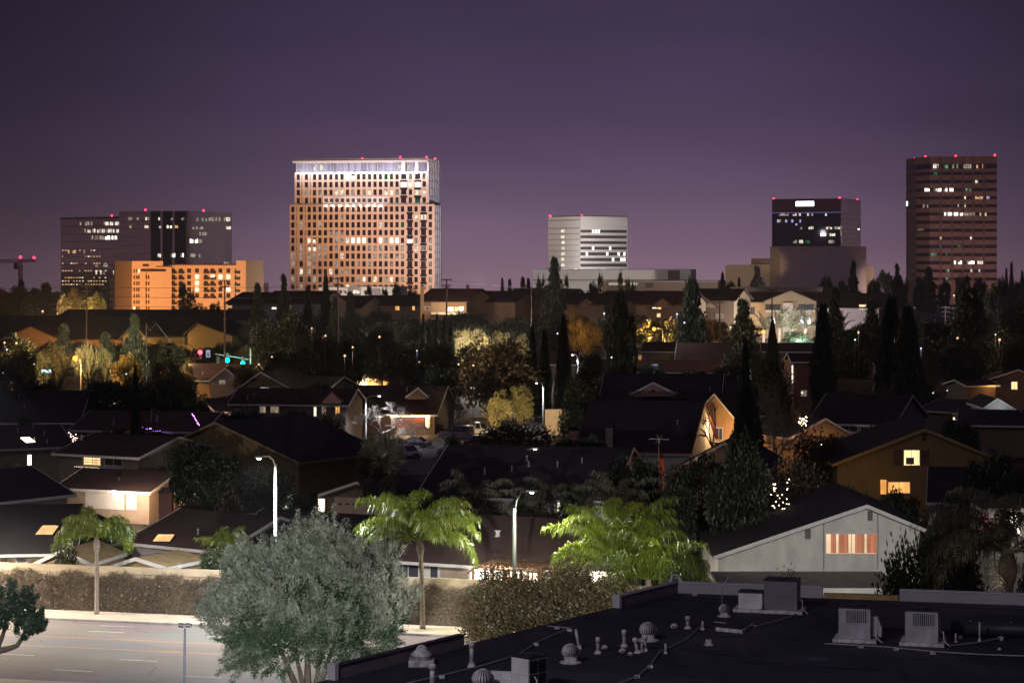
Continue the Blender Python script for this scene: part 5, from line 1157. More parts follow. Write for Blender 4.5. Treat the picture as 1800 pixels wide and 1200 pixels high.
# air conditioners
m_ac = M('ac_paint', (.46, .44, .46), rough=.6, var=.28, scale=2.5, stretch=(1, 1, .4)); m_acw = M('ac_white', (.78, .76, .74), rough=.6, var=.2, scale=2.5, stretch=(1, 1, .4))
def unit(px, yb, w_, d_, h_, lab, mat, grille='front', yaw=-.26, curb=True, hood=False, name='air_conditioner'):
    t = thing(name, lab, 'air conditioner', (0, 0, 0), 'rooftop air conditioners'); z0 = .10 if curb else .0
    if curb: MB().box(-.15, w_ + .18, -.15, d_ + .1, 0, .099).build('curb', m_vent, t); 
    MB().box(.0, w_, .0, d_, z0 + .002, z0 + h_).build('cabinet', mat, t); MB().box(-.02, w_ + .02, -.02, d_ + .02, z0 + h_ + .002, z0 + h_ + .035).build('lid', m_dmetal, t)
    MB().lathe([(d_ * .32, z0 + h_ + .037), (d_ * .32, z0 + h_ + .06), (.02, z0 + h_ + .08)], 18, (w_ / 2, d_ / 2, 0)).build('fan_guard', m_dmetal, t)
    MB().box(-.012, w_ + .012, -.012, d_ + .012, z0 + h_ * .48, z0 + h_ * .50).build('seam', mat, t)
    if grille == 'front':
        gr = MB().box(w_ * .22, w_ * .90, -.015, -.003, z0 + h_ * .55, z0 + h_ * .93).build('grille', m_dmetal, t); m = MB()
        for i in range(11): x = w_ * (.225 + .064 * i); m.box(x, x + w_ * .03, -.03, -.016, z0 + h_ * .55, z0 + h_ * .93)
        m.build('bars', mat, gr)
    if grille == 'louvre':
        for x0, x1 in ((.06, .47), (.53, .94)):
            gr = MB().box(w_ + .003, w_ + .012, d_ * x0, d_ * x1, z0 + .05, z0 + h_ * .93).build('louvre_panel', m_dmetal, t); m = MB()
            for i in range(9): zz = z0 + .08 + (h_ * .93 - .1) * i / 9; m.box(w_ + .013, w_ + .022, d_ * x0, d_ * x1, zz, zz + .015)
            m.build('louvre', M('louvre_black', (.025, .025, .03)), gr)
    MB().box(w_ + .003, w_ + .035, d_ * .2, d_ * .5, z0 + h_ * .35, z0 + h_ * .7).build('service_box', m_vent, t) if grille != 'louvre' else None
    MB().tube([(w_ + .02, d_ * .3, z0 + h_ * .4), (w_ + .14, d_ * .25, z0 + h_ * .3), (w_ + .16, d_ * .1, z0 + .05), (w_ + .35, -.1, .03)], .018, 6).build('refrigerant_line', m_vent, t)
    if hood: MB().extr([(w_ + .003, d_ * .25, z0 + .05), (w_ + .30, d_ * .25, z0 + .05), (w_ + .30, d_ * .25, z0 + .3), (w_ + .18, d_ * .25, z0 + .62), (w_ + .003, d_ * .25, z0 + .62)], (0, .22, 0)).build('intake_hood', m_ac, t)
    t.location = rp(px, yb); t.rotation_euler.z = yaw; return t
unit(1474, 1127, .90, .84, .86, 'grey unit with a barred grille and rounded side hood, left of the two twins', m_ac, hood=True); unit(1591, 1133, .92, .84, .86, 'grey unit with a barred grille beside the black duct', m_ac)
unit(1343, 1076, 1.02, .8, .88, 'tall plain dark grey unit standing on a pale platform', M('ac_dark', (.24, .225, .24), rough=.6, var=.12), grille=None); unit(1298, 1074, .74, .6, .48, 'low white unit tucked against the tall dark grey one', m_acw, grille=None)
unit(899, 1214, .58, .70, .78, 'white unit with black louvred faces at the bottom edge', m_acw, grille='louvre', yaw=-.75); unit(862, 1208, .55, .3, .45, 'small white electrical cabinet left of the black louvred unit', m_acw, grille=None, curb=False)
p = rp(1258, 1110); t = thing('roof_hatch', 'flat white rimmed roof hatch near the smallest turbine vent', 'roof hatch', p)
q0, q1, q2_, q3 = rp(1258, 1108), rp(1305, 1113), rp(1324, 1102), rp(1280, 1099); MB().hexa([q0, q1, q2_, q3], [v + Vector((0, 0, .10)) for v in (q0, q1, q2_, q3)]).build('curb', m_vent, t); MB().hexa([v.lerp((q0 + q1 + q2_ + q3) / 4, .12) + Vector((0, 0, .101)) for v in (q0, q1, q2_, q3)], [v.lerp((q0 + q1 + q2_ + q3) / 4, .12) + Vector((0, 0, .13)) for v in (q0, q1, q2_, q3)]).build('lid', m_memb, t)
a, b = rp(1672, 1120, .28), rp(1960, 1128, .28); t = thing('air_duct', 'fat black round duct lying along the right side of the flat roof', 'duct', a)
MB().tube([a, b], .21, 20).build('duct', m_dmetal, t, True)
for k in range(4): pp = a.lerp(b, .05 + .25 * k); MB().box(pp.x - .05, pp.x + .05, pp.y - .2, pp.y + .2, RZ, RZ + .10).build('support', m_vent, t); MB().tube([pp + Vector((.3, 0, 0)), pp + Vector((.34, 0, 0))], .222, 20).build('band', m_steel, t)
m_cond_ = M('conduit', (.40, .38, .40), rough=.6)
def conduit(pts, lab, blocks=()):
    t = thing('roof_conduit', lab, 'conduit', rp(*pts[0]), 'conduits lying on the flat roof'); MB().tube([rp(*q_, z=.06) for q_ in pts], .018, 6).build('tube', m_cond_, t)
    for q_ in blocks: c = rp(*q_); MB().box(c.x - .07, c.x + .07, c.y - .05, c.y + .05, RZ + .0005, RZ + .075).build('support_block', m_vent, t)
conduit([(690, 1210), (777, 1190), (850, 1172), (912, 1153), (940, 1133), (975, 1118), (1000, 1107)], 'conduit running from the bottom edge up past the near units', ((777, 1191), (912, 1154), (942, 1134)))
conduit([(962, 1103), (1002, 1107)], 'short straight conduit near the low edge of the roof', ((979, 1106), (1001, 1109))); conduit([(1085, 1205), (1120, 1192), (1143, 1172), (1160, 1148), (1208, 1125), (1236, 1100)], 'thin dark conduit curving past the lone pipe', ((1120, 1191), (1143, 1173)))
conduit([(1255, 1096), (1330, 1103), (1368, 1093), (1400, 1082)], 'conduit from the hatch to the pale platform'); conduit([(1450, 1134), (1560, 1140), (1640, 1148), (1720, 1153), (1830, 1157)], 'long conduit passing in front of both twin units', ((1513, 1138), (1575, 1142), (1640, 1149))); conduit([(1668, 1138), (1720, 1132), (1775, 1121)], 'short conduit rising to the right below the duct')
p = rp(1269, 1074); t = thing('roof_aerial', 'thin rooftop aerial mast with a bent top above the smallest turbine vent', 'aerial', p); MB().tube([p, p + Vector((0, 0, 1.05))], .012, 6).build('mast', m_steel, t); MB().tube([p + Vector((-.05, 0, .75)), p + Vector((.14, 0, .95)), p + Vector((.22, 0, 1.1))], .01, 5).build('element', m_steel, t); MB().tube([p + Vector((.10, 0, .9)), p + Vector((.2, 0, .55))], .01, 5).build('element', m_steel, t)
# ---------------------------------------------------------------- lamps, poles, signals, cars
LAMPS = []; LT = []
def lampfix(px, ytop, hx, hy, D, lab, r=.11, mat=None, lens=None, sag=.35, army=0., cat='street lamp', group='street lamps with curved arms', zb=0.):
    """Pole with a curved arm to a head at picture point (hx, hy); army moves the head toward us."""
    b = Vector((wx(px, D), D, zb)); zt = wz(ytop, D); hd = at(hx, hy, D + army)
    t = thing('street_lamp', lab, cat, b, group)
    MB().tube([b, b + Vector((0, 0, .5)), Vector((b.x, b.y, zt))], [r * 1.5, r * 1.15, r * .75], 10).build('pole', mat or m_conc, t, True)
    s = Vector((b.x, b.y, zt - .2)); mid = s.lerp(hd, .45); mid.z = max(hd.z, zt) - sag * .2; m2 = s.lerp(hd, .15); m2.z = zt + (hd.z - zt) * .45
    MB().tube([s, m2, mid, hd], [r * .5, r * .42, r * .36, r * .32], 8).build('arm', mat or m_conc, t, True)
    dd = (hd - s); dd.z = 0; dd.normalize(); sd = Vector((-dd.y, dd.x, 0))
    v = [hd - dd * .15 - sd * .12, hd + dd * .5 - sd * .16, hd + dd * .5 + sd * .16, hd - dd * .15 + sd * .12]
    h_ = MB().hexa([p - Vector((0, 0, .05)) for p in v], [p + Vector((0, 0, .07)) for p in v]).build('head', m_steel, t)
    if lens: MB().ball(hd + dd * .2 - Vector((0, 0, .07)), .13, 6, sz=.7).build('lens', lens, h_)
    LAMPS.append(hd + dd * .2 - Vector((0, 0, .25))); LT.append(t); return t
lampfix(484, 815, 457, 803, 154, 'white concrete lamp post rising out of the silvery tree, brightest lamp', .115, lens=E('led_bright', (.9, .92, 1.), 90), army=-3)
lampfix(904, 893, 930, 863, 152, 'thick dark lamp post with a low curved arm behind the bougainvillea', .15, M('aged_steel_pole', (.055, .06, .062), rough=.6, var=.3), e_lamp, army=-.5)
lampfix(922, 798, 937, 788, 215, 'tall slim lamp post in front of the deep black roof', .15, M('weathered_concrete', (.30, .27, .22)), e_lamp); lampfix(643, 701, 664, 695, 298, 'slim white lamp post over the pale bare tree', .10, lens=e_lamp); lampfix(955, 680, 946, 672, 335, 'short bright white lamp post carrying a green street sign', .14, lens=e_lamp)
lampfix(1197, 721, 1208, 713, 272, 'lamp post standing before the wide black roof with the aerial', .14, lens=e_lamp); lampfix(1016, 632, 1008, 623, 455, 'small distant white lamp post between the dark cypresses', .22, lens=e_lamp)
lampfix(1165, 580, 1151, 577, 575, 'orange sodium street lamp glaring beside the broad cypress', .12, m_dmetal, e_sod, cat='street lamp'); lampfix(1352, 585, 1343, 582, 575, 'orange sodium street lamp left of the small pointed cypress', .12, m_dmetal, e_sod); lampfix(142, 640, 135, 628, 395, 'orange sodium lamp blazing among the date palms', .10, m_dmetal, e_sod)
lampfix(257, 568, 297, 597, 440, 'grey signal pole with a security camera and a drooping lamp arm', .17, m_steel, None); lampfix(342, 612, 300, 601, 440, 'black signal pole with a lamp arm reaching left', .12, m_dmetal, None); lampfix(51, 612, 93, 601, 440, 'thin pole with a curved arm above the left trees', .12, m_steel, None)
for i in (7, 8, 9): MB().ball(LAMPS[i] + Vector((0, -.3, .1)), .5, 6).build('glare_globe', e_sod, LT[i])  # oversized glowing ball stands in for the glare round each sodium lamp
s_ = gp(955, 760); t = thing('street_sign', 'small green street name sign on the short white lamp post', 'sign', at(949, 733, 334.5)); f = Fr(944, 334.4, 954, 334.4); f.pix('plate', M('sign_green', (.02, .26, .14)), t, (944, 731.5, 954, 734.5), -.05, 0); f.pix('lettering', m_trim, t, (946, 732.6, 952, 733.3), -.056, -.051)
# twin floodlight pole in the car park
D = 105; t = thing('parking_lamp', 'slim steel pole with two unlit box floodlights near the road', 'lamp post', (wx(323, D), D, 0))
MB().tube([(wx(321, D), D, 0), at(325, 1101, D)], [.075, .05], 10).build('pole', M('blue_grey_steel', (.17, .175, .22), rough=.5), t, True)
for hx, r_ in ((319, .35), (331, -.1)):
    c = at(hx, 1099.5, D); m = MB(); m.hexa([c + Vector(v) for v in ((-.14, -.2, -.05), (.14, -.2, -.09), (.14, .2, -.05), (-.14, .2, -.01))], [c + Vector(v) for v in ((-.14, -.2, .09), (.14, -.2, .05), (.14, .2, .09), (-.14, .2, .12))]); hd = m.build('floodlight', m_steel, t); m = MB(); m.hexa([c + Vector(v) for v in ((-.12, -.212, -.03), (.12, -.212, -.065), (.12, -.202, -.065), (-.12, -.202, -.03))], [c + Vector(v) for v in ((-.12, -.212, .075), (.12, -.212, .04), (.12, -.202, .04), (-.12, -.202, .075))]); m.build('glass', m_glassd, hd)
# signals
D = 440
def signal(px, py, mat, lab, sc_=1.):
    c = at(px, py, D); t = thing('traffic_light', lab, 'traffic light', c, 'traffic lights at the crossing'); MB().box(c.x - .28, c.x + .28, c.y - .1, c.y + .25, c.z - .85, c.z + .85).build('housing', m_dmetal, t)
    for k, dz in enumerate((.55, 0, -.55)):
        on = mat is not None and ((mat is e_redl and k == 0) or (mat is e_grn and k == 2))
        MB().ball(c + Vector((0, -.12, dz)), .42 if on else .17, 6).build('lens', mat if on else m_dmetal, t)  # lit lens enlarged to imitate its glare
signal(352, 624, e_redl, 'traffic light showing red beside a street sign'); signal(383, 634, None, 'unlit dark traffic light seen from behind'); signal(400, 628, e_grn, 'left one of the two traffic lights showing green'); signal(427, 634, e_grn, 'right one of the two traffic lights showing green')
c = at(440, 640, D); t = thing('signal_mast', 'steel mast arm carrying the two green traffic lights', 'signal mast', (wx(440, D), D + .5, 0)); MB().tube([(wx(440, D), D + .5, 0), (wx(440, D), D + .5, wz(612, D))], .14, 8).build('pole', m_steel, t); MB().tube([(wx(440, D), D + .5, wz(632, D)), (wx(378, D), D + .5, wz(622, D))], .09, 8).build('arm', m_steel, t)
t = thing('street_sign', 'white and blue sign hanging beside the red traffic light', 'sign', at(365, 622, D)); f = Fr(360, D, 371, D); f.pix('panel', E('sign_face', (.6, .7, .9), .5), t, (362, 615, 369.5, 628), -.08, 0); f.pix('emblem', M('sign_blue', (.08, .12, .3)), t, (364, 620, 367.5, 626), -.1, -.081); MB().tube([at(366, 615, D), at(366, 608, D)], .05, 6).build('bracket', m_dmetal, t)
t = thing('illuminated_sign', 'pale blue backlit sign low among the date palms', 'sign', at(81, 652, 400)); f = Fr(72, 400, 91, 400); f.pix('panel', E('backlit_blue', (.55, .85, 1.), 1.6, .3), t, (72.5, 649.5, 89.5, 655), -.2, 0); f.pix('frame', m_dmetal, t, (71.5, 648.5, 90.5, 656), .01, .2); f.pix('post', m_dmetal, t, (80, 656, 82, 675), .0, .2)
t = thing('illuminated_sign', 'small white backlit sign right of the green traffic lights', 'sign', at(446, 645, 430)); f = Fr(438, 430, 455, 430); f.pix('panel', E('backlit_white', (.8, .88, 1.), 1.4, .4), t, (439, 644, 454, 648), -.2, 0); f.pix('post', m_dmetal, t, (445, 648, 447, 662), .0, .2)
# utility poles and wires
def upole(px, yt, D, lab, arms=((0, 9), (10, 8)), mat=None, r=.17):
    b = Vector((wx(px, D), D, 0)); zt = wz(yt, D); t = thing('utility_pole', lab, 'utility pole', b, 'wooden utility poles'); MB().tube([b, (b.x, b.y, zt)], [r * 1.3, r * .8], 8).build('pole', mat or m_pole, t)
    for dy, w_ in arms:
        z = wz(yt + dy + 2, D); a = w_ * D / F; MB().box(b.x - a, b.x + a, b.y - r - .12, b.y - r, z - .08, z + .08).build('crossarm', mat or m_pole, t)
        for k in (-.9, -.4, .4, .9): MB().lathe([(.05, 0), (.07, .1), (.03, .2)], 6, (b.x + a * k, b.y - r - .06, z + .081)).build('insulator', m_dmetal, t)
for a in ((152, 500, 430, 'utility pole in front of the orange hotel, left one'), (395, 492, 430, 'utility pole right of the hotel, rising over the green signals'), (594, 488, 430, 'utility pole before the base of the tallest tower'), (785, 490, 430, 'utility pole with a short side arm right of the tallest tower'), (935, 505, 430, 'utility pole left of the big ragged pine'), (1265, 520, 560, 'thin utility pole left of the floodlit apartments'), (1357, 508, 560, 'thin utility pole over the small pointed cypress'), (1437, 516, 560, 'thin utility pole at the right end of the floodlit apartments')): upole(*a)
upole(1662, 538, 560, 'pale steel pylon with three crossarms lit violet at the right', ((0, 7), (8, 7), (16, 7)), m_steel); upole(1755, 520, 520, 'dim pole behind the right hand trees', ((6, 5),))
def wire(pts, lab, D, r=.035):
    P = []
    for (x0, y0), (x1, y1) in zip(pts, pts[1:]):
        for i in range(12): u = i / 12; P.append(at(x0 + (x1 - x0) * u, y0 + (y1 - y0) * u + 3 * 4 * u * (1 - u) * .5, D))
    P.append(at(*pts[-1], D)); o = MB().tube(P, r, 4).build('power_line', m_dmetal); tag(o, lab, 'power line', 'overhead wires')
wire([(-60, 508), (152, 504), (395, 505), (594, 502)], 'topmost wire strung across the orange hotel', 429.6); wire([(-60, 522), (152, 520), (395, 523), (594, 522)], 'middle wire strung across the orange hotel', 429.6); wire([(-60, 537), (152, 536), (395, 539), (594, 540)], 'lowest wire strung across the orange hotel', 429.6); wire([(785, 492), (935, 507), (1100, 512)], 'wire leading right from the pole beside the tallest tower', 429.6)
wire([(1580, 535), (1662, 541), (1755, 543)], 'upper wire on the violet lit pylon', 559.5); wire([(1580, 545), (1662, 549), (1755, 551)], 'middle wire on the violet lit pylon', 559.5); wire([(1585, 552), (1662, 557), (1755, 559)], 'lower wire on the violet lit pylon', 559.5)
# television aerial
D = 212; b_ = at(1158, 800, D); t = thing('tv_aerial', 'pale television aerial on a mast in front of the black roof', 'aerial', b_); MB().tube([(b_.x, D, b_.z - 1.5), at(1158, 771, D)], .045, 6).build('mast', m_steel, t); MB().tube([at(1141, 771, D), at(1176, 772, D)], .035, 5).build('boom', m_steel, t)
for dx, dy in ((-5, 6), (6, -7), (3, 8), (-3, -5)): MB().tube([at(1158 - dx, 772 - dy, D), at(1158 + dx, 772 + dy, D + .3)], .025, 4).build('element', m_steel, t)
# pergola
f = Fr(818, 160, 955, 158); t = thing('pergola', 'dark timber pergola with an arched end over the bright patio', 'pergola', f.W(2, 1, 0))
for px in (829, 862, 892, 925, 950): f.part('post', m_wood, t, f.t(px), f.t(px) + .16, 0, .16, 0, f.z(px, 1001)); f.part('post', m_wood, t, f.t(px), f.t(px) + .16, 2.4, 2.56, 0, f.z(px, 1001))
f.part('beam', m_wood, t, f.t(840), f.t(952), -.1, .12, f.z(900, 1000) , f.z(900, 996)); f.part('beam', m_wood, t, f.t(840), f.t(952), 2.35, 2.57, f.z(900, 1000), f.z(900, 996))
for k in range(14): x = f.t(842 + 8.2 * k); f.part('rafter', m_wood, t, x, x + .07, -.5, 3., f.z(900, 996) + .003, f.z(900, 993))
MB().tube([f.W(f.t(822), 0, f.z(822, 1007)), f.W(f.t(832), 0, f.z(832, 999)), f.W(f.t(845), 0, f.z(845, 995))], .09, 6).build('arch', m_wood, t)
# vehicles
def car(px, py, D, L_, W_, H_, yaw, mat, lab, kind_='sedan', tail=False):
    t = thing('parked_car', lab, 'car', (0, 0, 0), 'vehicles parked on the quiet street'); h = H_; l = L_ / 2; w_ = W_ / 2; bz = .28; mz = h * .56
    prof = {'sedan': [(-l, .35), (-l, mz * .95), (-l * .55, mz), (l * .45, mz), (l * .95, mz * .86), (l, .4), (l, .3), (-l, .3)], 'suv': [(-l, .35), (-l, mz), (l * .5, mz), (l * .93, mz * .9), (l, .5), (l, .32), (-l, .32)], 'pickup': [(-l, .5), (-l, mz), (l * .5, mz), (l * .95, mz * .9), (l, .5), (l, .35), (-l, .35)]}[kind_]
    m = MB(); m.extr([(x, -w_, z) for x, z in prof], (0, W_, 0)); o = m.build('body', mat, t)
    bv = o.modifiers.new('soft', 'BEVEL'); bv.width = .09; bv.segments = 3
    cab = {'sedan': (-l * .72, -l * .42, l * .12, l * .46), 'suv': (-l * .98, -l * .90, l * .18, l * .5), 'pickup': (-l * .28, -l * .20, l * .22, l * .48)}[kind_]; a, b, c, d = cab; i_ = .16
    m = MB(); m.hexa([(a, -w_ + .03, mz), (d, -w_ + .03, mz), (d, w_ - .03, mz), (a, w_ - .03, mz)], [(b, -w_ + i_, h - .06), (c, -w_ + i_, h - .06), (c, w_ - i_, h - .06), (b, w_ - i_, h - .06)]); m.build('windows', m_glassd, t)
    m = MB(); m.hexa([(b - .04, -w_ + i_ - .03, h - .06), (c + .04, -w_ + i_ - .03, h - .06), (c + .04, w_ - i_ + .03, h - .06), (b - .04, w_ - i_ + .03, h - .06)], [(b + .05, -w_ + i_ + .05, h), (c - .08, -w_ + i_ + .05, h), (c - .08, w_ - i_ - .05, h), (b + .05, w_ - i_ - .05, h)]); m.build('roof', mat, t)
    for xs in ((a, b), (d, c), ((a + d) / 2, (b + c) / 2)):
        for s in (-1, 1): MB().tube([(xs[0], s * (w_ - .02), mz), (xs[1], s * (w_ - i_ + .01), h - .05)], .045, 5).build('pillar', mat, t)
    for x in (-l * .62, l * .62):
        for s in (-1, 1):
            wh = MB().tube([(x, s * (w_ - .20), .33), (x, s * (w_ + .01), .33)], .33, 16).build('wheel', m_dmetal, t); MB().tube([(x, s * (w_ + .011), .33), (x, s * (w_ + .025), .33)], .19, 12).build('rim', m_steel, wh)
    for s in (-1, 1):
        MB().box(l - .02, l + .02, s * w_ * .72 - .16, s * w_ * .72 + .16, mz * .68, mz * .84).build('headlight', m_trim, t); MB().box(-l - .02, -l + .02, s * w_ * .8 - .12, s * w_ * .8 + .12, mz * .66, mz * .92).build('tail_light', E('tail_glow', (1., .05, .08), 1.5) if tail else M('tail_red', (.3, .02, .02)), t)
    MB().box(l - .01, l + .03, -w_ * .4, w_ * .4, .42, .62).build('grille', m_dmetal, t); MB().box(-l - .03, l + .03, -w_ * .97, w_ * .97, .30, .42).build('bumper', m_dmetal, t)
    t.location = gp(px, py); t.rotation_euler.z = yaw
pt = lambda n, c, r=.3: M(n, c, rough=r, var=.05, spec=.6)
car(717, 803, 290, 4.5, 1.8, 1.5, R(-62), pt('white_paint_car', (.62, .62, .60)), 'white compact car facing us in the middle of the street', 'suv'); car(726, 786, 300, 4.6, 1.8, 1.42, R(168), pt('grey_mauve_car', (.16, .13, .17)), 'grey sedan parked behind the white compact car'); car(690, 789, 300, 4.6, 1.8, 1.45, R(172), pt('black_car', (.03, .03, .04)), 'black sedan almost hidden under the pale bare tree')
car(803, 771, 310, 5.0, 1.95, 1.85, R(178), pt('silver_grey_car', (.22, .21, .24)), 'grey sport utility car with a glowing tail light', 'suv', True); car(838, 765, 318, 5.3, 1.95, 1.85, R(25), pt('white_truck', (.60, .58, .54)), 'white pickup truck in front of the cream garden wall', 'pickup'); car(842, 784, 292, 4.5, 1.8, 1.45, R(12), pt('maroon_car', (.16, .05, .05)), 'maroon car behind the rust coloured shrub')
t = thing('covered_car', 'car under a wrinkled pale blue cover beside the lamp post', 'car', gp(636, 793)); c = gp(636, 793); q = []
m = MB(); n_ = 26; g = random.Random(4)
for i in range(n_ + 1):
    for j in range(13):
        u = i / n_ * 2 - 1; v = j / 12 * 2 - 1; hgt = (1.0 * (1 - abs(u) ** 6) * (1 - abs(v) ** 4) + .55 * max(0, 1 - (u / .62) ** 4) * (1 - abs(v) ** 3)) * .95 + g.gauss(0, .03)
        m.v.append((c.x + u * 2.6, c.y + v * 1.05 + u * .5, c.z + max(.02, hgt)))
for i in range(n_):
    for j in range(12): m.f.append((i * 13 + j, (i + 1) * 13 + j, (i + 1) * 13 + j + 1, i * 13 + j + 1)); m.m.append(0)
m.build('car_cover', M('blue_tarp', (.33, .34, .46), rough=.6), t, True)
for x in (-1.6, 1.5): MB().tube([c + Vector((x, -.9 + x * .2, .3)), c + Vector((x, -1.1 + x * .2, .3))], .3, 14).build('wheel', m_dmetal, t)
D = 296; p = gp(779, 784); t = thing('fire_hydrant', 'small pale fire hydrant at the kerb', 'hydrant', p); MB().lathe([(.18, 0), (.14, .1), (.13, .6), (.16, .65), (.1, .8), (.02, .88)], 12, p).build('barrel', m_trim, t, True); MB().tube([p + Vector((-.25, 0, .5)), p + Vector((.25, 0, .5))], .07, 8).build('outlet', m_trim, t)
p = gp(747, 783); t = thing('yard_sign', 'thin post with a small dark plate by the kerb', 'sign', p); MB().tube([p, p + Vector((0, 0, 2.6))], .03, 6).build('post', m_steel, t); MB().box(p.x - .22, p.x + .22, p.y - .03, p.y - .01, 2.1, 2.6).build('plate', m_taupe, t)
p = at(560, 886, 214); t = thing('planter', 'glowing green potted shrub in a lit entry by the taupe garage', 'planter', (p.x - 1, 210, 0)); q = QM(3); g2 = q.g; q.leaves(np.array(at(530, 888, 210)) + g2.normal(size=(500, 3)) * .4, g2.normal(size=(500, 3)), .18, .05); q.build('foliage', leaf('lit_green', (.05, .22, .05)), t); MB().lathe([(.3, 0), (.4, .5)], 10, (at(530, 900, 210).x, 210, 0)).build('pot', m_brick, t)
# white planter on the porch
D = 205; c = at(333, 884, D); t = thing('planter_box', 'white square planter box on the porch pillar near the flood lamp', 'planter', c); MB().hexa([(c.x - .5, D, c.z), (c.x + .5, D, c.z), (c.x + .5, D + 1, c.z), (c.x - .5, D + 1, c.z)], [(c.x - .65, D - .1, c.z + .45), (c.x + .65, D - .1, c.z + .45), (c.x + .65, D + 1.1, c.z + .45), (c.x - .65, D + 1.1, c.z + .45)]).build('box', m_trim, t); MB().box(c.x - .5, c.x + .5, D + .01, D + 1, 0, c.z - .003).build('pillar', m_brick, t)
PLQ = []
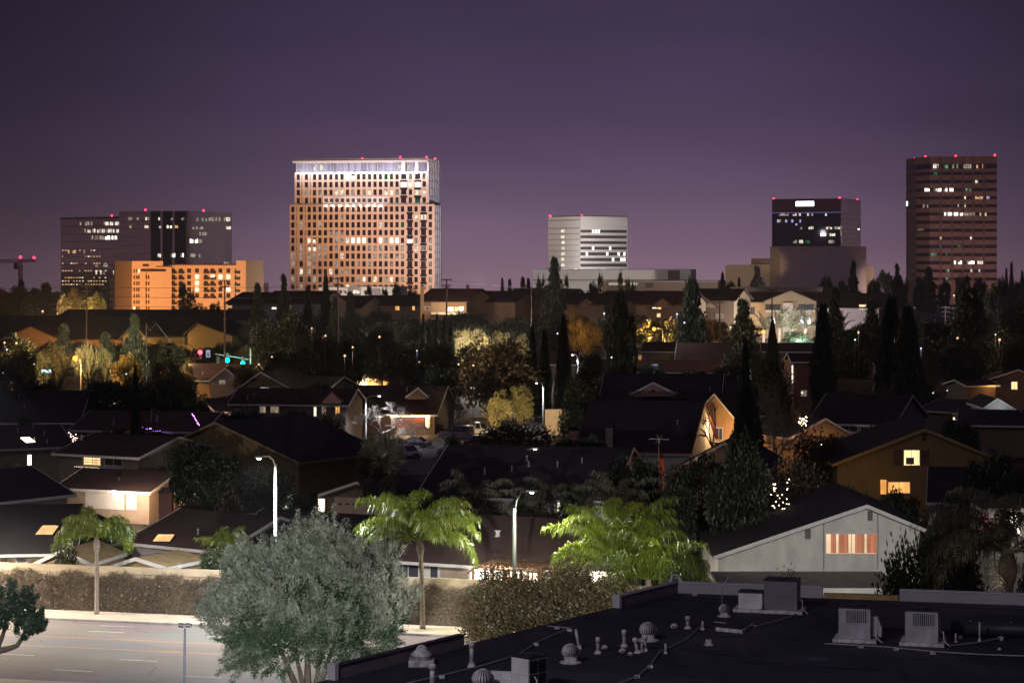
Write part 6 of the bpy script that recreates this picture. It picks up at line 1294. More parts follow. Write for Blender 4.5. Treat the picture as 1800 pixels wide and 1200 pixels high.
# ---------------------------------------------------------------- trees and shrubs
G1 = 'trees on the skyline'; G2 = 'trees in the dark middle ground'; G3 = 'tall cypresses'
for a in [
    # skyline, left to right
    ('round', 14, 514, 46, 900, 'low rounded tree at the left end of the skyline', G1), ('con', 37, 493, 24, 900, 'pointed conifer standing in front of the crane mast', G1), ('round', 62, 506, 32, 880, 'brownish round tree right of the crane mast', G1), ('green', 90, 514, 30, 870, 'round tree left of the smoky slab tower', G1),
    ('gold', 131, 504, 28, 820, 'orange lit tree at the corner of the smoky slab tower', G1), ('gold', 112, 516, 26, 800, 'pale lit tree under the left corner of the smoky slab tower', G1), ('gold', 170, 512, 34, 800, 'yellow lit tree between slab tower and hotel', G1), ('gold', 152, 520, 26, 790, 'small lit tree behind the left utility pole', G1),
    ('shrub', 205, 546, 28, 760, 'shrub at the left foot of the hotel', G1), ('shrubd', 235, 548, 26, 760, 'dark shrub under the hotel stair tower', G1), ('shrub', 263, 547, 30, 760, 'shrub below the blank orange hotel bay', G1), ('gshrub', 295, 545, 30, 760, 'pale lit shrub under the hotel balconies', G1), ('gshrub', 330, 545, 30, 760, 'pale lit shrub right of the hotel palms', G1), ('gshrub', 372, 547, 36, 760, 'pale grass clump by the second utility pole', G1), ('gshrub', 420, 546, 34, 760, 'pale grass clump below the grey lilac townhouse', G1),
    ('fan', 322, 503, 26, 620, 'fan palm in front of the hotel balconies, left of two', G1), ('fan', 336, 513, 22, 625, 'smaller fan palm beside its taller twin at the hotel', G1), ('round', 378, 528, 30, 600, 'dark round tree beside the second utility pole', G1), ('round', 352, 533, 30, 600, 'dark low tree between hotel palms and utility pole', G1),
    ('pine', 453, 505, 34, 520, 'ragged pine right of the hotel', G1), ('pine', 499, 486, 30, 520, 'tallest ragged pine left of the grid windowed tower', G1), ('con', 541, 506, 24, 540, 'slim conifer under the left edge of the grid windowed tower', G1), ('pine', 573, 490, 24, 560, 'thin pine before the white midrise', G1), ('pine', 616, 516, 34, 500, 'pine right of the pole before the grid windowed tower', G1), ('pine', 590, 528, 36, 490, 'bushy pine wrapped round the third utility pole', G1),
    ('fan', 648, 506, 18, 720, 'fan palm before the white midrise', G1), ('fan', 676, 508, 20, 700, 'bushy fan palm right of the white midrise', G1), ('fan', 697, 502, 22, 700, 'fan palm under the right corner of the grid windowed tower', G1), ('round', 722, 508, 40, 720, 'round dark tree left of the dark hip roof', G1), ('round', 787, 500, 22, 720, 'small dark tree beside the pole with a side arm', G1),
    ('round', 835, 508, 34, 800, 'low dark tree behind the townhouse chimneys', G1), ('con', 883, 491, 11, 1000, 'tiny pointed conifer on the skyline, left of a pair', G1), ('con', 896, 492, 13, 1000, 'tiny pointed conifer on the skyline, right of a pair', G1), ('con', 919, 489, 18, 1000, 'small conifer behind the pale shed', G1), ('con', 929, 491, 14, 1000, 'small conifer just left of the fifth utility pole', G1),
    ('fan', 951, 490, 28, 640, 'bushy fan palm left of the big ragged pine', G1), ('fan', 994, 488, 16, 700, 'fan palm right of the big ragged pine', G1), ('fan', 1056, 485, 16, 700, 'fan palm with a thin stem before the long podium', G1), ('fan', 1090, 483, 16, 700, 'tallest fan palm in front of the long podium', G1), ('fan', 1103, 494, 16, 690, 'short fan palm beside the tallest podium palm', G1), ('fan', 1115, 499, 18, 690, 'lowest fan palm in front of the warehouse', G1), ('round', 1040, 496, 30, 760, 'dark round tree left of the podium palms', G1),
    ('con', 1270, 481, 14, 960, 'narrow conifer left of the stepped parking structure', G1), ('round', 1285, 491, 18, 950, 'small bush on the skyline before the parking structure', G1), ('con', 1299, 490, 12, 950, 'tiny conifer before the parking structure', G1), ('pine', 1331, 470, 32, 940, 'broad conifer in front of the parking structure', G1),
    ('round', 1452, 484, 26, 880, 'shadowy tree before the blank concrete box', G1), ('pine', 1500, 463, 24, 860, 'ragged pine before the right edge of the blank concrete box', G1), ('round', 1478, 494, 30, 860, 'dark tree left of the ragged pine at the concrete box', G1), ('green', 1553, 475, 40, 960, 'pale rounded tree between the two right towers', G1), ('pine', 1577, 466, 22, 900, 'pointed tree beside the pale rounded one', G1), ('round', 1535, 488, 24, 900, 'dark tree right of the thin cream slab', G1), ('round', 1580, 484, 36, 850, 'dark tree left of the striped tower', G1),
    ('pine', 1633, 474, 34, 860, 'dark conifer overlapping the foot of the striped tower', G1), ('round', 1615, 488, 24, 860, 'dark bush at the left corner of the striped tower', G1), ('brown', 1692, 482, 34, 860, 'brownish tree before the striped tower', G1), ('round', 1722, 486, 26, 840, 'dark tree under the right half of the striped tower', G1), ('round', 1660, 492, 24, 860, 'low dark tree in the middle of the striped tower foot', G1),
    ('con', 1769, 474, 10, 1000, 'spindly bare conifer on the skyline right of the striped tower', G1), ('con', 1778, 463, 11, 1000, 'tallest spindly conifer at the right of the skyline', G1), ('con', 1797, 478, 12, 1000, 'last spindly conifer at the right edge', G1), ('round', 1760, 487, 26, 800, 'round tree right of the striped tower', G1), ('green', 1790, 490, 36, 800, 'yellow green tree at the right edge of the skyline', G1),
    # middle ground
    ('round', 20, 585, 90, 400, 'dark tree with twinkling gaps at the far left', G2), ('round', 44, 610, 50, 380, 'dark bushy tree under the thin curved lamp arm', G2), ('round', 8, 632, 80, 340, 'dark mass of leaves on the left edge', G2), ('pine', 112, 572, 46, 430, 'pale feathery pine left of the first utility pole', G2), ('pine', 186, 588, 44, 430, 'pale pine with flat boughs right of the first utility pole', G2), ('pine', 236, 556, 44, 425, 'tall pale pine beside the camera pole', G2), ('round', 300, 603, 70, 430, 'dark rounded tree under the signal lamp arms', G2),
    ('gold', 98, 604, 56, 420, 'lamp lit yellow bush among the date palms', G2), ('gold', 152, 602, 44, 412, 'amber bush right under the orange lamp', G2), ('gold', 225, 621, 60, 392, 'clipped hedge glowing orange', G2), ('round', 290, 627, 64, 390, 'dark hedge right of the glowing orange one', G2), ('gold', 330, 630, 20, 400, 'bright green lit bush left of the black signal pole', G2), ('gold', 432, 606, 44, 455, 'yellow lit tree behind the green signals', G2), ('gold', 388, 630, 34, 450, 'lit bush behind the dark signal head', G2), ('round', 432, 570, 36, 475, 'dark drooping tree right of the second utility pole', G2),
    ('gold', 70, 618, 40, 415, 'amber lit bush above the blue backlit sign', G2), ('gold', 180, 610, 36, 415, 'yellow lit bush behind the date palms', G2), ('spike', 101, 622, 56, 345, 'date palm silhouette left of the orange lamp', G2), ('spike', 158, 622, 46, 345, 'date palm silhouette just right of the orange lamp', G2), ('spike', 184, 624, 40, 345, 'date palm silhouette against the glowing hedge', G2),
    ('round', 205, 662, 130, 300, 'black bushy tree in the middle of the left side', G2), ('round', 295, 660, 110, 290, 'black tree below the pinkish chimney', G2), ('round', 60, 668, 110, 300, 'black low tree left of the long dark roof', G2), ('round', 345, 690, 60, 285, 'dark bush left of the peach lit gable', G2), ('cyp', 238, 640, 20, 255, 'faint slim cypress above the two storey beige house', G3), ('shrubb', 119, 760, 40, 250, 'reddish bush twinkling with fairy lights on the black roof edge', G2),
    ('round', 470, 560, 60, 420, 'dark tree at the base of the ragged pine by the hotel', G2), ('round', 520, 545, 76, 400, 'wide black tree under the tallest left pine', G2), ('round', 560, 580, 90, 380, 'black tree mass left of the third utility pole', G2), ('round', 612, 590, 80, 380, 'black tree behind the glowing orange house', G2), ('round', 672, 575, 90, 395, 'black tree right above the glowing orange house', G2), ('round', 712, 600, 80, 370, 'black tree between the orange house and the spiky cypresses', G2), ('round', 500, 610, 80, 380, 'black bush over the ranch house roof', G2), ('round', 600, 650, 60, 372, 'black bush at the left of the glowing orange house', G2),
    ('cyp', 744, 552, 16, 430, 'spiky cypress tip, first of the cluster left of the lit palms', G3), ('cyp', 755, 562, 16, 425, 'spiky cypress tip, second of the cluster', G3), ('cyp', 768, 552, 16, 428, 'spiky cypress tip, third of the cluster', G3), ('cyp', 781, 556, 17, 425, 'spiky cypress tip, fourth of the cluster', G3), ('cyp', 793, 555, 17, 430, 'spiky cypress tip, right end of the cluster', G3), ('round', 770, 600, 80, 400, 'black foliage at the foot of the spiky cypress cluster', G2),
    ('spike', 654, 548, 50, 480, 'floodlit palm fan over the dark roof, left one of two', G2), ('spike', 700, 550, 46, 480, 'floodlit palm fan over the dark roof, right one of two', G2), ('spike', 812, 548, 52, 470, 'floodlit palm beside the spiky cypresses', G2), ('spike', 848, 552, 54, 465, 'floodlit palm in the middle of the bright garden', G2), ('spike', 888, 545, 56, 470, 'floodlit palm with long arching fronds left of the slim cypresses', G2), ('spike', 905, 565, 44, 460, 'lower floodlit palm beside the long frond palm', G2),
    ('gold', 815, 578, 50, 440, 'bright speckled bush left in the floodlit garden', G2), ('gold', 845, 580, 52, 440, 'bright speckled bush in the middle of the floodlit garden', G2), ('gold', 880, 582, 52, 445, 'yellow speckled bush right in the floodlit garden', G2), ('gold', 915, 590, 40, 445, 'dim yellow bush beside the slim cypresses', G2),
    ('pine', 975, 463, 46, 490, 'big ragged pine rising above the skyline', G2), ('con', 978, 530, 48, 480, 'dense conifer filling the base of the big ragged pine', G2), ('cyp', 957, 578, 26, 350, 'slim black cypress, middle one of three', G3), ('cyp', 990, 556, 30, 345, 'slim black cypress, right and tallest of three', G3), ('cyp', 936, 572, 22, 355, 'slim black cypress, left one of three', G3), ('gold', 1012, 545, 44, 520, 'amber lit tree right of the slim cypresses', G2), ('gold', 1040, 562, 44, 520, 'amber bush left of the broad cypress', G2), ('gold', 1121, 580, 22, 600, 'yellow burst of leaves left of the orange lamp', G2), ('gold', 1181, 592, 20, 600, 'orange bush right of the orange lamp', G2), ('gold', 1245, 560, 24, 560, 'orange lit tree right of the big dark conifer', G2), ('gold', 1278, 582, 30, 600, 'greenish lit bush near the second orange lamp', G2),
    ('cypw', 1090, 513, 58, 340, 'broad massive black cypress in the centre', G3), ('round', 1090, 540, 60, 350, 'dark foliage around the massive black cypress', G2), ('con', 1216, 496, 62, 470, 'big dark conifer right of the orange lamp', G2), ('pine', 1306, 529, 60, 440, 'dark conifer left of the second orange lamp', G2), ('cyp', 1358, 562, 24, 440, 'small pointed cypress right of the second orange lamp', G3), ('cypw', 1447, 533, 46, 310, 'tall black cypress beside the floodlit palms', G3), ('pine', 1468, 512, 40, 480, 'ragged pine right of the tall black cypress', G2), ('cyp', 1310, 596, 34, 205, 'very tall narrow cypress in the right middle ground', G3), ('cypw', 1312, 672, 66, 202, 'wide cypress base hugging the very tall narrow one', G3), ('round', 1355, 623, 76, 280, 'square black tree right of the very tall narrow cypress', G2),
    ('cypw', 1567, 520, 54, 300, 'black cypress, left one of the dark pair', G3), ('cypw', 1595, 538, 58, 295, 'black cypress, right one of the dark pair', G3), ('pine', 1532, 530, 50, 480, 'dark conifer left of the cypress pair', G2), ('round', 1505, 570, 60, 420, 'dark tree right of the tall black cypress', G2), ('round', 1500, 610, 80, 360, 'black tree above the low rust red roof', G2), ('pine', 1704, 515, 92, 430, 'wide dark conifer below the striped tower', G2), ('round', 1755, 498, 56, 560, 'dark tree above the dim pole at the right', G2), ('round', 1785, 520, 60, 480, 'dark tree on the right edge below the skyline', G2), ('round', 1650, 560, 60, 460, 'dark tree behind the violet lit pylon', G2), ('round', 1760, 570, 80, 400, 'large black tree at the right edge', G2), ('round', 1690, 600, 90, 380, 'black tree mass over the rust coloured houses', G2), ('brown', 1790, 590, 60, 380, 'dark reddish tree at the right edge', G2), ('round', 1625, 610, 60, 380, 'dark tree right of the cypress pair', G2),
    ('spike', 1342, 540, 40, 640, 'floodlit palm left of the bright three', G2), ('spike', 1370, 528, 46, 640, 'bright floodlit palm, left of the three', G2), ('spike', 1392, 530, 46, 635, 'bright floodlit palm, middle of the three', G2), ('spike', 1416, 526, 50, 635, 'bright floodlit palm, right of the three', G2), ('spike', 1480, 536, 44, 600, 'pale palm fronds spilling right of the tall black cypress', G2), ('spike', 1640, 572, 44, 540, 'violet white lit palm left of the pylon', G2), ('spike', 1668, 562, 46, 545, 'bluish palm at the foot of the pylon', G2), ('green', 1630, 585, 40, 530, 'violet lit bush with a hot white lamp', G2), ('gold', 1500, 572, 20, 600, 'small orange lit tree beyond the tall black cypress', G2), ('shrub', 1400, 580, 60, 620, 'bluish lit bushes under the bright palms', G2),
    ('bare', 668, 712, 116, 296, 'pale bare tree lit white under a street lamp', G2), ('bare', 733, 738, 70, 300, 'small pale bare tree before the string lit garage', G2), ('brown', 870, 592, 170, 320, 'large brown leafed tree over the street, lit gold below', G2), ('gold', 876, 688, 52, 309, 'golden drooping foliage lit from below, left clump', G2), ('gold', 914, 676, 56, 313, 'golden drooping foliage lit from below, right and higher clump', G2), ('bared', 795, 690, 60, 296, 'dark thick trunked tree beside the parked sport utility car', G2), ('shrubb', 908, 734, 132, 262, 'rust coloured shrub right of the parked cars', G2), ('bared', 690, 650, 34, 392, 'dark trunked tree silhouetted on the glowing orange wall', G2), ('bare', 760, 655, 70, 380, 'pale spiky bush right of the glowing orange house', G2), ('round', 730, 645, 60, 370, 'dark tree over the low house with string lights', G2), ('round', 780, 640, 90, 350, 'black tree behind the thick trunked one', G2),
    ('poll', 1253, 706, 62, 262, 'pollarded tree with stubby upright branches', G2), ('bare', 1362, 688, 92, 240, 'bare grey branched tree right of the very tall cypress', G2), ('bared', 1415, 700, 70, 255, 'dark twiggy tree before the string lit patio', G2), ('bared', 1640, 628, 60, 350, 'reddish bare tree by the small porch lamp', G2), ('shrub', 1005, 700, 44, 270, 'green shrub at the left end of the wide black roof', G2), ('shrubd', 1690, 720, 60, 290, 'dark shrub right of the orange tipped eave', G2), ('gshrub', 1718, 610, 50, 420, 'grey lit ivy patch at the right', G2),
    ('round', 332, 774, 84, 205, 'dark tree hanging over the porch right of the floodlight', G2), ('round', 385, 795, 130, 195, 'dark bushy tree left of the brightest lamp', G2), ('round', 462, 812, 110, 200, 'dim tree in the beam of the brightest lamp', G2), ('shrubd', 533, 860, 60, 196, 'dark shrub left of the taupe garage', G2), ('shrubb', 405, 868, 60, 182, 'dry grassy shrub behind the skylit charcoal roof', G2), ('shrubd', 115, 938, 46, 162, 'round dark shrub on the left before the black roof', G2), ('green', 385, 955, 70, 161, 'leafy green bush left of the grey tree', G2), ('shrub', 470, 968, 70, 160, 'green bush behind the grey tree', G2), ('shrub', 605, 930, 60, 163, 'green bush peeking over the grey tree on its right', G2),
    ('fan', 655, 775, 78, 190, 'fan palm with a dead leaf skirt, left one before the taupe garage', G2), ('fan', 684, 776, 84, 187, 'fan palm, right one before the taupe garage', G2), ('round', 1228, 800, 130, 175, 'dark leafy tree below the cream bargeboard', G2), ('round', 1298, 765, 120, 165, 'big black tree under the very tall cypress', G2), ('round', 1290, 850, 150, 172, 'black tree mass behind the white gabled house', G2), ('round', 1190, 850, 80, 168, 'black tree right of the dim tall palm', G2), ('brown', 1400, 810, 130, 172, 'dark brown tree sprinkled with fairy lights', G2), ('brown', 1440, 760, 110, 215, 'brown twiggy tree before the grey two storey house', G2), ('round', 1580, 868, 120, 170, 'dark hedge in front of the mustard house', G2), ('round', 1490, 850, 90, 172, 'dark tree between the white gable and the mustard house', G2),
    ('shrub', 1205, 985, 100, 138, 'green lit bush under the hanging palm fronds', G2), ('shrubd', 1600, 930, 110, 132, 'dark bush against the right end of the white gable', G2), ('round', 1665, 905, 110, 130, 'dark tree left of the tall dark palm trunk', G2), ('shrub', 1700, 965, 100, 132, 'dim green shrub behind the far parapet', G2), ('shrubd', 1808, 965, 50, 130, 'dark shrub at the right edge behind the parapet', G2), ('round', 1740, 800, 150, 160, 'black tree behind the tall dark palm', G2), ('shrubb', 1385, 1000, 60, 146, 'twiggy brown shrub on the lower roof of the white house', G2), ('shrub', 1640, 1015, 44, 112, 'small green shrub at the far parapet', G2),
    ('round', 820, 850, 70, 196, 'dark tree by the white walls under the deep black roof', G2), ('round', 1115, 800, 110, 186, 'dark foliage behind the dim tall palm', G2), ('round', 1145, 640, 60, 420, 'dark bush before the pale bluish wall', G2), ('round', 1220, 650, 60, 420, 'speckled dark bush before the white walled ranch house', G2), ('round', 1285, 640, 70, 400, 'dark tree left of the square black tree', G2), ('round', 1040, 620, 60, 380, 'dark tree right of the small distant lamp post', G2), ('round', 1030, 660, 90, 330, 'black bush left of the massive cypress foot', G2), ('round', 1610, 660, 60, 330, 'black bush behind the orange tipped eave', G2), ('round', 1690, 655, 60, 380, 'black tree beside the amber edged porch', G2), ('round', 900, 640, 60, 400, 'dark tree behind the golden foliage', G2)]:
    k, px, yt, w_, D, lab, grp = a
    plant(k, px, yt, w_, D, lab, grp, cat='shrub' if k in ('shrub', 'shrubd', 'shrubb', 'gshrub') else ('palm' if k in ('fan', 'spike') else ('cypress' if k in ('cyp', 'cypw') else 'tree')), nv=3 if k in ('round',) else 2)
for k in range(46):
    px = 440 + 1370 * (k + .5) / 46 + rnd.uniform(-10, 10)
    if 1280 < px < 1450: continue
    plant('round', px, 552 + rnd.uniform(-6, 16) + (12 if px > 1450 else 0), 48 + rnd.uniform(0, 24), 585 + rnd.uniform(-12, 12), 'one of the dark trees massed under the townhouse roofs', 'dark trees massed under the townhouses', nv=3)
for k in range(16):
    px = -10 + 460 * (k + .5) / 16 + rnd.uniform(-8, 8)
    plant('round', px, 606 + rnd.uniform(-8, 8), 40 + rnd.uniform(0, 16), 478 + rnd.uniform(-8, 8), 'one of the dark trees in a row below the orange apartment walls', 'dark trees below the orange apartments', nv=3)
for k in range(26):
    px = -10 + 450 * (k + .5) / 26 + rnd.uniform(-8, 8)
    if 180 < px < 440: continue
    plant(rnd.choice(('brown', 'con', 'round', 'brown')), px, 512 + rnd.uniform(-14, 18), 30 + rnd.uniform(0, 16), 860 + rnd.uniform(-12, 12), 'one of the brownish trees massed left of the hotel', 'trees massed left of the hotel')
for k, (kd, px, yt, w_, D) in enumerate((('round', 40, 732, 60, 256), ('round', 200, 744, 60, 241), ('brown', 262, 742, 60, 243), ('round', 432, 712, 70, 264), ('green', 520, 716, 60, 264), ('brown', 585, 722, 60, 262), ('round', 792, 766, 56, 230), ('green', 880, 768, 60, 230), ('round', 1005, 762, 70, 230), ('round', 1045, 764, 50, 226),
        ('round', 1042, 690, 50, 284), ('brown', 1112, 694, 50, 284), ('round', 1192, 688, 60, 284), ('round', 1395, 880, 80, 173), ('green', 1462, 866, 80, 174), ('round', 1578, 862, 70, 174), ('green', 765, 848, 60, 198), ('round', 932, 856, 60, 198), ('green', 1012, 850, 60, 197), ('brown', 332, 876, 60, 191), ('green', 422, 878, 60, 190), ('round', 475, 880, 60, 188),
        ('round', 765, 884, 50, 179), ('green', 862, 880, 56, 179), ('brown', 962, 882, 60, 178), ('green', 18, 812, 60, 206), ('round', 640, 700, 50, 318), ('round', 560, 668, 60, 320), ('brown', 702, 666, 60, 340), ('round', 500, 645, 60, 375), ('round', 1482, 680, 60, 290), ('brown', 1545, 682, 60, 288), ('round', 1545, 744, 60, 227), ('round', 1690, 738, 70, 227), ('brown', 1478, 770, 60, 228), ('round', 1640, 690, 50, 336), ('green', 320, 655, 60, 330), ('brown', 440, 642, 60, 380))):
    plant(kd, px, yt, w_, D, 'one of the dark garden trees crowding between the house roofs', 'dark garden trees between the house roofs', nv=3 if kd == 'round' else 2)
# fairy lights on trees
def fairy(px0, px1, py0, py1, D, n, r, mat, lab):
    g = random.Random(px0); pts = [at(px0 + (px1 - px0) * g.random(), py0 + (py1 - py0) * min(1, max(0, i / n + g.gauss(0, .06))), D - 2.2 - g.random() * 1.2) for i in range(n)]
    t = bulbs(None, pts, mat, r); tag(t, lab, 'string lights', 'fairy lights')
e_fairy = E('fairy_bulbs', (1., .68, .42), 14)
fairy(1352, 1388, 842, 935, 168, 44, .032, e_fairy, 'column of warm fairy lights in the dark brown tree'); fairy(1440, 1460, 895, 912, 168, 26, .025, e_fairy, 'small patch of fairy lights above the white bargeboard'); fairy(107, 136, 760, 786, 249, 30, .05, E('rosy_bulbs', (1., .6, .5), 8), 'rosy fairy lights on the bush at the black roof edge'); fairy(1404, 1420, 732, 748, 256, 20, .05, e_fairy, 'little star shaped cluster of warm lights by the patio'); fairy(1720, 1750, 905, 935, 127, 40, .018, E('magenta_bulbs', (1., .1, .2), 4), 'red lights left of the tall dark palm trunk')
f = Fr(1738, 150, 1800, 150); t = thing('house', 'white porch with a glaring doorway behind the tall dark palm trunk', 'house', f.W(2, 2, 0)); f.box(MB(), 0, f.w + 6, 0, 6, 0, f.z(1770, 893)).build('wall', m_white, t); f.part('roof', m_dark, t, -.5, f.w + 6, -.8, 6.5, f.z(1770, 893) + .003, f.z(1770, 886)); f.pix('door', E('porch_door', (1., .85, .72), 4., .3), t, (1776, 906, 1792, 938), -.05, 0); f.pix('fascia', m_trim, t, (1736, 893, 1800, 899), -.95, -.82)
# little lamps glimpsed between the trees
e_tiny = E('tiny_lamp', (1., .60, .30), 1.6); e_tinyb = E('tiny_cold_lamp', (.70, .82, 1.), 1.6)
for k, (px, py, D, r, mt) in enumerate(((75, 547, 690, .5, 0), (101, 551, 690, .35, 0), (8, 602, 366, .25, 0), (29, 603, 366, .3, 0), (12, 614, 330, .2, 1), (28, 574, 690, .5, 0), (60, 640, 300, .12, 1), (5, 655, 300, .15, 1), (222, 657, 262, .13, 1), (572, 590, 360, .25, 0), (548, 577, 360, .2, 0), (667, 592, 360, .3, 0), (606, 625, 355, .3, 0), (620, 610, 355, .25, 0), (733, 616, 345, .15, 1), (737, 636, 345, .15, 0), (806, 640, 315, .2, 0), (832, 642, 310, .2, 0), (1062, 551, 570, .4, 1), (1203, 567, 455, .3, 1), (1190, 552, 460, .3, 1), (1075, 628, 326, .2, 1), (1284, 575, 430, .3, 0), (1503, 597, 350, .22, 1), (1509, 584, 350, .25, 0), (1683, 594, 420, .3, 0), (1757, 597, 395, .35, 0), (1750, 588, 395, .2, 1), (1619, 612, 300, .18, 1), (1604, 561, 440, .3, 1), (1677, 519, 560, .35, 0), (1640, 690, 338, .2, 1), (1665, 686, 338, .15, 1), (478, 627, 345, .2, 0), (455, 640, 372, .25, 0), (980, 586, 420, .25, 1), (1410, 690, 300, .2, 1))):
    r *= .62; p = at(px, py, D); t = thing('garden_lamp', 'one of the small lamps glimpsed between the dark trees', 'lamp', p, 'small lamps glimpsed between the trees')
    MB().ball(p, r, 5).build('globe', e_tinyb if mt else e_tiny, t); MB().tube([(p.x, p.y + .05, 0), (p.x, p.y + .05, max(.1, p.z - r * .9))], .04, 5).build('post', m_dmetal, t)
    if k % 2 == 0 and py < 635: PLQ.append((p - Vector((0, .6, 0)), (.8, .88, 1.) if mt else (1., .68, .36), 420 * (D / 350) ** 2))

# ---------------------------------------------------------------- light
def PL(loc, col, W_, r=.25, target=None, ang=None, blend=.6):
    l = bpy.data.lights.new('lamp_or_fill_light', 'SPOT' if ang else 'POINT'); l.energy = W_; l.color = col; l.shadow_soft_size = r
    if ang: l.spot_size = R(ang); l.spot_blend = blend
    o = bpy.data.objects.new('lamp_or_fill_light', l); COL.objects.link(o); o.location = loc
    if target is not None: o.rotation_euler = (Vector(target) - Vector(loc)).to_track_quat('-Z', 'Y').to_euler()
    return o
for q_ in PLQ: PL(*q_)
LED = (.86, .90, 1.); SOD = (1., .48, .13); WARM = (1., .66, .36)
dn = lambda p: Vector(p) - Vector((0, 0, 10))
PL(LAMPS[0], (.95, .94, .96), 15000, .2, dn(LAMPS[0]), 165); PL(LAMPS[1], (1., .98, .72), 6500, .2, dn(LAMPS[1]), 165); PL(LAMPS[2], LED, 1500, .2, dn(LAMPS[2]), 150); PL(LAMPS[3], LED, 4500, .2, dn(LAMPS[3]), 150); PL(LAMPS[4], LED, 1500, .2, dn(LAMPS[4]), 150); PL(LAMPS[5], LED, 700, .2, dn(LAMPS[5]), 140); PL(LAMPS[6], LED, 1200, .2, dn(LAMPS[6]), 150)
for i, W_ in ((7, 15000), (8, 15000), (9, 20000)): PL(LAMPS[i] + Vector((0, -1.2, 0)), SOD, W_, .4)
for q_, s, W_ in ((-85, 141, 60000), (-96, 126, 34000)): p = rd(q_, s, 10.5); PL(p, (1., .86, .72), W_, .25, dn(p), 165)   # the road's own lamps, further along
PL((-7.6, 60, 13.2), (1., .97, .91), 125000, .3, (-10.8, 125, 6.8), 17); PL((-7., 60.5, 13.2), (1., .95, .88), 150000, .3, (1.5, 141, 3.6), 14); PL((-14, 60, 22), (.92, .95, 1.), 60000, .4, (-20, 103, 5), 34)                                # unseen spots added to light the olive, the bougainvillea and the juniper
PL((-12, 34, 32), (.80, .79, .98), 9000, .5, (8, 64, 14), 70)                                   # unseen spot added to lift the dark flat roof and its vents
PL((22, 96, 24), (1., .95, .90), 42000, .4, (21, 155, 6), 17)                               # unseen spot added to brighten the white gable
PL(at(208, 863, 209.5), (1., .80, .62), 1300, .12); PL(at(262, 872, 209.5), (1., .6, .32), 420, .1); PL(at(322, 872, 210), WARM, 160, .1); PL(at(640, 668, 398), WARM, 3500, .2); PL(at(1250, 752, 268), (1., .60, .25), 700, .2); PL(at(1285, 762, 270), (1., .60, .25), 400, .2)
PL(at(1163, 830, 210.5), (1., .35, .10), 60, .1); PL(at(1556, 852, 207), (1., .62, .18), 18, .15); PL(at(1490, 836, 206), (1., .55, .15), 45, .15); PL(at(720, 745, 315), WARM, 500, .2); PL(at(893, 748, 299), (1., .80, .45), 13000, .3, at(897, 712, 312), 62); PL(at(880, 1010, 158), (1., .85, .70), 600, .2); PL(at(1075, 1008, 158), (1., .85, .70), 350, .2); PL(at(1785, 925, 148.5), (1., .85, .70), 60, .2); PL(at(1752, 1010, 114), (1., .72, .55), 130, .2)
PL(at(360, 722, 326), (1., .55, .35), 350, .2); PL(at(1400, 752, 258), (1., .55, .30), 250, .2); PL(at(978, 735, 314), WARM, 180, .2); PL(at(505, 895, 200), LED, 150, .2); PL(at(985, 892, 199), LED, 260, .2); PL(at(1750, 680, 364), SOD, 140, .2); PL(at(1760, 718, 298), (.9, .95, 1.), 60, .2)
PL(at(352, 624, 438), (1., .04, .05), 260, .3); PL(at(400, 632, 438), (0., 1., .72), 420, .3); PL(at(427, 638, 438), (0., 1., .72), 420, .3); PL(at(400, 650, 432), WARM, 2600, .4); PL(at(330, 640, 408), (.9, 1., .5), 500, .3)
for px, py, D, c, W_ in ((60, 606, 508, SOD, 1500), (140, 612, 512, SOD, 1800), (205, 612, 512, (1., .60, .2), 1600), (238, 602, 506, (1., .62, .2), 1200), (285, 606, 512, (1., .62, .2), 1500), (375, 604, 502, (1., .6, .25), 900), (120, 606, 404, (1., .82, .5), 9000), (215, 606, 404, (.95, 1., .75), 8000), (165, 612, 396, (1., .62, .2), 9000), (118, 556, 790, (1., .75, .35), 9000), (170, 556, 785, (1., .72, .30), 14000), (128, 540, 806, SOD, 5000)): PL(at(px, py, D), c, W_, .4)
for px, c, W_ in ((815, (1., .9, .78), 8000), (850, (1., .86, .74), 10000), (888, (1., .88, .72), 8000), (655, (1., .9, .65), 2600), (702, (1., .9, .65), 2600)): PL(at(px, 605 if px > 800 else 566, 432 if px > 800 else 452), c, W_, .4)
for px, D, c, W_ in ((1372, 627, (1., .90, .76), 9000), (1396, 624, (.80, .85, 1.), 9000), (1420, 625, (1., .92, .84), 10000), (1300, 676, (1., .80, .52), 5000), (1345, 628, (1., .85, .6), 5000), (1440, 660, (1., .85, .62), 5000), (1372, 660, (1., .88, .7), 5000), (1410, 660, (1., .88, .8), 6000)): PL(at(px, 590, D), c, W_, .5)
PL(at(1405, 600, 615), (.6, .75, 1.), 9000, .4); PL(at(1640, 596, 528), (.80, .70, 1.), 3600, .3); PL(at(1662, 585, 535), (.55, .50, 1.), 4200, .3); PL(at(1222, 648, 440), (.85, .88, 1.), 600, .3); PL(at(1150, 650, 420), (.7, .75, 1.), 250, .3); PL(at(1020, 590, 512), SOD, 2600, .3); PL(at(1500, 590, 590), SOD, 1800, .3)
PL(at(1172, 905, 140.5), (1., .98, .75), 380, .3); PL(at(1225, 955, 136), (1., .98, .75), 120, .3)  # unseen lights added to brighten the hanging palm fronds and green bush
for px, py, D, W_ in ((790, 536, 618, 2600), (765, 534, 618, 2200), (1300, 552, 690, 4000), (600, 540, 975, 9000), (650, 545, 975, 8000), (575, 515, 980, 6000)): PL(at(px, py, D), WARM if D < 900 else (1., .92, .82), W_, .4)
def wash(px, py, D, tx, ty, tD, col, W_, ang=80): PL(at(px, py, D), col, W_, 1.5, at(tx, ty, tD), ang, .9)
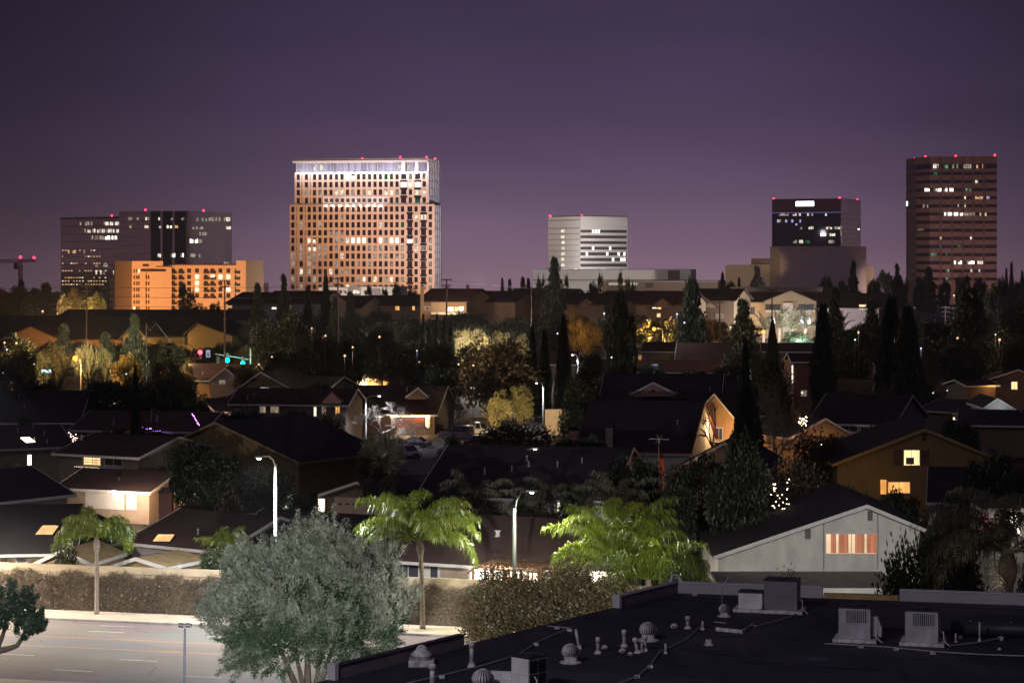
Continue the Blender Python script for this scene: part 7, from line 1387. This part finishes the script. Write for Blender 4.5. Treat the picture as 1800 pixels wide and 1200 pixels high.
for px, ty, an in ((540, 310, 50), (590, 340, 64), (645, 380, 90), (700, 390, 95), (748, 390, 95)): wash(px, 540, 1110, px, ty, 1200, (1., .48, .155), 160000, an)
wash(850, 500, 1060, 768, 350, 1203, (.86, .80, 1.), 520000, 50); wash(500, 540, 1130, 545, 445, 1203, (.75, .45, .70), 75000, 75)
for x in range(525, 752, 14): PL(FC.W(FC.t(x), -3.2, FC.z(x, 304)), (.86, .88, 1.), 1000, .5)
for x in range(575, 682, 12): PL(FU.W(FU.t(x), -1.8, FU.z(x, 362)), (1., .88, .86), 600, .3)
for px, py, D, tx, ty in ((205, 555, 905, 205, 500), (240, 556, 900, 245, 495), (268, 556, 905, 268, 500)): wash(px, py, D, tx, ty, 955, (1., .42, .085), 30000, 100)
for px in (300, 340, 380, 420): wash(px, 556, 890, px, 505, 955, (1., .50, .25), 52000, 110)
PL(at(300, 462, 972), (.9, .9, 1.), 1500, .5)
for px, W_ in ((968, 21000), (990, 21000), (1012, 19000), (1036, 22000), (1062, 22000), (1090, 22000)): wash(px, 471.5, 1203, px, 430, 1243, (1., .95, .90), W_, 140)
wash(1000, 520, 1040, 1000, 485, 1145, (1., .9, .82), 130000, 120); wash(1185, 400, 1090, 1150, 482, 1145, (1., .85, .78), 9000, 120); wash(1190, 520, 980, 1190, 498, 1045, (1., .80, .62), 26000, 110)
wash(1362, 520, 1050, 1362, 460, 1115, (1., .66, .34), 60000, 14); wash(1440, 530, 905, 1448, 470, 1112, (.82, .62, .95), 75000, 110); wash(1300, 520, 1060, 1300, 480, 1128, (1., .74, .46), 40000, 34); wash(1530, 520, 1100, 1530, 480, 1135, (1., .8, .6), 12000, 60)
for px in (1610, 1670, 1730): wash(px, 545, 1090, px, 400, 1185, (1., .64, .54), 250000, 110)
wash(690, 540, 560, 690, 530, 640, (.8, .65, .75), 3500, 140); wash(500, 545, 560, 500, 530, 640, (.75, .68, .85), 5000, 140); wash(960, 545, 560, 960, 530, 640, (1., .7, .5), 4000, 140); wash(1180, 545, 560, 1180, 530, 630, (1., .62, .42), 5000, 140); wash(50, 560, 780, 50, 530, 880, (1., .55, .4), 50000, 140)
PL(FC.W(FC.w / 2, -3, FC.z(640, 276)), (1., .9, .8), 10, .3)

sun = bpy.data.lights.new('night_glow_sun', 'SUN'); sun.energy = .10; sun.angle = R(20); sun.color = (1., .86, .80)
so = bpy.data.objects.new('night_glow_sun', sun); COL.objects.link(so); so.rotation_euler = (R(62), 0, R(-28))
wd = bpy.data.worlds.new('World'); sc.world = wd; wd.use_nodes = True; nt = wd.node_tree; nt.nodes.clear()
out = nt.nodes.new('ShaderNodeOutputWorld'); bg = nt.nodes.new('ShaderNodeBackground'); bg.inputs['Strength'].default_value = 1.
sky = nt.nodes.new('ShaderNodeTexSky'); sky.sky_type = 'NISHITA'; sky.sun_disc = False; sky.sun_elevation = R(-8); sky.sun_rotation = R(208)
tc = nt.nodes.new('ShaderNodeTexCoord'); sp = nt.nodes.new('ShaderNodeSeparateXYZ'); nt.links.new(tc.outputs['Generated'], sp.inputs[0])
mr = N(nt, 'ShaderNodeMapRange'); mr.inputs['From Min'].default_value = -.012; mr.inputs['From Max'].default_value = .14; nt.links.new(sp.outputs['Z'], mr.inputs['Value'])
cr = nt.nodes.new('ShaderNodeValToRGB'); nt.links.new(mr.outputs[0], cr.inputs[0]); el = cr.color_ramp.elements
stops = [(0., (140, 111, 128)), (.12, (121, 97, 119)), (.28, (97, 79, 104)), (.50, (78, 62, 91)), (.72, (66, 53, 81)), (1., (54, 44, 70))]
el[0].position, el[0].color = stops[0][0], (*lin(stops[0][1]), 1); el[1].position, el[1].color = stops[-1][0], (*lin(stops[-1][1]), 1)
for p_, c_ in stops[1:-1]: e_ = el.new(p_); e_.color = (*lin(c_), 1)
# the city glow is brightest over the middle of the skyline
dv = N(nt, 'ShaderNodeMath', operation='ABSOLUTE'); ad = N(nt, 'ShaderNodeMath', operation='ADD'); ad.inputs[1].default_value = -.03; nt.links.new(sp.outputs['X'], ad.inputs[0]); nt.links.new(ad.outputs[0], dv.inputs[0])
m2 = N(nt, 'ShaderNodeMapRange', interpolation_type='SMOOTHSTEP'); m2.inputs['From Min'].default_value = .05; m2.inputs['From Max'].default_value = .27; m2.inputs['To Min'].default_value = 1.; m2.inputs['To Max'].default_value = .36; nt.links.new(dv.outputs[0], m2.inputs['Value'])
mu = N(nt, 'ShaderNodeMix', data_type='RGBA', blend_type='MULTIPLY'); mu.inputs['Factor'].default_value = 1.; nt.links.new(cr.outputs[0], mu.inputs['A']); nt.links.new(m2.outputs[0], mu.inputs['B'])
cl = N(nt, 'ShaderNodeTexNoise', Scale=1., Detail=5., Roughness=.55); nt.links.new(vec(nt, (5, 5, 26), 'Generated'), cl.inputs['Vector']); cv = N(nt, 'ShaderNodeMapRange'); cv.inputs['From Min'].default_value = .3; cv.inputs['From Max'].default_value = .7; cv.inputs['To Min'].default_value = .90; cv.inputs['To Max'].default_value = 1.10; nt.links.new(cl.outputs['Fac'], cv.inputs['Value'])
mc = N(nt, 'ShaderNodeMix', data_type='RGBA', blend_type='MULTIPLY'); mc.inputs['Factor'].default_value = 1.; nt.links.new(mu.outputs['Result'], mc.inputs['A']); nt.links.new(cv.outputs[0], mc.inputs['B']); mu = mc
hi = N(nt, 'ShaderNodeMapRange'); hi.inputs['From Min'].default_value = .14; hi.inputs['From Max'].default_value = .9; hi.inputs['To Min'].default_value = 1.; hi.inputs['To Max'].default_value = 1.15; nt.links.new(sp.outputs['Z'], hi.inputs['Value'])
mu2 = N(nt, 'ShaderNodeMix', data_type='RGBA', blend_type='MULTIPLY'); mu2.inputs['Factor'].default_value = 1.; nt.links.new(mu.outputs['Result'], mu2.inputs['A']); nt.links.new(hi.outputs[0], mu2.inputs['B'])
sk = N(nt, 'ShaderNodeMix', data_type='RGBA', blend_type='ADD'); sk.inputs['Factor'].default_value = .05; nt.links.new(mu2.outputs['Result'], sk.inputs['A']); nt.links.new(sky.outputs[0], sk.inputs['B'])
nt.links.new(sk.outputs['Result'], bg.inputs['Color']); nt.links.new(bg.outputs[0], out.inputs['Surface'])

# night air: one even, thin haze round everything below the sky
hm, hn, ho = nodes('night_haze'); pv = hn.nodes.new('ShaderNodeVolumePrincipled'); pv.inputs['Density'].default_value = .00009; pv.inputs['Color'].default_value = (.92, .90, .95, 1); pv.inputs['Anisotropy'].default_value = .3
hn.links.new(pv.outputs[0], ho.inputs['Volume']); hz = MB().box(-720, 720, -60, 1720, -60, 180).build('haze', hm); hz['kind'] = 'stuff'
cam = bpy.data.cameras.new('camera'); co = bpy.data.objects.new('camera', cam); COL.objects.link(co); sc.camera = co
co.location = (0, 0, H); co.rotation_euler = (R(90), 0, 0); cam.sensor_width = 36; cam.lens = 80; cam.shift_y = -(600 - HY) / 1800; cam.clip_start = .5; cam.clip_end = 12000
sc.view_settings.view_transform = 'Standard'; sc.view_settings.look = 'None'; sc.view_settings.exposure = 0; sc.view_settings.gamma = 1
sc.render.engine = 'CYCLES'; cy = sc.cycles; cy.use_denoising = True; cy.sample_clamp_indirect = 4; cy.sample_clamp_direct = 0; cy.max_bounces = 4; cy.diffuse_bounces = 2; cy.glossy_bounces = 2; cy.transmission_bounces = 2; cy.caustics_reflective = False; cy.caustics_refractive = False
try: cy.denoiser = 'OPENIMAGEDENOISE'
except Exception: pass
for t in list(bpy.data.objects):                    # drop unused prototypes
    if t.type == 'EMPTY' and not t.children: bpy.data.objects.remove(t)
